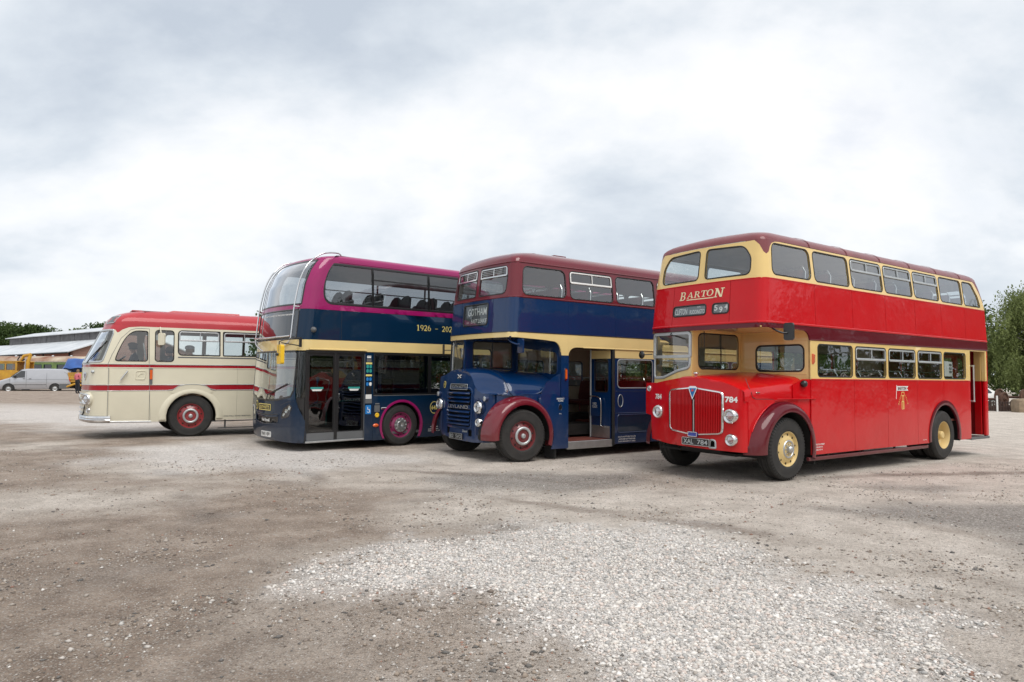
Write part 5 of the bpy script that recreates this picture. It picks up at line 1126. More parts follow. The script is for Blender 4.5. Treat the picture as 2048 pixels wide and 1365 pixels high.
# ================================================================== MODERN DOUBLE DECKER
mb_ = root_at('double_decker_bus', -5.3734, 15.2295, .0889, .7149, .003)
tag(mb_, 'modern navy double decker bus with magenta upper deck and cream waistband', 'bus')
rm = mb_
sh = Shell([(0, 1.265), (2.4, 1.265), (3.1, 1.255), (4.0, 1.225), (4.3, 1.2)], [(.2, -.07), (.5, -.115), (1.1, -.12), (2.2, -.06), (2.4, -.04), (3.1, .03), (3.6, .12), (3.9, .24), (4.05, .34), (4.15, .44)], .12, .27, .27,
           [(0, 10.4), (4.3, 10.3)], 10.4)
sf, so = side_f(sh), side_f(sh, -1)
S = sh.S
wsb = [(-1.13, 1.30), (-1.05, 1.18), (-.6, 1.10), (0, 1.075), (.6, 1.10), (1.05, 1.18), (1.13, 1.30)]
scr = wsb + [(1.16, 2.0), (1.15, 2.10), (1.10, 2.135), (-1.10, 2.135), (-1.15, 2.10), (-1.16, 2.0)]
slot = rpoly([(-.62, .60, .06), (0, .555, .2), (.62, .60, .06), (.66, .80, .05), (0, .775, .3), (-.66, .80, .05)])
qlow = [(S(.245), .66), (S(.10), .95), (S(.03), 1.15), (S(.01), 1.4), (S(.01), 2.135)]
def head_poly(sg):
    p = rpoly([(.72, .70, .04), (.98, .74, .08), (1.12, .95, .05), (1.02, 1.01, .06), (.80, .90, .08)]); return p if sg > 0 else [(-u, v) for u, v in p][::-1]
poly = [(-S(.245), .235), (0, .215), (S(.245), .20)] + qlow + [(1.10, 2.135)] + [(u, v) for u, v in scr if u > 0][::-1][2:] + [(0, 1.075)] + [(u, v) for u, v in wsb if u < 0][::-1] + [(-1.16, 2.0), (-1.15, 2.10), (-1.10, 2.135)] + [(-u, v) for u, v in qlow[::-1]]
pp = [(-S(.245), .235), (0, .215), (S(.245), .20)] + qlow + [(1.10, 2.135), (1.15, 2.10), (1.16, 2.0)] + wsb[::-1] + [(-1.16, 2.0), (-1.15, 2.10), (-1.10, 2.135)] + [(-u, v) for u, v in qlow[::-1]]
patch('front_panel', pp, sh, [NAVY, DARK], rm, holes=[slot, head_poly(1), head_poly(-1)], gu=.06, gv=.08)
o = strip('windscreen', scr, sh, .04, .008, BLACK, rm); patch('pane', scr, sh, GLASSM, o, th=0, off=-.004, gu=.1)
for sg in (1, -1):
    qp = [(S(.245), .66), (S(.10), .95), (S(.03), 1.15), (S(.01), 1.4), (S(.01), 2.135), (S(.245), 2.135)]
    if sg < 0: qp = [(-u, v) for u, v in qp][::-1]
    a_ = patch('quarter_light', qp, sh, BLACK, rm, th=0, off=-.03, gu=.06)
    q2 = [(S(.235), 1.16), (S(.06), 1.16), (S(.025), 1.4), (S(.025), 2.12), (S(.235), 2.12)]
    if sg < 0: q2 = [(-u, v) for u, v in q2]
    patch('pane', q2, sh, GLASSB, a_, th=0, off=-.004, gu=.06)
    h = strip('headlight', head_poly(sg), sh, .014, .004, BLACK, rm); patch('housing', head_poly(sg), sh, NAVY, h, th=0, off=-.04)
    for k, (u, v, r) in enumerate(((1.0, .935, .050), (.90, .865, .046), (.81, .785, .036))):
        p = sh(sg * u, v); nn = normal(sh, sg * u, v); mb = MB(); mb.lathe([(r, -.02), (r, .0), (r * .8, .004), (r * .7, -.012), (.001, -.02)], 18, 0, 'x'); q_ = mb.build('lamp', CHROME, h); q_.rotation_mode = 'QUATERNION'; q_.rotation_quaternion = Vector((1, 0, 0)).rotation_difference(nn); q_.location = p - nn * .006
    patch('cover', head_poly(sg), sh, GLASSC, h, th=0, off=-.001)
    strip('bumper_seam', [(u * sg, v) for u, v in ((.70, .98), (.95, 1.06), (1.25, 1.08), (S(.08), 1.02))], sh, .008, .001, BLACK, rm, closed=False)
o = strip('lower_grille', slot, sh, .02, .008, NAVY, rm); patch('grille_back', slot, sh, BLACK, o, th=0, off=-.03); strip('grille_bar', [(-.60, .75), (0, .725), (.60, .75)], sh, .05, .012, NAVY, o, closed=False, off=-.01)
lettering('lettering', 'Neil Parnell', sh, .02, .645, .07, WHITE, rm, width=.42, bold=.03, off=-.005)
n_ = patch('name_plate', rrect(-.36, .86, .30, .985, .01), sh, BLACK, rm, th=.006, off=.006); strip('plate_rim', rrect(-.36, .86, .30, .985, .01), sh, .016, .004, YELLOW, n_, off=.006); lettering('lettering', 'SOUTH NOTTS', sh, -.03, .922, .07, YELLOW, n_, width=.54, bold=.02, off=.009)
c_ = patch('fleet_badge', [(-.55 + .085 * math.cos(t), .955 + .10 * math.sin(t)) for t in np.linspace(0, 2 * PI, 19)[:-1]], sh, YELLOW, rm, th=.003, off=.005); patch('badge_face', [(-.55 + .065 * math.cos(t), .955 + .078 * math.sin(t)) for t in np.linspace(0, 2 * PI, 19)[:-1]], sh, NAVY, c_, th=0, off=.008); lettering('lettering', '645', sh, -.55, .955, .05, YELLOW, c_, off=.010)
p = sh(.05, .335); plate(rm, (p.x - .012, -.03, .335), .52, .12, 'YN15 EJV', WHITE, BLACK, border=False, bold=.02)
tube_part(rm, 'wiper', [sh(.15, 1.08) + Vector((-.03, 0, 0)), sh(.2, 1.2) + Vector((-.035, 0, 0)), sh(.95, 1.45) + Vector((-.03, 0, 0))], .012, BLACK, 5)
# cream waist all round, navy and magenta above
patch('cream_band', [(-S(10.4), 2.14), (S(10.4), 2.165), (S(10.4), 2.40), (0, 2.385), (-S(10.4), 2.385)], sh, [DCREAM, LIND], rm, gu=.12, gv=.1)
for sg in (1, -1):
    m_ = (lambda l: l) if sg > 0 else (lambda l: [(-u, v) for u, v in l][::-1])
    patch('upper_panel', m_([(1.10, 2.39), (S(1.05), 2.39), (S(1.05), 3.04), (1.10, 3.04)]), sh, [NAVY, LININGG], rm, gu=.06)
    patch('upper_panel', m_([(S(1.053), 2.39), (S(10.4), 2.405), (S(10.4), 3.06), (S(1.053), 3.04)]), sh, [NAVY, LININGG], rm, gu=.5, gv=.3)
    dwin = [(S(u), v) for u, v in rpoly([(.50, 3.19, .34), (9.9, 3.19, .2), (9.9, 4.06, .2), (.50, 4.06, .5)], 8)]
    patch('upper_surround', m_([(1.13, 3.045), (S(10.4), 3.065), (S(10.4), 4.15), (1.13, 4.15)]), sh, [MAGENTA, LININGG], rm, holes=[m_(dwin)], gu=.08, gv=.09, th=.05)
    edges = [.50, 1.82, 3.345, 4.87, 6.4, 7.93, 9.9]
    for i, (a, b) in enumerate(zip(edges, edges[1:])):
        if i == 0: pw = rpoly([(.50, 3.19, .34), (b, 3.19, .01), (b, 4.06, .01), (.50, 4.06, .5)], 8)
        else: pw = rrect(a, 3.19, b, 4.06, .01)
        pw = m_([(S(u), v) for u, v in pw])
        o = strip('window', pw, sh, .055, .004, BLACK, rm); patch('pane', pw, sh, GLASSD, o, th=0, off=-.008, gu=.4, gv=.3)
        if i: strip('vent_bar', m_([(S(a + .03), 3.80), (S(b - .03), 3.80)]), sh, .03, .004, BLACK, o, closed=False)
# upper front screens
lowg = rrect(-1.08, 2.42, 1.08, 3.03, .02)
o = strip('route_screen', lowg, sh, .03, .008, BLACK, rm); patch('backing', lowg, sh, BLACK, o, th=0, off=-.12, gu=.12); patch('pane', lowg, sh, GLASSB, o, th=0, off=-.003, gu=.1); lettering('lettering', 'Nottingham Connection for best price guaranteed', sh, .15, 2.935, .06, WHITE, o, width=1.55, bold=.02, off=.001)
patch('upper_lip', [(-1.10, 2.388), (1.10, 2.388), (1.10, 2.418), (-1.10, 2.418)], sh, NAVY, rm, off=-.002)
patch('magenta_strip', [(-1.125, 3.045), (1.125, 3.045), (1.125, 3.135), (-1.125, 3.135)], sh, [MAGENTA, LININGG], rm, gu=.1)
topg = rrect(-1.12, 3.15, 1.12, 4.14, [.02, .02, .1, .1])
o = strip('upper_windscreen', topg, sh, .035, .006, BLACK, rm); patch('pane', topg, sh, GLASSM, o, th=0, off=-.003, gu=.1, gv=.05); strip('screen_post', [(-.86, 3.15), (-.86, 4.13)], sh, .02, .004, BLACK, o, closed=False)
roof(sh, 'roof', 4.15, .22, .62, .4, .15, .03, [MAGENTA, LININGG], rm, rcg=.1)
# lower nearside
XD0, XD1 = .27, 1.625
low = [(a, b) for a, b in ((3.41, 4.93), (4.97, 6.5), (6.54, 8.0))]
patch('door_side_panel', [(1.64, .175), (1.848, .175), (1.848, 2.14), (1.64, 2.14)], sf, [NAVY, LIND], rm)
patch('lower_panel', arch_cut(1.852, 3.46, .165, 1.165, 2.60, .485, .53, rz=.54), sf, [NAVY, LIND], rm); patch('lower_panel', arch_cut(3.463, 10.4, .165, 1.165, 7.9, .485, .56), sf, [NAVY, LIND], rm, gu=.5, gv=.3)
patch('window_band', [(1.852, 1.17), (10.4, 1.17), (10.4, 2.16), (1.852, 2.14)], sf, [BLACK, LIND], rm, holes=[rrect(1.875, 1.20, 3.345, 2.11, .03)] + [rrect(a, 1.20, b, 2.11, .03) for a, b in low], th=.04, gu=.5, gv=.3)
for k, (a, b) in enumerate([(1.875, 3.345)] + low): win(rm, sf, rrect(a, 1.20, b, 2.11, .03), BLACK, GLASSB if k == 0 else GLASSD, gw=.03, proud=.003)
strip('moulding', [(1.86, 1.168), (10, 1.168)], sf, .012, .005, GREY, rm, closed=False)
mb = MB(); prof = [(.575, -1.262), (.58, -1.285), (.545, -1.29), (.525, -1.285), (.522, -1.24)]
mb.grid([[(2.60 + r * math.cos(t), y, .485 + r * math.sin(t) if math.sin(t) > 0 else .485 + (t if t < 1 else PI - t) * .55) for r, y in prof] for t in np.linspace(R(-30), R(210), 36)], 0, True); mb.build('wheel_arch', MAGENTA, rm, 40)
for xc in (2.60, 7.9):
    mb = MB(); mb.grid([[(xc + .56 * math.cos(t), y, .485 + .56 * math.sin(t)) for y in (-1.24, -.5)] for t in np.linspace(R(-20), R(200), 24)], 0, True); mb.build('wheel_box', DARK, rm)
# doors
box_part(rm, 'door_header', (XD0 - .02, -1.27, 2.11), (XD1 + .02, -1.20, 2.165), BLACK, .004); strip('door_rain_rail', [(XD0 - .02, 2.185), (XD1 + .05, 2.185)], sf, .03, .03, DCREAM, rm, closed=False)
for a, b in ((XD0 + .01, .935), (.955, XD1)):
    fl_ = lambda u, v: Vector((u, -1.245, v))
    hole = rrect(a + .06, .42, b - .05, 2.05, .04)
    d_ = patch('door', [(a, .235), (b, .235), (b, 2.11), (a, 2.11)], fl_, [GREY if False else BLACK], rm, holes=[hole], th=.05); patch('pane', hole, fl_, GLASSB, d_, th=0, off=-.015); patch('kick_panel', rrect(a + .01, .24, b - .01, .40, .02), fl_, GREY, d_, th=.01, off=.006)
    um = a + .09 if a < .5 else b - .38
    patch('door_notice', [(um, 1.335), (um + .29, 1.335), (um + .29, 1.375), (um, 1.375)], fl_, TEAL, d_, th=0, off=-.01); patch('door_notice', [(um + .05, 1.29), (um + .24, 1.29), (um + .27, 1.33), (um + .02, 1.33)], fl_, PAPER, d_, th=0, off=-.01)
box_part(rm, 'door_post', (.91, -1.262, .235), (.985, -1.20, 2.11), GREY if False else BLACK, .006); box_part(rm, 'door_sill', (XD0 - .01, -1.275, .195), (XD1 + .01, -1.0, .232), ALU, .005)
box_part(rm, 'door_jamb', (XD0 - .03, -1.262, .21), (XD0 + .008, -1.16, 2.16), BLACK); box_part(rm, 'door_jamb', (XD1 + .002, -1.262, .21), (XD1 + .014, -1.16, 2.16), GREY)
tube_part(rm, 'door_rail', smoothpts([(.33, -1.12, 1.07), (.6, -1.12, 1.06), (.74, -1.12, 1.02), (.79, -1.12, .9), (.79, -1.12, .55)]), .02, TEAL); tube_part(rm, 'door_rail', smoothpts([(1.02, -1.12, 1.05), (1.3, -1.12, 1.07), (1.58, -1.12, 1.09)]), .02, TEAL); tube_part(rm, 'stanchion', [(1.22, -.7, .35), (1.22, -.7, 2.1)], .02, TEAL)
# notices by the door
st = [(2.045, .10, .028, WHITE), (1.965, .12, .03, GREY), (1.90, .155, .02, YELLOW), (1.63, .155, .02, YELLOW), (1.29, .14, .09, BLACK), (1.15, .15, .05, PAPER), (1.045, .17, .045, GREY)]
for v, w_, h_, mt in st: patch('notice', [(1.735 - w_ / 2, v - h_), (1.735 + w_ / 2, v - h_), (1.735 + w_ / 2, v + h_), (1.735 - w_ / 2, v + h_)], sf, mt, rm, th=0, off=.004)
for j, (v, mt) in enumerate(((1.83, TEAL), (1.73, TEAL), (1.545, SIGNB), (1.435, SIGNB))):
    for u in (1.70, 1.775): patch('pictogram', rrect(u - .03, v - .04, u + .03, v + .04, .025), sf, mt if not (j == 3 and u > 1.75) else WHITE, rm, th=0, off=.005)
o = patch('wheelchair_sign', rrect(1.66, .76, 1.80, .96, .015), sf, SIGNB, rm, th=.001, off=.004); mb = MB(); strip('', [(1.735 + .035 * math.cos(t), .835 + .04 * math.sin(t)) for t in np.linspace(-2.6, 1.2, 12)], sf, .012, .002, None, None, closed=False, off=.004, mb=mb); strip('', [(1.715, .92), (1.72, .86), (1.755, .86), (1.775, .80)], sf, .014, .003, None, None, closed=False, off=.004, mb=mb); mb.build('symbol', WHITE, o)
lettering('lettering', 'WELCOME', sf, 1.735, 2.06, .022, NAVY, rm, width=.085, off=.006)
box_part(rm, 'door_control', (1.885, -1.285, .80), (2.02, -1.262, .95), GREY, .006); box_part(rm, 'door_control_hood', (1.90, -1.29, .965), (2.01, -1.262, 1.0), GREY, .01)
mb = MB(); mb.lathe([(.05, 0), (.055, .015), (.035, .02), (.02, .012), (.001, .012)], 20, 0, 'y'); o = mb.build('emergency_button', YEL, rm); o.location = (1.955, -1.262, .73); o.rotation_euler = (0, 0, PI)
mb = MB(); mb.lathe([(.001, .02), (.06, .016), (.075, 0)], 20, 0, 'y'); o = mb.build('side_indicator', AMBER, rm); o.location = (1.93, -1.264, .50); o.scale = (1, 1, .55); o.rotation_euler = (0, 0, PI)
box_part(rm, 'side_lamp', (2.06, -1.285, .855), (2.20, -1.262, .90), CHROME, .015)
mb = MB(); mb.lathe([(.001, .08), (.035, .075), (.04, .05), (.055, .04), (.06, 0)], 18, 0, 'y'); o = mb.build('camera_dome', GREY, rm); p = sf(.30, 2.60); o.location = p; o.rotation_euler = (0, 0, PI)
serif_text('lettering', [(c_h, 2.985 + i * .105, 2.70, .105, .135) for i, c_h in enumerate('1926 - 2026') if c_h != ' '], sf, YELLOW, rm, shear=0.)
o = strip('route_badge', [(3.52 + .115 * math.cos(t), .86 + .14 * math.sin(t)) for t in np.linspace(0, 2 * PI, 25)[:-1]], sf, .016, .002, YELLOW, rm); lettering('lettering', '645', sf, 3.52, .86, .10, YELLOW, o, width=.17, bold=.03)
for i, tx in enumerate(('Nottingham', 'Lower Parliament St', 'Nottingham NG1 1GG')): lettering('lettering', tx, sf, 3.52, .40 - i * .05, .032, WHITE, rm, width=(.22, .34, .34)[i], bold=.02)
strip('panel_seam', [(1.86, .46), (2.03, .46)], sf, .008, .002, BLACK, rm, closed=False); strip('panel_seam', [(3.18, .46), (3.46, .46)], sf, .008, .002, BLACK, rm, closed=False); strip('panel_seam', [(S(1.05) - S(0), 2.40), (1.05, 3.9)] if False else [(1.05, 2.40), (1.05, 3.03)], sf, .006, .002, BLACK, rm, closed=False)
# offside wall, rear, floors
patch('offside_panel', [(-10.4, .18), (-.27, .18), (-.27, 2.14), (-10.4, 2.14)], so, [NAVY, LIND], rm, holes=[rrect(-b, 1.2, -a, 2.05, .05) for a, b in [(.4, 1.3), (1.5, 3.3)] + low + [(8.1, 9.8)]], gu=.5, gv=.3)
for a, b in [(.4, 1.3), (1.5, 3.3)] + low + [(8.1, 9.8)]: win(rm, so, rrect(-b, 1.2, -a, 2.05, .05), BLACK, GLASSD)
patch('rear_panel', [(-1.25, .2), (1.25, .2), (1.2, 4.15), (-1.2, 4.15)], lambda u, v: Vector((10.33, u, v)), [NAVY, LININGG], rm)
box_part(rm, 'lower_floor', (.15, -1.2, .28), (10.2, 1.22, .33), GREY); box_part(rm, 'upper_floor', (.25, -1.2, 2.33), (10.2, 1.2, 2.38), LIND); box_part(rm, 'underframe', (.6, -1.1, .2), (10.0, 1.1, .29), DARK)
seats(rm, [3.6, 4.4, 5.2, 6.0], (-.75, .75), .33, SEATG, .8, rail=False)
for x in (1.0, 1.8, 2.55, 3.3, 4.05, 4.8, 5.55, 6.3):
    for y in (-.95, -.50, .50, .95):
        key = 'single'
        if key in SEATM: o = bpy.data.objects.new('seat', SEATM[key]); link(o, rm)
        else:
            mb = MB(); mb.box((-.2, -.2, .36), (.2, .2, .46), 0, .03); rows = [[(.2 + .12 * t + dx, yy * wk, .44 + .72 * t) for yy in np.linspace(-1, 1, 7)] for dx, t, wk in ((0, 0, .2), (-.02, .5, .21), (-.02, .75, .2), (0, .9, .17), (.02, 1, .09), (.07, .9, .17), (.07, .5, .21), (.05, 0, .2))]
            mb.grid(rows, 0, True); mb.box((-.1, -.05, 0), (.1, .05, .37), 0); o = mb.build('seat', [SEATG], rm, 50); SEATM[key] = o.data
        o.location = (x, y, 2.38)
box_part(rm, 'dashboard', (.10, -.78, .33), (.40, .85, 1.02), BLACK, .06); steering(rm, (.55, .62, 1.22), .45); seats(rm, [1.0], (.62,), .55, SEATG, .5, .15, False); box_part(rm, 'cab_screen', (.9, .1, .33), (.94, 1.2, 1.15), GREY, .01)
box_part(rm, 'ticket_machine', (.45, .0, 1.05), (.6, .2, 1.35), TEAL, .02)
for x, y, sd_ in ((2.60, -1.10, -1), (2.60, 1.10, 1), (7.9, -1.10, -1), (7.9, 1.10, 1)):
    wl = make_wheel(rm, x, y, .48, .48, .27, 'modern', RIMG, sd_, 0, .29); hub(wl, sd_, .27, 'modern')
# guard rails
for sg in (1, -1):
    pts = [sh(sg * 1.0, z) + Vector((-.07, 0, 0)) for z in (2.42, 2.7, 3.05, 3.4, 3.7, 3.95, 4.1)] + [Vector((.62, -sg * .99, 4.26)), Vector((.82, -sg * .99, 4.335)), Vector((1.08, -sg * 1.0, 4.35)), Vector((1.16, -sg * 1.0, 4.27))]
    mb = MB(); mb.tube(smoothpts(pts, 3), .017, 8)
    mb.tube([sh(sg * 1.0, 3.1) + Vector((-.09, 0, 0)), sh(sg * 1.09, 3.09)], .012, 6)
    p0 = pts[0]; mb.tube(smoothpts([p0, p0 + Vector((-.02, sg * .1, -.10)), p0 + Vector((-.05, sg * .45, -.22)), p0 + Vector((-.02, sg * .75, -.30))], 3), .02, 7)
    mb.build('branch_guard', CHROME, rm)
tube_part(rm, 'guard_crossbar', [sh(-1.0, 2.46) + Vector((-.09, 0, 0)), sh(0, 2.44) + Vector((-.07, 0, 0)), sh(1.0, 2.46) + Vector((-.09, 0, 0))], .02, CHROME)
# mirrors
mb = MB(); mb.tube([sh(S(.0), 2.42) + Vector((0, -.02, 0)), Vector((-.22, -1.18, 2.36)), Vector((-.30, -1.16, 2.32)), Vector((-.30, -1.16, 2.12))], .014, 6); mb.tube([sh(S(.05), 2.25) + Vector((0, -.01, 0)), Vector((-.26, -1.17, 2.30))], .012, 6); mb.box((.08, -1.30, 2.22), (.13, -1.26, 2.42)); mr = mb.build('mirror', BLACK, rm)
hd = patch('mirror_head', rrect(-.10, -.20, .10, .20, .04), lambda u, v: Vector((-.31, -1.17 - u, 2.06 + v)), [YEL, BLACK], mr, th=.08)
mb = MB(); mb.lathe([(.001, .04), (.03, .035), (.035, 0)], 12, 0, 'x'); k_ = mb.build('mirror_knuckle', BLACK, mr); k_.location = (-.315, -1.14, 2.06); k_.rotation_euler = (0, 0, PI)
strip('roof_gutter', [(1.0, 4.115), (10.2, 4.115)], sf, .018, .012, MAGENTA, rm, closed=False)
# ================================================================== COACH
rc_ = root_at('coach', -10.537, 16.744, .2139, .5996, .0001)
tag(rc_, 'cream vintage single deck coach with red roof and thin red bands', 'coach')
sh = Shell([(0, 1.17), (.5, 1.20), (1.3, 1.215), (2.0, 1.20), (2.69, 1.125), (3.0, 1.05)], [(.3, .02), (.6, .0), (1.78, .0), (2.2, .19), (2.64, .39), (2.72, .43), (3.2, .6)], .10, .48, .60, [(0, 8.6), (3, 8.5)], 8.6, rct=[(1.7, .48), (2.64, .22), (3, .2)])
sf, so = side_f(sh), side_f(sh, -1); S = sh.S
bands = [(.42, 1.15, CCREAM, 'lower_panel'), (1.158, 1.285, CRED, 'red_band'), (1.29, 1.695, CCREAM, 'waist_panel'), (1.70, 1.775, CRED, 'red_band'), (1.78, 2.69, CCREAM, 'window_surround')]
WX = [2.29]; WZ = .50
cuts = [-S(8.6), -S(.52), 0, S(.52), S(1.345), S(3.35), S(8.6)]
wsp = rpoly([(.035, 1.815, .05), (.62, 1.81, .2), (1.20, 1.835, .07), (1.20, 2.50, .07), (1.14, 2.585, .06), (.035, 2.60, .05)])
drv = [(S(u), v) for u, v in [tuple(q[:2]) for q in smoothpts([(.70, 1.855, 0), (.65, 1.87, 0), (.635, 1.92, 0), (.65, 2.05, 0), (.70, 2.25, 0), (.775, 2.42, 0), (.88, 2.53, 0), (1.0, 2.578, 0), (1.15, 2.585, 0)], 3)] + [(1.245, 2.583), (1.27, 2.57), (1.28, 2.54), (1.285, 1.92), (1.275, 1.88), (1.24, 1.857)]][::-1]
w1 = [(S(u), v) for u, v in rrect(1.445, 1.855, 1.855, 2.615, .07)]
w2 = [(S(u), v) for u, v in rrect(1.955, 2.02, 2.915, 2.625, [.09, .01, .01, .09])]
ws_ = [w2] + [[(S(u), v) for u, v in rrect(a, 2.02, a + 1.0, 2.625, .02)] for a in (3.0, 4.05, 5.1, 6.15, 7.2)]
mir = lambda p: [(-u, v) for u, v in p][::-1]
allw = [wsp, drv, w1] + ws_; allw += [mir(p) for p in allw]
dispw = rrect(-.33, 2.735, .33, 2.86, [.03, .03, .05, .05])
for z0, z1, mt, nm in bands:
    if nm == 'window_surround':
        patch(nm, [(-S(8.6), z0), (S(8.6), z0), (S(8.6), 2.69), (S(1.1), 2.69), (S(.80), 2.665), (S(.64), 2.60), (S(.56), 2.54), (S(.50), 2.53), (1.2, 2.60), (0, 2.635), (-1.2, 2.60), (-S(.5), 2.53), (-S(.64), 2.6), (-S(.8), 2.665), (-S(1.1), 2.69), (-S(8.6), 2.69)], sh, [mt, LINING], rc_, holes=allw, gu=.1, gv=.1, th=.04)
        continue
    for a, b in zip(cuts, cuts[1:]):
        a2, b2 = a + .002, b - .002
        if nm == 'lower_panel' and a2 < S(2.3) < b2:
            p = [(u, v) for u, v in [(S(x), z) for x, z in arch_cut(1.347, 3.348, .40, 1.15, WX[0], WZ, .57, rz=.58)]]
        elif nm == 'lower_panel' and abs(a) > 3 and abs(b) > 7: p = [(S(x), z) for x, z in arch_cut(3.352, 8.6, .40, 1.15, 7.0, WZ, .58)]
        elif nm == 'lower_panel' and a < -5: p = [(-S(x), z) for x, z in arch_cut(.52, 8.6, .40, 1.15, WX[0], WZ, .57)]
        else: p = [(a2, z0), (b2, z0), (b2, z1), (a2, z1)]
        patch(nm, p, sh, [mt, LINING], rc_, gu=.09 if abs(a) < 2.2 and abs(b) < 2.2 else .3, gv=.12)
    strip('moulding', [(-S(8.5), z1 + .002), (S(8.5), z1 + .002)], sh, .018, .008, CHROME if nm != 'waist_panel' else CCREAM, rc_, closed=False)
strip('moulding', [(S(1.95), 1.965), (S(8.5), 1.965)], sh, .03, .008, GREY, rc_, closed=False)
o = strip('windscreen', wsp, sh, .045, .014, SILVER, rc_); patch('pane', wsp, sh, GLASSC, o, th=0, off=-.005, gu=.1)
o = strip('windscreen', mir(wsp), sh, .045, .014, SILVER, rc_); patch('pane', mir(wsp), sh, GLASSC, o, th=0, off=-.005, gu=.1)
for q, v in ((drv, None), (w1, None)): win(rc_, sh, q, RUBBER, GLASSC); win(rc_, sh, mir(q), RUBBER, GLASSC)
for q in ws_: win(rc_, sh, q, RUBBER, GLASSC, vent=.20, ventmat=ALU, gw=.03); win(rc_, sh, mir(q), RUBBER, GLASSC)
# roof: front peak over the screens, then the dome
pk = [(-S(8.6), 2.692), (-S(1.1), 2.692), (-S(.8), 2.667), (-S(.64), 2.602), (-S(.56), 2.54), (-S(.50), 2.532), (-1.2, 2.602), (0, 2.637), (1.2, 2.602), (S(.50), 2.532), (S(.56), 2.54), (S(.64), 2.602), (S(.80), 2.667), (S(1.1), 2.692), (S(8.6), 2.692), (S(8.6), 2.715), (-S(8.6), 2.715)]
patch('roof_edge', pk, sh, [CROOF, LINING], rc_, gu=.1, gv=.05, th=.04)
roof(sh, 'roof', 2.713, .52, .75, .5, .40, .04, [CROOF, LINING], rc_, n1_=10, rcg=.25)
# destination glass let into the roof front
_h0, _x0, _c0 = lerp_list(sh.hw, 2.713), lerp_list(sh.xf, 2.713), lerp_list(sh.rct, 2.713)
def fz(u, v):
    d = 1 - math.cos(math.asin(max(-.99, min(.99, (v - 2.713) / .40)))); x, y = sh.at(u, _h0 - .52 * d, _x0 + .75 * d, 8.5, _c0 + .25 * d, sh.bow); return Vector((x, y, v))
for c0 in (.68, -.68):
    o = strip('roof_window', rrect(c0 - .34, 2.765, c0 + .34, 2.945, .05), fz, .025, .015, SILVER, rc_); patch('pane', rrect(c0 - .34, 2.765, c0 + .34, 2.945, .05), fz, [BLINDG], o, th=0, off=.006)
mb = MB(); rows = [[(x, y, z) for y, z in ((-.62, 3.07), (-.58, 3.155), (.58, 3.155), (.62, 3.07))] for x in (1.75, 1.9, 3.2, 3.5)]; rows[0] = [(1.72, y, z - .05) for _, y, z in rows[0]]; mb.grid(rows, 0, False); mb.build('roof_rack', CROOF, rc_)
box_part(rc_, 'roof_hatch', (1.0, -.25, 3.12), (1.25, .25, 3.15), CROOF, .01)
# front fittings
for k, z in enumerate((.62, .73, .84, .95, 1.06)): strip('grille_bar', [(-.62 + .03 * (4 - k), z), (.62 - .03 * (4 - k), z)], sh, .03, .03, SILVER, rc_, closed=False)
tube_part(rc_, 'grille_edge', smoothpts([sh(.42, .56) + Vector((-.02, 0, 0)), sh(.56, .70) + Vector((-.02, 0, 0)), sh(.62, .9) + Vector((-.02, 0, 0)), sh(.64, 1.1) + Vector((-.02, 0, 0))]), .012, BLACK, 5)
for sg in (1, -1):
    p = sh(sg * .84, .95); nn = normal(sh, sg * .95, .95); mb = MB(); mb.lathe([(.001, -.15), (.15, -.10), (.165, -.02), (.16, .03), (.13, .05)], 26, 0, 'x'); q_ = mb.build('headlight_pod', CCREAM, rc_); q_.location = p + nn * .02; q_.rotation_mode = 'QUATERNION'; q_.rotation_quaternion = Vector((1, 0, 0)).rotation_difference(nn)
    headlight(rc_, p + nn * .085, .125, d=nn)
    p = sh(sg * .84, .69); headlight(rc_, p + nn * .02, .06, name='foglight', d=nn)
    p = sh(sg * .98, 1.595); mb = MB(); mb.lathe([(.001, .05), (.03, .04), (.04, 0)], 14, 0, 'x'); q_ = mb.build('sidelight', SILVER, rc_); q_.location = p; q_.rotation_mode = 'QUATERNION'; q_.rotation_quaternion = Vector((1, 0, 0)).rotation_difference(normal(sh, sg * .98, 1.595))
    tube_part(rc_, 'wiper', [sh(sg * .62, 1.80) + Vector((-.03, 0, 0)), sh(sg * .72, 1.95) + Vector((-.035, 0, 0)), sh(sg * .98, 2.18) + Vector((-.03, 0, 0))], .012, BLACK, 5); tube_part(rc_, 'wiper_blade', [sh(sg * .80, 1.88) + Vector((-.025, 0, 0)), sh(sg * 1.10, 2.33) + Vector((-.02, 0, 0))], .012, BLACK, 5)
o = patch('badge', [(.40, 1.57), (.40, 1.50), (.46, 1.44), (.50, 1.38), (.54, 1.44), (.60, 1.50), (.60, 1.57), (.50, 1.60)], sh, CHROME, rc_, th=.02, off=.015); patch('badge_face', [(.44, 1.55), (.45, 1.49), (.50, 1.43), (.55, 1.49), (.56, 1.55)], sh, MAROON, o, th=0, off=.017)
mb = MB(); rows = []
for q in np.linspace(-1.4, 1.4, 35):
    p = sh(q, .5); n_ = normal(sh, q, .6); rows.append([p + n_ * a + Vector((0, 0, b - .5)) for a, b in ((.0, .40), (.04, .42), (.05, .47), (.035, .49), (.05, .51), (.04, .56), (.0, .575))])
mb.grid(rows, 0, True); mb.build('bumper', CHROME, rc_, 40)
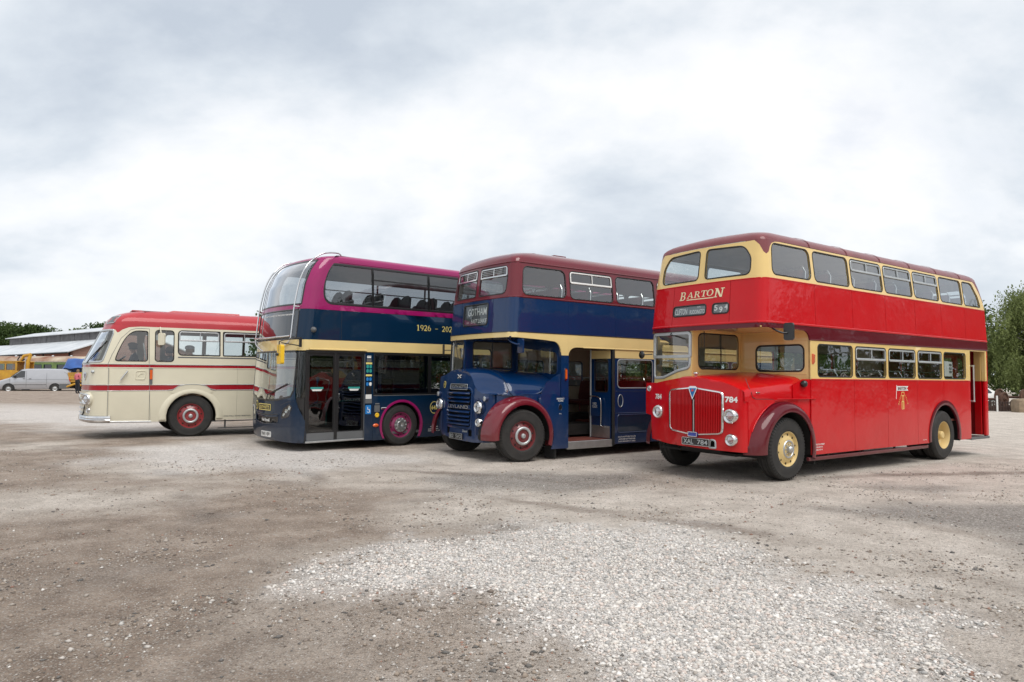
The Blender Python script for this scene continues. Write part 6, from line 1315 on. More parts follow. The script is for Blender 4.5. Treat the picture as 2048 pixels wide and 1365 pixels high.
# door lines and fittings
strip('door_seam', [(S(.50), .44), (S(.50), 1.78), (S(.53), 2.0), (S(.66), 2.4), (S(.85), 2.60), (S(1.0), 2.645), (S(1.31), 2.645), (S(1.32), 1.78), (S(1.375), .44)], sh, .010, .003, GREY, rc_, closed=False)
strip('sill_plate', [(S(.52), .425), (S(1.4), .405)], sh, .04, .01, ALU, rc_, closed=False)
tube_part(rc_, 'door_handle', [sh(S(.74), 1.40) + Vector((0, -.05, 0)), sh(S(.80), 1.50) + Vector((0, -.06, 0)), sh(S(.88), 1.62) + Vector((0, -.05, 0))], .018, CHROME); 
o = strip('door_recess', [(S(u), v) for u, v in rpoly([(1.05, 1.42, .02), (1.23, 1.42, .03), (1.26, 1.62, .03), (1.05, 1.62, .05)])], sh, .02, .012, CCREAM, rc_); strip('recess_handle', [(S(1.10), 1.50), (S(1.14), 1.56), (S(1.20), 1.56)], sh, .02, .012, CCREAM, o, closed=False)
o = patch('indicator', rrect(S(1.335), 1.30, S(1.40), 1.69, .01), sh, GREY, rc_, th=.02, off=.02); patch('lens', rrect(S(1.34), 1.42, S(1.395), 1.65, .01), sh, AMBER, o, th=.015, off=.032)
# wing bulge over the front wheel
mb = MB(); rows = []
for t in np.linspace(R(-5), R(185), 28):
    rows.append([(WX[0] + r * math.cos(t) * k, y, WZ + r * math.sin(t)) for r, y, k in ((.57, -1.16, 1), (.575, -1.222, 1), (.60, -1.236, 1.0), (.64, -1.232, 1.0), (.70, -1.218, 1.02), (.72, -1.20, 1.02))])
mb.grid(rows, 0, True); mb.build('wheel_arch', CCREAM, rc_, 50)
patch('arch_brow', [(1.80, 1.10)] + [(2.29 + x, z) for x, z in ((-.42, 1.17), (-.32, 1.25), (-.16, 1.285), (0, 1.295), (.16, 1.285), (.32, 1.25), (.42, 1.17))] + [(2.78, 1.10), (2.62, 1.06), (2.29, 1.12), (1.96, 1.06)], sf, CCREAM, rc_, th=.01, off=.010); strip('brow_moulding', [(2.29 + x, z) for x, z in ((-.55, 1.155), (-.42, 1.18), (-.32, 1.255), (-.16, 1.292), (0, 1.302), (.16, 1.292), (.32, 1.255), (.42, 1.18), (.55, 1.155))], sf, .016, .018, SILVER, rc_, closed=False)
for xc in (WX[0], 7.0):
    mb = MB(); mb.grid([[(xc + .58 * math.cos(t), y, WZ + .58 * math.sin(t)) for y in (-1.17, -.5)] for t in np.linspace(R(-15), R(195), 24)], 0, True); mb.build('wheel_box', DARK, rc_)
for x, y, sd_, st in ((2.29, -1.03, -1, 'front'), (2.29, 1.03, 1, 'front'), (7.0, -1.03, -1, 'rear'), (7.0, 1.03, 1, 'rear')):
    wl = make_wheel(rc_, x, y, .515, .52, .26, st, RIMR, sd_, R(-6) if st == 'front' else 0, .30); hub(wl, sd_, .26, 'coach' if st == 'front' else 'rear')
# near-side mirror, lettering, underside
mb = MB(); mb.tube([sh(S(1.54), 2.66), sh(S(1.54), 2.66) + Vector((-.02, -.2, .02)), sh(S(1.54), 2.66) + Vector((0, -.22, -.12))], .014, 6); mr = mb.build('mirror', CCREAM, rc_); q_ = sh(S(1.54), 2.40); patch('mirror_head', rrect(-.085, -.17, .085, .12, .04), lambda u, v: Vector((q_.x + u * .7, q_.y - .22 - u * .7, 2.42 + v)), [CCREAM], mr, th=.05)
lettering('lettering', 'BTS 1 CHILWELL ROAD BEESTON', sf, 3.3, .49, .03, GREY, rc_, width=.8, bold=.02); strip('flap_seam', rrect(2.99, .98, 3.16, 1.13, .01), sf, .008, .003, CCREAM, rc_)
mb = MB(); mb.tube([(2.75, -1.05, .36), (6.2, -1.05, .36)], .015, 6); mb.tube([(2.95, -1.0, .18), (6.2, -1.0, .18)], .012, 6); mb.box((3.1, -1.06, .17), (3.13, -1.0, .42)); mb.box((4.3, -1.06, .17), (4.33, -1.0, .42)); mb.build('side_guard', GREY, rc_)
box_part(rc_, 'floor', (.55, -1.1, 1.0), (8.4, 1.1, 1.04), LINB); box_part(rc_, 'underbody_shade_plate', (.6, -1.05, .42), (1.7, 1.05, .45), DARK); box_part(rc_, 'underbody_shade_plate', (2.9, -.95, .42), (6.3, 1.05, .45), DARK); box_part(rc_, 'chassis', (.4, -.5, .40), (8.3, .5, .62), DARK); patch('rear_panel', [(-1.15, .42), (1.15, .42), (1.05, 2.8), (-1.05, 2.8)], lambda u, v: Vector((8.55, u, v)), [CCREAM, LINING], rc_)  # low plates below the floor are added light blockers for a darker ground shadow
seats(rc_, [2.35, 3.15, 3.95, 4.75, 5.55, 6.35], (-.62, .62), 1.04, SEATR, .84); steering(rc_, (.78, .55, 1.85), .7); seats(rc_, [1.25], (.55,), 1.04, SEATR, .5, rail=False)
tube_part(rc_, 'grab_rail', [(1.33, -1.0, 1.2), (1.28, -1.0, 1.9), (1.2, -1.02, 2.3)], .016, SILVER)
# ================================================================== background
def leaf_mat(name, c1, c2, sc_=.5):
    m, t, p = newmat(name); n, l = t.nodes, t.links; tcn = n.new('ShaderNodeTexCoord'); q = n.new('ShaderNodeTexNoise'); q.inputs['Scale'].default_value = sc_; q.inputs['Detail'].default_value = 4; l.new(tcn.outputs['Object'], q.inputs['Vector'])
    r = n.new('ShaderNodeValToRGB'); l.new(q.outputs[0], r.inputs[0]); r.color_ramp.elements[0].position = .35; r.color_ramp.elements[0].color = (*c1, 1); r.color_ramp.elements[1].position = .65; r.color_ramp.elements[1].color = (*c2, 1)
    l.new(r.outputs[0], p.inputs['Base Color']); p.inputs['Roughness'].default_value = .6; p.inputs['Specular IOR Level'].default_value = .25
    tr = n.new('ShaderNodeBsdfTranslucent'); l.new(r.outputs[0], tr.inputs[0]); ms = n.new('ShaderNodeMixShader'); ms.inputs[0].default_value = .42; l.new(p.outputs[0], ms.inputs[1]); l.new(tr.outputs[0], ms.inputs[2]); l.new(ms.outputs[0], n['Material Output'].inputs[0]); return m
LBIRCH = leaf_mat('birch_leaf', (.14, .175, .06), (.25, .30, .11)); LDARK = leaf_mat('oak_leaf', (.035, .065, .018), (.085, .13, .035)); LMID = leaf_mat('hedge_leaf', (.06, .095, .022), (.14, .19, .05))
BARK = mk('bark', (.10, .08, .06), .9, bump=.02, bscale=12); BARKW = mk('birch_bark', (.50, .48, .44), .8, c2=(.14, .12, .10), vscale=4)
def leaves(P, size, drop=0.):
    N_ = len(P); a = rng.normal(0, 1, (N_, 3)); a /= np.linalg.norm(a, axis=1)[:, None]; b = rng.normal(0, 1, (N_, 3)); b = np.cross(a, b); b /= np.linalg.norm(b, axis=1)[:, None]
    if drop: a = a * (1 - drop) + np.array([0, 0, -1.]) * drop
    s = size * rng.uniform(.6, 1.3, (N_, 1)); V = np.stack([P - a * s, P + b * s * .5, P + a * s, P - b * s * .5], 1).reshape(-1, 3); return V, np.arange(N_ * 4).reshape(-1, 4)
def make_tree(name, label, x, y, H, W, nl, ls, lm, bark, weep=False, seed=0, group=None, trunk_h=.3):
    r_ = np.random.default_rng(seed); z0 = float(gz(np.float64(x), np.float64(y))); root = empty(name, (x, y, z0 - .05)); tag(root, label, 'tree', group)
    tr = MB(); top = Vector((r_.normal(0, .2), r_.normal(0, .2), H * .92)); tp = [Vector((0, 0, 0)), Vector((r_.normal(0, .08), r_.normal(0, .08), H * .3)), Vector((r_.normal(0, .15), r_.normal(0, .15), H * .6)), top]
    sp_ = smoothpts(tp, 4); tr.tube(sp_, [H * .022 * (1 - .9 * i / (len(sp_) - 1)) + .01 for i in range(len(sp_))], 7); C = []; K = 26
    for i in range(K):
        f = trunk_h + (1 - trunk_h) * (i + r_.random()) / K; b0 = sp_[min(len(sp_) - 1, int(f * (len(sp_) - 1)))]; an = i * 2.4 + r_.normal(0, .3)
        rad = W / 2 * (math.sin(PI * min(1, (f - trunk_h) / (1 - trunk_h) * .82 + .16)) ** .7) * r_.uniform(.65, 1.1); e_ = b0 + Vector((math.cos(an) * rad, math.sin(an) * rad, (.25 if not weep else .1) * rad + r_.normal(0, .2)))
        mid = (b0 + e_) / 2 + Vector((0, 0, .12 * rad)); tr.tube([b0, mid, e_], [H * .006, H * .004, .008], 5); C += [(mid, .45), (e_, .6), ((mid + e_) / 2, .55)]
    trk = tr.build('trunk', bark, root)
    per = nl // len(C); P = []
    for c, rr in C:
        c = np.array(c); s = W * .085 * rr / .5
        if weep:
            k = max(4, per // 14)
            for _ in range(k):
                st = c + r_.normal(0, s * .8, 3); ln = r_.uniform(.4, 1.6) * H / 9; t_ = np.linspace(0, 1, 14)[:, None]; P.append(st + np.c_[r_.normal(0, .06, (14, 1)) + t_ * r_.normal(0, .15), r_.normal(0, .06, (14, 1)) + t_ * r_.normal(0, .15), -t_ * ln])
        else: P.append(c + np.clip(r_.normal(0, 1, (per, 3)), -1.7, 1.7) * s * np.array([1, 1, .75]))
    P = np.concatenate(P); P = P[P[:, 2] > H * .08]; V, F = leaves(P, ls, .35 if weep else 0); me = big_mesh('crown', V, F, lm); link(bpy.data.objects.new('crown', me), root); return root
make_tree('birch_tree', 'tall weeping birch with pale trunk behind the railway wheels', 36.2, 48, 9.0, 5.2, 46000, .10, LBIRCH, BARKW, True, 1)
make_tree('birch_tree', 'birch showing just past the rear of the red bus', 33.4, 51, 8.0, 4.0, 34000, .10, LBIRCH, BARKW, True, 2)
make_tree('oak_tree', 'dark green tree between the two birches at the right edge', 37.0, 58, 8.6, 6.5, 20000, .17, LDARK, BARK, False, 3)
make_tree('birch_tree', 'leaning birch cut off by the right edge of the picture', 39.8, 47, 9.6, 5.5, 40000, .10, LBIRCH, BARKW, True, 4)
make_tree('oak_tree', 'low dark tree right behind the white car', 33.0, 60, 6.5, 6.0, 18000, .17, LDARK, BARK, False, 5)
make_tree('hawthorn_bush', 'green bush beside the sandstone block', 36.5, 44.5, 2.2, 3.0, 6000, .07, LMID, BARK, False, 6, trunk_h=.05)
for i, (x, y, H, W, lb) in enumerate(((-104, 128, 9.0, 11, 'dark tree at the left edge behind the brick shed'), (-96, 130, 10.2, 12, 'broad dark tree second from the left behind the shed roof'), (-89.5, 128, 10.4, 9, 'rounded dark tree in front of the gap in the shed treeline'), (-78, 124, 9.8, 6, 'narrow tree first after the gap over the shed ridge'), (-74.5, 126, 11.0, 7.5, 'tallest tree rising over the middle of the shed ridge'), (-68.5, 124, 10.2, 7, 'rounded tree over the near end of the shed ridge'), (-112, 126, 8.5, 10, 'tree partly out of frame at far left behind the shed'))):
    make_tree('oak_tree', lb, x, y, H + .5, W, 15000, .26, LDARK if i % 3 else LMID, BARK, False, 20 + i)
def wood(name, label, x0, x1, y0, y1, n_, H, ls, seed, lm):
    r_ = np.random.default_rng(seed); P = []
    for i in range(n_):
        x, y = r_.uniform(x0, x1), r_.uniform(y0, y1); h, w_ = H * r_.uniform(.65, 1.15), H * r_.uniform(.3, .5); z0 = float(gz(np.float64(x), np.float64(y)))
        for _ in range(14):
            f = r_.uniform(.1, 1); rad = w_ * .5 * math.sqrt(max(.05, 1 - (f * 1.1 - .35) ** 2 * 1.4)); a = r_.uniform(0, 2 * PI); c = np.array([x + math.cos(a) * rad * r_.random(), y + math.sin(a) * rad * r_.random(), z0 + h * f * .93]); P.append(c + np.clip(r_.normal(0, 1, (40, 3)), -1.8, 1.8) * w_ * .16)
    P = np.concatenate(P); V, F = leaves(P, ls); me = big_mesh(name, V, F, lm); o = bpy.data.objects.new(name, me); link(o); o['kind'] = 'stuff'; o['label'] = label; o['category'] = 'woodland'
wood('woodland', 'far belt of trees seen through the bus windows', -38, 95, 78, 112, 230, 8, .26, 77, LDARK)
wood('woodland', 'belt of trees along the right of the yard, mirrored in the bus sides', 48, 68, -30, 56, 95, 13, .30, 79, LDARK)
wood('woodland', 'belt of trees behind the photographer, mirrored in the bus windows', -75, 75, -70, -48, 60, 12, .32, 78, LDARK)
# ---- brick shed with clerestory
A = Vector((-55., 85., 0)); ud = Vector((-.83, .56, 0)).normalized(); vd = Vector((.56, .83, 0)).normalized(); zg = .9
Msh = Matrix(((ud.x, vd.x, 0, A.x), (ud.y, vd.y, 0, A.y), (0, 0, 1, 0), (0, 0, 0, 1)))
shed = empty('brick_shed', mat=Msh); tag(shed, 'long brick engine shed with white sheet roof and clerestory', 'shed')
def brick_mat():
    m, t, p = newmat('brick'); n, l = t.nodes, t.links; tcn = n.new('ShaderNodeTexCoord'); mp = n.new('ShaderNodeMapping'); mp.inputs['Rotation'].default_value = (R(90), 0, 0); l.new(tcn.outputs['Object'], mp.inputs[0])
    b = n.new('ShaderNodeTexBrick'); b.inputs['Scale'].default_value = 4; b.inputs['Color1'].default_value = (.24, .075, .045, 1); b.inputs['Color2'].default_value = (.32, .11, .07, 1); b.inputs['Mortar'].default_value = (.25, .2, .17, 1); l.new(mp.outputs[0], b.inputs[0]); l.new(b.outputs[0], p.inputs['Base Color']); p.inputs['Roughness'].default_value = .9; return m
BRICK = brick_mat(); SHEET = mk('roof_sheet', (.62, .64, .66), .5, c2=(.46, .49, .52), vscale=.6); TIMB = mk('louvre_timber', (.16, .16, .165), .8, c2=(.10, .10, .105), vscale=1.5)
box_part(shed, 'front_wall', (0, 0, zg - .6), (62, .3, 5.25), BRICK)
mb = MB(); sec = [(0, 5.25), (4.5, 6.95), (8, 8.2), (11.5, 6.95), (16, 5.25)]; mb.prism([(0, zg - .6)] + sec + [(16, zg - .6)], 0, .35, 'x'); mb.build('gable_wall', BRICK, shed)
mb = MB(); mb.prism([(0, zg - .6)] + sec + [(16, zg - .6)], 61.65, 62, 'x'); mb.build('gable_wall', BRICK, shed); box_part(shed, 'rear_wall', (0, 15.7, zg - .6), (62, 16, 5.25), BRICK)
def slab(name, u0, u1, v0, z0, v1, z1, th, mat): mb = MB(); mb.prism([(v0, z0), (v1, z1), (v1, z1 + th), (v0, z0 + th)], u0, u1, 'x'); return mb.build(name, mat, shed)
for k in range(10): slab('roof_sheet', -.4 + k * 6.26, -.4 + (k + 1) * 6.26 - .04, -.5, 5.12, 4.55, 7.0, .12, SHEET)
slab('roof_slope', -.4, 62.2, 16.5, 5.12, 11.45, 7.0, .12, SHEET)
for k in range(7): box_part(shed, 'louvre_panel', (1.0 + k * 4.3, 4.5, 6.9), (1.0 + (k + 1) * 4.3 - .12, 4.62, 8.12), TIMB)
box_part(shed, 'clerestory_end', (.9, 4.5, 6.9), (1.0, 11.5, 8.15), SHEET); mb = MB(); mb.prism([(4.5, 8.15), (11.5, 8.15), (8, 9.05)], .92, 1.0, 'x'); mb.build('clerestory_gable', SHEET, shed)
slab('clerestory_roof', .5, 31.6, 4.1, 8.06, 8.03, 9.05, .1, SHEET); slab('clerestory_roof', .5, 31.6, 11.9, 8.06, 7.97, 9.05, .1, SHEET)
for k in range(9): box_part(shed, 'downpipe', (.1 + k * 7.3, -.12, zg), (.3 + k * 7.3, -.002, 5.1), DARK)
box_part(shed, 'gutter', (-.4, -.62, 5.0), (62.2, -.48, 5.14), DARK)
for k in range(7):
    w_ = patch('window', rrect(2.2 + k * 8.6, 3.3, 5.0 + k * 8.6, 4.4, .02), lambda u, v: Vector((u, -.02, v)), GREY, shed, th=.02); patch('pane', rrect(2.3 + k * 8.6, 3.4, 4.9 + k * 8.6, 4.3, .02), lambda u, v: Vector((u, -.03, v)), BLACK, w_, th=0)
# ---- green railway carriage
cr = empty('railway_carriage', (-62, 66, .55)); tag(cr, 'derelict green railway carriage with rusty arched roof in front of shed', 'carriage')
GREEN = mk('carriage_green', (.18, .26, .075), .6, c2=(.11, .17, .06), vscale=2); RUST = mk('rusty_roof', (.52, .46, .36), .8, c2=(.20, .07, .035), vscale=.7); CARG = mk('carriage_dark_green', (.03, .09, .045), .6)
LC = 21.6
mb = MB(); rows = [[(x, 1.35 + 1.42 * math.cos(t), 2.92 + .55 * math.sin(t)) for t in np.linspace(PI, 0, 13)] for x in np.linspace(0, LC, 12)]; mb.grid(rows, 0, True); mb.build('roof', RUST, cr)
holes = []; x = .5
while x < LC - 1: holes.append((x, x + (.75 if len(holes) % 3 else 1.05))); x += 1.25
fcar = lambda u, v: Vector((u, 0, v))
patch('side_wall', [(0, 1.0), (LC, 1.0), (LC, 2.95), (0, 2.95)], fcar, [GREEN, DARK], cr, holes=[rrect(a, 2.02, b, 2.62, .05) for a, b in holes], gu=3, gv=2)
for a, b in holes:
    o = strip('window', rrect(a, 2.02, b, 2.62, .05), fcar, .05, .02, CARG, cr); patch('pane', rrect(a, 2.02, b, 2.62, .05), fcar, GLASSB, o, th=0, off=-.05)
strip('cantrail', [(0, 2.93), (LC, 2.93)], fcar, .16, .03, WHITE, cr, closed=False); box_part(cr, 'side_wall_far', (0, 2.65, 1.0), (LC, 2.7, 2.95), GREEN); box_part(cr, 'floor', (0, 0.05, .9), (LC, 2.65, 1.0), DARK); box_part(cr, 'end_wall', (LC - .05, .05, 1.0), (LC, 2.65, 3.0), GREEN); box_part(cr, 'underframe', (.3, .3, .5), (LC - .3, 2.4, .9), DARK)
for k in range(12): 
    mb = MB(); mb.lathe([(.1, 0), (.13, .06), (.05, .13), (.001, .14)], 10, 0, 'z'); o = mb.build('roof_vent', SHEET, cr); o.location = (.9 + k * 1.8, .75, 3.40)
for xx in (2.0, 4.4, 17, 19.4):
    mb = MB(); mb.lathe([(.45, -.07), (.45, .07), (.38, .07), (.36, .03), (.001, .05)], 20, 0, 'y'); o = mb.build('wheel', DARK, cr); o.location = (xx, .35, .45)
# ---- yellow track crane with flat deck
yc = empty('track_crane', (-42.9, 57, .72)); tag(yc, 'yellow rail crane with low deck and folded jib behind the van', 'crane')
YM = mk('plant_yellow', (.62, .34, .03), .5, c2=(.40, .20, .03), vscale=2)
box_part(yc, 'deck', (0, -1.2, .75), (8.3, 1.2, .95), YM, .02)
for k in range(4): box_part(yc, 'side_board', (4.6, -1.26, .98 + k * .15), (8.3, -1.2, 1.11 + k * .15), YM, .01)
mb = MB(); mb.box((.5, -1.1, .95), (2.4, 1.0, 1.7), 0, .05); mb.build('cab_base', YM, yc)
cabw = [rrect(.68, 1.78, 1.35, 2.28, .05), rrect(1.5, 1.78, 2.2, 2.28, .05)]; fcb = lambda u, v: Vector((u, -1.08, v))
patch('cab_side', rrect(.55, 1.68, 2.35, 2.42, .04), fcb, YM, yc, holes=cabw, th=.05)
for q in cabw: win(yc, fcb, q, RUBBER, GLASSD)
box_part(yc, 'cab_roof', (.5, -1.12, 2.42), (2.4, 1.0, 2.5), YM, .03); box_part(yc, 'cab_rear', (.55, .9, 1.7), (2.35, .95, 2.42), YM)
mb = MB(); mb.tube([(2.6, -.3, .95), (2.7, -.3, 2.4), (2.9, -.3, 3.05)], [.16, .15, .12], 8); mb.tube([(2.9, -.3, 3.05), (2.35, -.3, 2.95), (2.1, -.3, 2.5)], [.14, .12, .08], 8); mb.build('jib', YM, yc); tube_part(yc, 'hydraulic_ram', [(2.55, -.45, 1.6), (2.62, -.45, 2.7)], .06, CHROME); tube_part(yc, 'hose', smoothpts([(2.1, -.4, 2.9), (1.95, -.45, 2.6), (2.2, -.42, 2.45), (2.5, -.4, 2.7)]), .05, BLACK)
for xx in (1.1, 3.0, 5.6, 7.4):
    mb = MB(); mb.lathe([(.38, -.06), (.38, .06), (.3, .07), (.12, .03), (.001, .06)], 18, 0, 'y'); o = mb.build('wheel', DARK, yc); o.location = (xx, -.85, .38)
box_part(yc, 'underframe', (.3, -.9, .35), (8.0, .9, .75), DARK)
mb = MB(); mb.tube([(6.4, -1.28, .3), (7.3, -1.30, .62), (8.1, -1.28, .45)], .09, 6); mb.build('step', YM, yc)
# tarpaulin
TARP = mk('blue_tarpaulin', (.03, .12, .40), .45, 0, .1, c2=(.02, .06, .22), vscale=1.2, bump=.05, bscale=2.5)
rows = []
for i, u in enumerate(np.linspace(0, 1, 22)):
    row = []
    for j, v in enumerate(np.linspace(0, 1, 16)):
        x = -.1 + 2.4 * u - .25 * math.sin(PI * v) * (u < .2); prof_ = math.sin(PI * min(1, max(0, .12 + v * .8))); z = 1.30 + prof_ * (1.0 + .45 * u + .12 * math.sin(7 * u + 3 * v)) * (min(1, u * 4 + .35)); row.append((x + .06 * math.sin(9 * v), -1.25 + 2.3 * v + .08 * math.sin(11 * u + 5 * v), z + .05 * math.sin(13 * u) * math.cos(9 * v)))
    rows.append(row)
mb = MB(); mb.grid(rows, 0, True); tp = mb.build('tarpaulin', TARP); tp.location = (-36.9, 57, .5); tp.scale = (1.1, 1, 1.22); tag(tp, 'blue tarpaulin draped over a load beside the coach windscreen', 'tarpaulin')
# ---- cars and van by lofted sections
def lofted(name, st, hw, mat, parent):
    """st: (x, bottom, belt, top, roof half-width factor)"""
    mb = MB(); rows = []
    for x, zb, zbl, zt_, rw, k in st:
        w_ = hw * k; rows.append([(x, -w_ * .93, zb), (x, -w_, zb + .12), (x, -w_, (zb + zbl) / 2 + .1), (x, -w_ * .985, zbl), (x, -w_ * rw - .02, zt_ - .10), (x, -w_ * rw + .10, zt_ - .015), (x, 0, zt_), (x, w_ * rw - .10, zt_ - .015), (x, w_ * rw + .02, zt_ - .10), (x, w_ * .985, zbl), (x, w_, (zb + zbl) / 2 + .1), (x, w_, zb + .12), (x, w_ * .93, zb)])
    mb.grid(rows, 0, True); n_ = len(rows[0]); mb.add(rows[0], [tuple(range(n_))]); mb.add(rows[-1], [tuple(range(n_))[::-1]]); return mb.build(name, mat, parent, 35)
VANP = mk('silver_van_paint', (.46, .47, .50), .28, .35, .8, .05)
van = empty('van', (-40.9, 54.2, float(gz(np.float64(-38), np.float64(55))) - .12)); van.rotation_euler = (0, 0, .5); tag(van, 'silver panel van parked at the far left', 'van')
st = [(0, .35, .62, .72, .9, .86), (.05, .28, .7, .86, .9, .93), (.5, .25, .9, 1.02, .9, .98), (1.0, .25, 1.08, 1.2, .85, 1), (1.35, .25, 1.12, 1.5, .83, 1), (1.75, .25, 1.15, 1.83, .83, 1), (2.1, .25, 1.18, 1.9, .85, 1), (3.4, .25, 1.2, 1.92, .88, 1), (4.75, .27, 1.2, 1.89, .88, 1), (5.0, .35, 1.2, 1.80, .88, .97), (5.06, .5, 1.15, 1.70, .85, .94)]
lofted('body', st, .95, VANP, van)
def vside(u, v):
    k = max(0, (v - 1.18) / .65); return Vector((u, -.95 * (1 - .12 * k) - .003, v))
dw = rpoly([(1.10, 1.19, .04), (1.98, 1.19, .03), (1.98, 1.72, .03), (1.72, 1.71, .05)]); o = patch('door_window', dw, vside, GLASSB, van, th=.0, off=.006); patch('window_backing', dw, vside, GREY, o, th=0, off=.002)
patch('windscreen', [(-.78, 0), (.78, 0), (.70, .68), (-.70, .68)], lambda u, v: Vector((1.02 + v * 1.02, -u, 1.19 + v * .92)), GLASSB, van, th=0, off=.03)
for pth in ([(2.08, .4), (2.08, 1.75)], [(3.42, .4), (3.42, 1.75)], [(2.1, 1.02), (4.9, 1.02)], [(1.05, .5), (1.0, 1.15)]): strip('panel_seam', pth, vside, .016, .004, GREY, van, closed=False)
strip('rub_strip', [(1.1, .62), (3.4, .62)], vside, .04, .012, BLACK, van, closed=False); strip('rear_curve', [(3.5, 1.72), (4.5, 1.70), (4.8, 1.5), (4.88, 1.3)], vside, .02, .004, GREY, van, closed=False)
for u in (1.85, 2.25): box_part(van, 'door_handle', (u, -.985, 1.08), (u + .16, -.955, 1.11), BLACK, .01)
patch('rear_bumper', [(4.25, .30), (5.02, .32), (5.0, .68), (4.3, .68)], vside, GREY, van, th=.02, off=.012); patch('tail_light', [(4.96, .95), (5.02, .85), (5.02, 1.6), (4.93, 1.6)], vside, REDL, van, th=.02, off=.012); box_part(van, 'mirror', (1.25, -1.15, 1.18), (1.42, -.95, 1.36), BLACK, .04)
for xx in (.95, 4.0):
    patch('wheel_arch', [(xx + .40 * math.cos(t), .34 + .40 * math.sin(t)) for t in np.linspace(0, PI, 15)] + [(xx - .40, .24), (xx + .40, .24)], vside, BLACK, van, th=.0, off=.006)
    for sd_ in (-1, 1):
        mb = MB(); mb.lathe([(.18, sd_ * .10), (.20, sd_ * .115), (.28, sd_ * .11), (.32, sd_ * .08), (.32, -sd_ * .1)], 28, 0, 'y'); w_ = mb.build('wheel', TYRE, van); w_.location = (xx, sd_ * .86, .32); mb = MB(); mb.lathe([(.19, sd_ * .11), (.17, sd_ * .09), (.10, sd_ * .12), (.001, sd_ * .12)], 20, 0, 'y'); mb.build('wheel_trim', ALU, w_)
def car(name, label, x, y, yaw, mat, sc_=1.):
    r_ = empty(name, (x, y, float(gz(np.float64(x), np.float64(y))))); r_.rotation_euler = (0, 0, yaw); tag(r_, label, 'car')
    st = [(0, .35, .55, .62, .9, .85), (.08, .25, .62, .72, .9, .95), (.9, .22, .82, .92, .9, 1), (1.1, .22, .88, .98, .8, 1), (1.75, .22, .92, 1.40, .76, 1), (2.4, .22, .94, 1.46, .78, 1), (3.2, .22, .95, 1.38, .76, 1), (3.85, .25, .93, 1.02, .8, .98), (4.15, .35, .8, .92, .85, .9)]
    lofted('body', st, .87, mat, r_)
    cs_ = lambda u, v: Vector((u, -.87 * (1 - .2 * max(0, (v - .95) / .42)) - .004, v))
    for pl in (rpoly([(1.3, .97, .03), (2.2, .98, .02), (2.2, 1.36, .02), (1.78, 1.34, .06)]), rpoly([(2.27, .98, .02), (3.35, .99, .05), (3.05, 1.32, .08), (2.27, 1.36, .02)])): o = patch('side_window', pl, cs_, GLASSB, r_, th=0, off=.008); patch('window_backing', pl, cs_, BLACK, o, th=0, off=.004)
    for xx in (.8, 3.3):
        for sd_ in (-1, 1):
            mb = MB(); mb.lathe([(.001, sd_ * .1), (.2, sd_ * .11), (.28, sd_ * .1), (.31, sd_ * .06), (.31, -sd_ * .1)], 22, 0, 'y', mlist=[1, 0, 0, 0]); w_ = mb.build('wheel', [TYRE, ALU], r_); w_.location = (xx, sd_ * .80, .31)
    return r_
car('parked_car', 'white car parked behind the brown picket fence', 28.5, 46.2, .0, WHITE); car('parked_car', 'dark grey car parked beyond the white car', 28.9, 51, .05, mk('dark_car_paint', (.03, .032, .036), .3, 0, .8))
# ---- right hand yard things
fn = empty('picket_fence', (26.0, 41.0, float(gz(np.float64(28), np.float64(41))))); tag(fn, 'low brown picket fence behind the red bus', 'fence'); FB = mk('brown_timber', (.07, .038, .028), .8, c2=(.04, .025, .02))
for z in (.16, .46): box_part(fn, 'rail', (0, .03, z), (4.75, .07, z + .07), FB)
m0 = None
for k in range(33):
    if m0 is None: mb = MB(); mb.prism([(0, .02), (.08, .02), (.08, .56), (.04, .62), (0, .56)], 0, .028, 'y'); m0 = mb.build('picket', FB, fn); o = m0
    else: o = m0.copy(); col.objects.link(o); o.parent = fn
    o.location = (k * .146, 0, 0)
for k in range(3): box_part(fn, 'post', (k * 2.3, .07, -.05), (k * 2.3 + .1, .17, .7), FB)
STONE = mk('sandstone', (.33, .25, .17), .9, 0, 0, .4, 3, .03, 7)
mb = MB(); rows = []
for z, k in ((0, 1), (.4, 1.02), (.72, .97), (.80, .85)): rows.append([(x * k + random.uniform(-.02, .02), y * k, z + random.uniform(-.03, .03)) for x, y in ((-.52, -.35), (0, -.38), (.52, -.35), (.55, 0), (.5, .35), (0, .36), (-.5, .35), (-.54, 0))])
mb.grid(rows, 0, False, closed=True); mb.add(rows[-1], [tuple(range(8))]); sb = mb.build('sandstone_block', STONE); sb.location = (30.1, 40.3, float(gz(np.float64(30), np.float64(40)))); tag(sb, 'large sandstone block in front of the railway wheels', 'stone')
RUSTW = mk('rusty_iron', (.13, .06, .035), .8, c2=(.06, .035, .025), vscale=5)
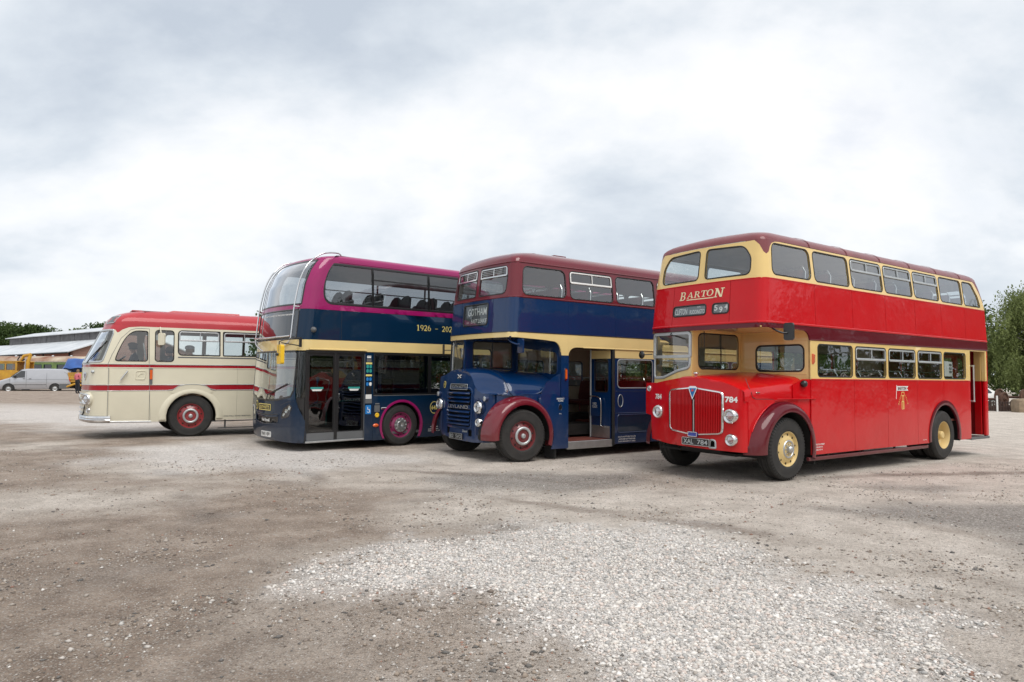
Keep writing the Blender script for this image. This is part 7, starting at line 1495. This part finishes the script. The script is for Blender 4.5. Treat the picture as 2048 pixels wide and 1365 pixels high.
for x, y, rr, lb in ((29.9, 41.6, .42, 'smaller rusty railway wheelset behind the sandstone block'), (31.3, 41.8, .50, 'larger rusty railway wheelset at the right edge')):
    ws_o = empty('railway_wheelset', (x, y, float(gz(np.float64(x), np.float64(y))) + rr + (.3 if rr < .45 else .35))); ws_o.rotation_euler = (0, 0, .5); tag(ws_o, lb, 'wheelset', 'rusty wheelsets in the yard')
    for yy in (0, 1.4):
        mb = MB(); mb.lathe([(rr + .03, -.05), (rr + .03, -.02), (rr, -.015), (rr, .07), (rr - .07, .07), (rr - .08, .02), (.14, .03), (.14, .12), (.001, .12)], 28, 0, 'y'); mb.lathe([(rr + .03, -.05), (rr - .06, -.05), (rr - .08, .0), (.14, -.02), (.13, -.08), (.001, -.08)], 28, 0, 'y'); o = mb.build('wheel', RUSTW, ws_o, 40); o.location = (0, yy, 0)
    tube_part(ws_o, 'axle', [(0, -.15, 0), (0, 1.55, 0)], .07, RUSTW); box_part(ws_o, 'timber_baulk', (-.5, -.1, -rr - .36), (.5, 1.5, -rr), FB)
mk_post = MB(); mk_post.tube([(0, 0, 0), (0, 0, .95)], .05, 10); po = mk_post.build('marker_post', WHITE); po.location = (28.75, 40.6, float(gz(np.float64(28.7), np.float64(40.6)))); tag(po, 'slim white marker post in front of the picket fence', 'post')
# ---- people
SKIN = mk('skin', (.48, .27, .19), .55); SUIT = mk('dark_suit', (.022, .022, .026), .85); PINK = mk('pink_shirt', (.62, .16, .20), .85); TROUS = mk('dark_trousers', (.02, .022, .03), .85); HAIRD = mk('dark_hair', (.02, .014, .01), .7); HAIRL = mk('fair_hair', (.20, .13, .07), .7); CAPG = mk('grey_cap', (.32, .34, .36), .8); CAPB = mk('black_cap', (.012, .012, .014), .7); JUMP = mk('grey_jumper', (.08, .085, .10), .9)
def person(label, M, joints, edges, mats, hair=None, cap=None):
    names = list(joints); vs_ = [joints[k][0] for k in names]; me = bpy.data.meshes.new('person'); me.from_pydata(vs_, [(names.index(a), names.index(b)) for a, b in edges], []); ob = bpy.data.objects.new('person', me); col.objects.link(ob)
    ob.modifiers.new('s', 'SKIN'); 
    for i, k in enumerate(names): me.skin_vertices[0].data[i].radius = joints[k][1] if isinstance(joints[k][1], tuple) else (joints[k][1],) * 2; me.skin_vertices[0].data[i].use_root = (i == 0)
    ss_ = ob.modifiers.new('u', 'SUBSURF'); ss_.levels = 1; ss_.render_levels = 1
    dg = bpy.context.evaluated_depsgraph_get(); dg.update(); m2 = bpy.data.meshes.new_from_object(ob.evaluated_get(dg)); ob.modifiers.clear(); ob.data = m2
    ml = list(dict.fromkeys(j[2] for j in joints.values()))
    for q in ml: m2.materials.append(q)
    J = [(Vector(j[0]), ml.index(j[2])) for j in joints.values()]
    for p_ in m2.polygons: c = p_.center; p_.material_index = min(J, key=lambda a: (a[0] - c).length)[1]; p_.use_smooth = True
    ob.matrix_world = M; tag(ob, label, 'person'); hc = Vector(joints['head'][0])
    if hair:
        mb = MB(); mb.lathe([(.001, .125), (.055, .115), (.092, .075), (.105, .02), (.10, -.05)], 14, 0, 'z'); h_ = mb.build('hair', hair, ob); h_.location = hc + Vector((.012, 0, .015))
    if cap:
        mb = MB(); mb.lathe([(.001, .13), (.06, .125), (.11, .095), (.118, .06), (.108, .03)], 16, 0, 'z'); mb.add([(-.09, -.08, .04), (-.19, -.055, .025), (-.20, 0, .022), (-.19, .055, .025), (-.09, .08, .04)], [(0, 1, 2, 3, 4)]); c_ = mb.build('cap', cap, ob); c_.location = hc + Vector((0, 0, .02))
    return ob
def seated(shirt, lower, lean=0., reach=False):
    j = dict(pelvis=((0, 0, .10), .15, lower), spine=((.0, 0, .28), (.15, .12), shirt), chest=((-.02 - lean, 0, .46), (.17, .12), shirt), neck=((-.04 - lean, 0, .62), .055, SKIN), head=((-.06 - lean, 0, .74), (.085, .095), SKIN), crown=((-.06 - lean, 0, .82), (.075, .08), SKIN), nose=((-.16 - lean, 0, .74), .016, SKIN))
    e_ = [('pelvis', 'spine'), ('spine', 'chest'), ('chest', 'neck'), ('neck', 'head'), ('head', 'crown'), ('head', 'nose')]
    for s_, k in ((-1, 'r'), (1, 'l')):
        hx = -.48 if reach else -.36; hz = .42 if reach else .22
        j.update({'sh' + k: ((-.02 - lean, s_ * .19, .55), .07, shirt), 'el' + k: ((-.12 - lean, s_ * .25, .30), .05, shirt), 'wr' + k: ((hx, s_ * .16, hz), .035, shirt), 'ha' + k: ((hx - .07, s_ * .15, hz + .01), .03, SKIN), 'fi' + k: ((hx - .14, s_ * .14, hz), .018, SKIN), 'th' + k: ((hx - .09, s_ * .11, hz + .03), .014, SKIN), 'hip' + k: ((-.04, s_ * .10, .08), .10, lower), 'kn' + k: ((-.45, s_ * .12, .10), .07, lower), 'an' + k: ((-.47, s_ * .12, -.32), .05, lower), 'to' + k: ((-.60, s_ * .12, -.36), .045, HAIRD)})
        e_ += [('chest', 'sh' + k), ('sh' + k, 'el' + k), ('el' + k, 'wr' + k), ('wr' + k, 'ha' + k), ('ha' + k, 'fi' + k), ('ha' + k, 'th' + k), ('pelvis', 'hip' + k), ('hip' + k, 'kn' + k), ('kn' + k, 'an' + k), ('an' + k, 'to' + k)]
    return j, e_
CM = rc_.matrix_world.copy()
j, e_ = seated(SUIT, TROUS, .02, True); person('driver in dark suit and black cap at the coach wheel', CM @ Matrix.Translation((1.18, .30, 1.47)), j, e_, None, HAIRD, CAPB)
j, e_ = seated(JUMP, TROUS, .0); person('dark haired passenger in the second coach window', CM @ Matrix.Translation((1.92, -.35, 1.38)), j, e_, None, HAIRD)
j, e_ = seated(JUMP, TROUS, .0); person('passenger in a pale grey cap in the first wide coach window', CM @ Matrix.Translation((2.36, -.62, 1.40)), j, e_, None, HAIRL, CAPG)
S0 = dict(pelvis=((0, 0, .95), .15, TROUS), spine=((0, 0, 1.10), (.15, .11), PINK), chest=((.0, 0, 1.30), (.18, .12), PINK), neck=((.0, 0, 1.47), .055, SKIN), head=((-.02, 0, 1.60), (.085, .095), SKIN), crown=((-.02, 0, 1.68), (.075, .08), SKIN), nose=((-.12, 0, 1.60), .016, SKIN))
e_ = [('pelvis', 'spine'), ('spine', 'chest'), ('chest', 'neck'), ('neck', 'head'), ('head', 'crown'), ('head', 'nose')]
for s_, k in ((-1, 'r'), (1, 'l')):
    S0.update({'sh' + k: ((0, s_ * .2, 1.38), .07, PINK), 'el' + k: ((.03, s_ * .27, 1.12), .045, PINK), 'wr' + k: ((-.10, s_ * .25, .92), .033, SKIN), 'ha' + k: ((-.13, s_ * .25, .85), .03, SKIN), 'fi' + k: ((-.15, s_ * .25, .78), .018, SKIN), 'th' + k: ((-.17, s_ * .23, .84), .014, SKIN), 'hip' + k: ((0, s_ * .1, .88), .11, TROUS), 'kn' + k: ((-.03, s_ * .11, .50), .075, TROUS), 'an' + k: ((.0, s_ * .11, .09), .05, TROUS), 'to' + k: ((-.14, s_ * .12, .04), .045, HAIRD)})
    e_ += [('chest', 'sh' + k), ('sh' + k, 'el' + k), ('el' + k, 'wr' + k), ('wr' + k, 'ha' + k), ('ha' + k, 'fi' + k), ('ha' + k, 'th' + k), ('pelvis', 'hip' + k), ('hip' + k, 'kn' + k), ('kn' + k, 'an' + k), ('an' + k, 'to' + k)]
person('person in a pink shirt and dark trousers standing beyond the coach', Matrix.Translation((-31.0, 48.8, float(gz(np.float64(-31), np.float64(48.8))))) @ Matrix.Rotation(R(-110), 4, 'Z'), S0, e_, None, HAIRL)
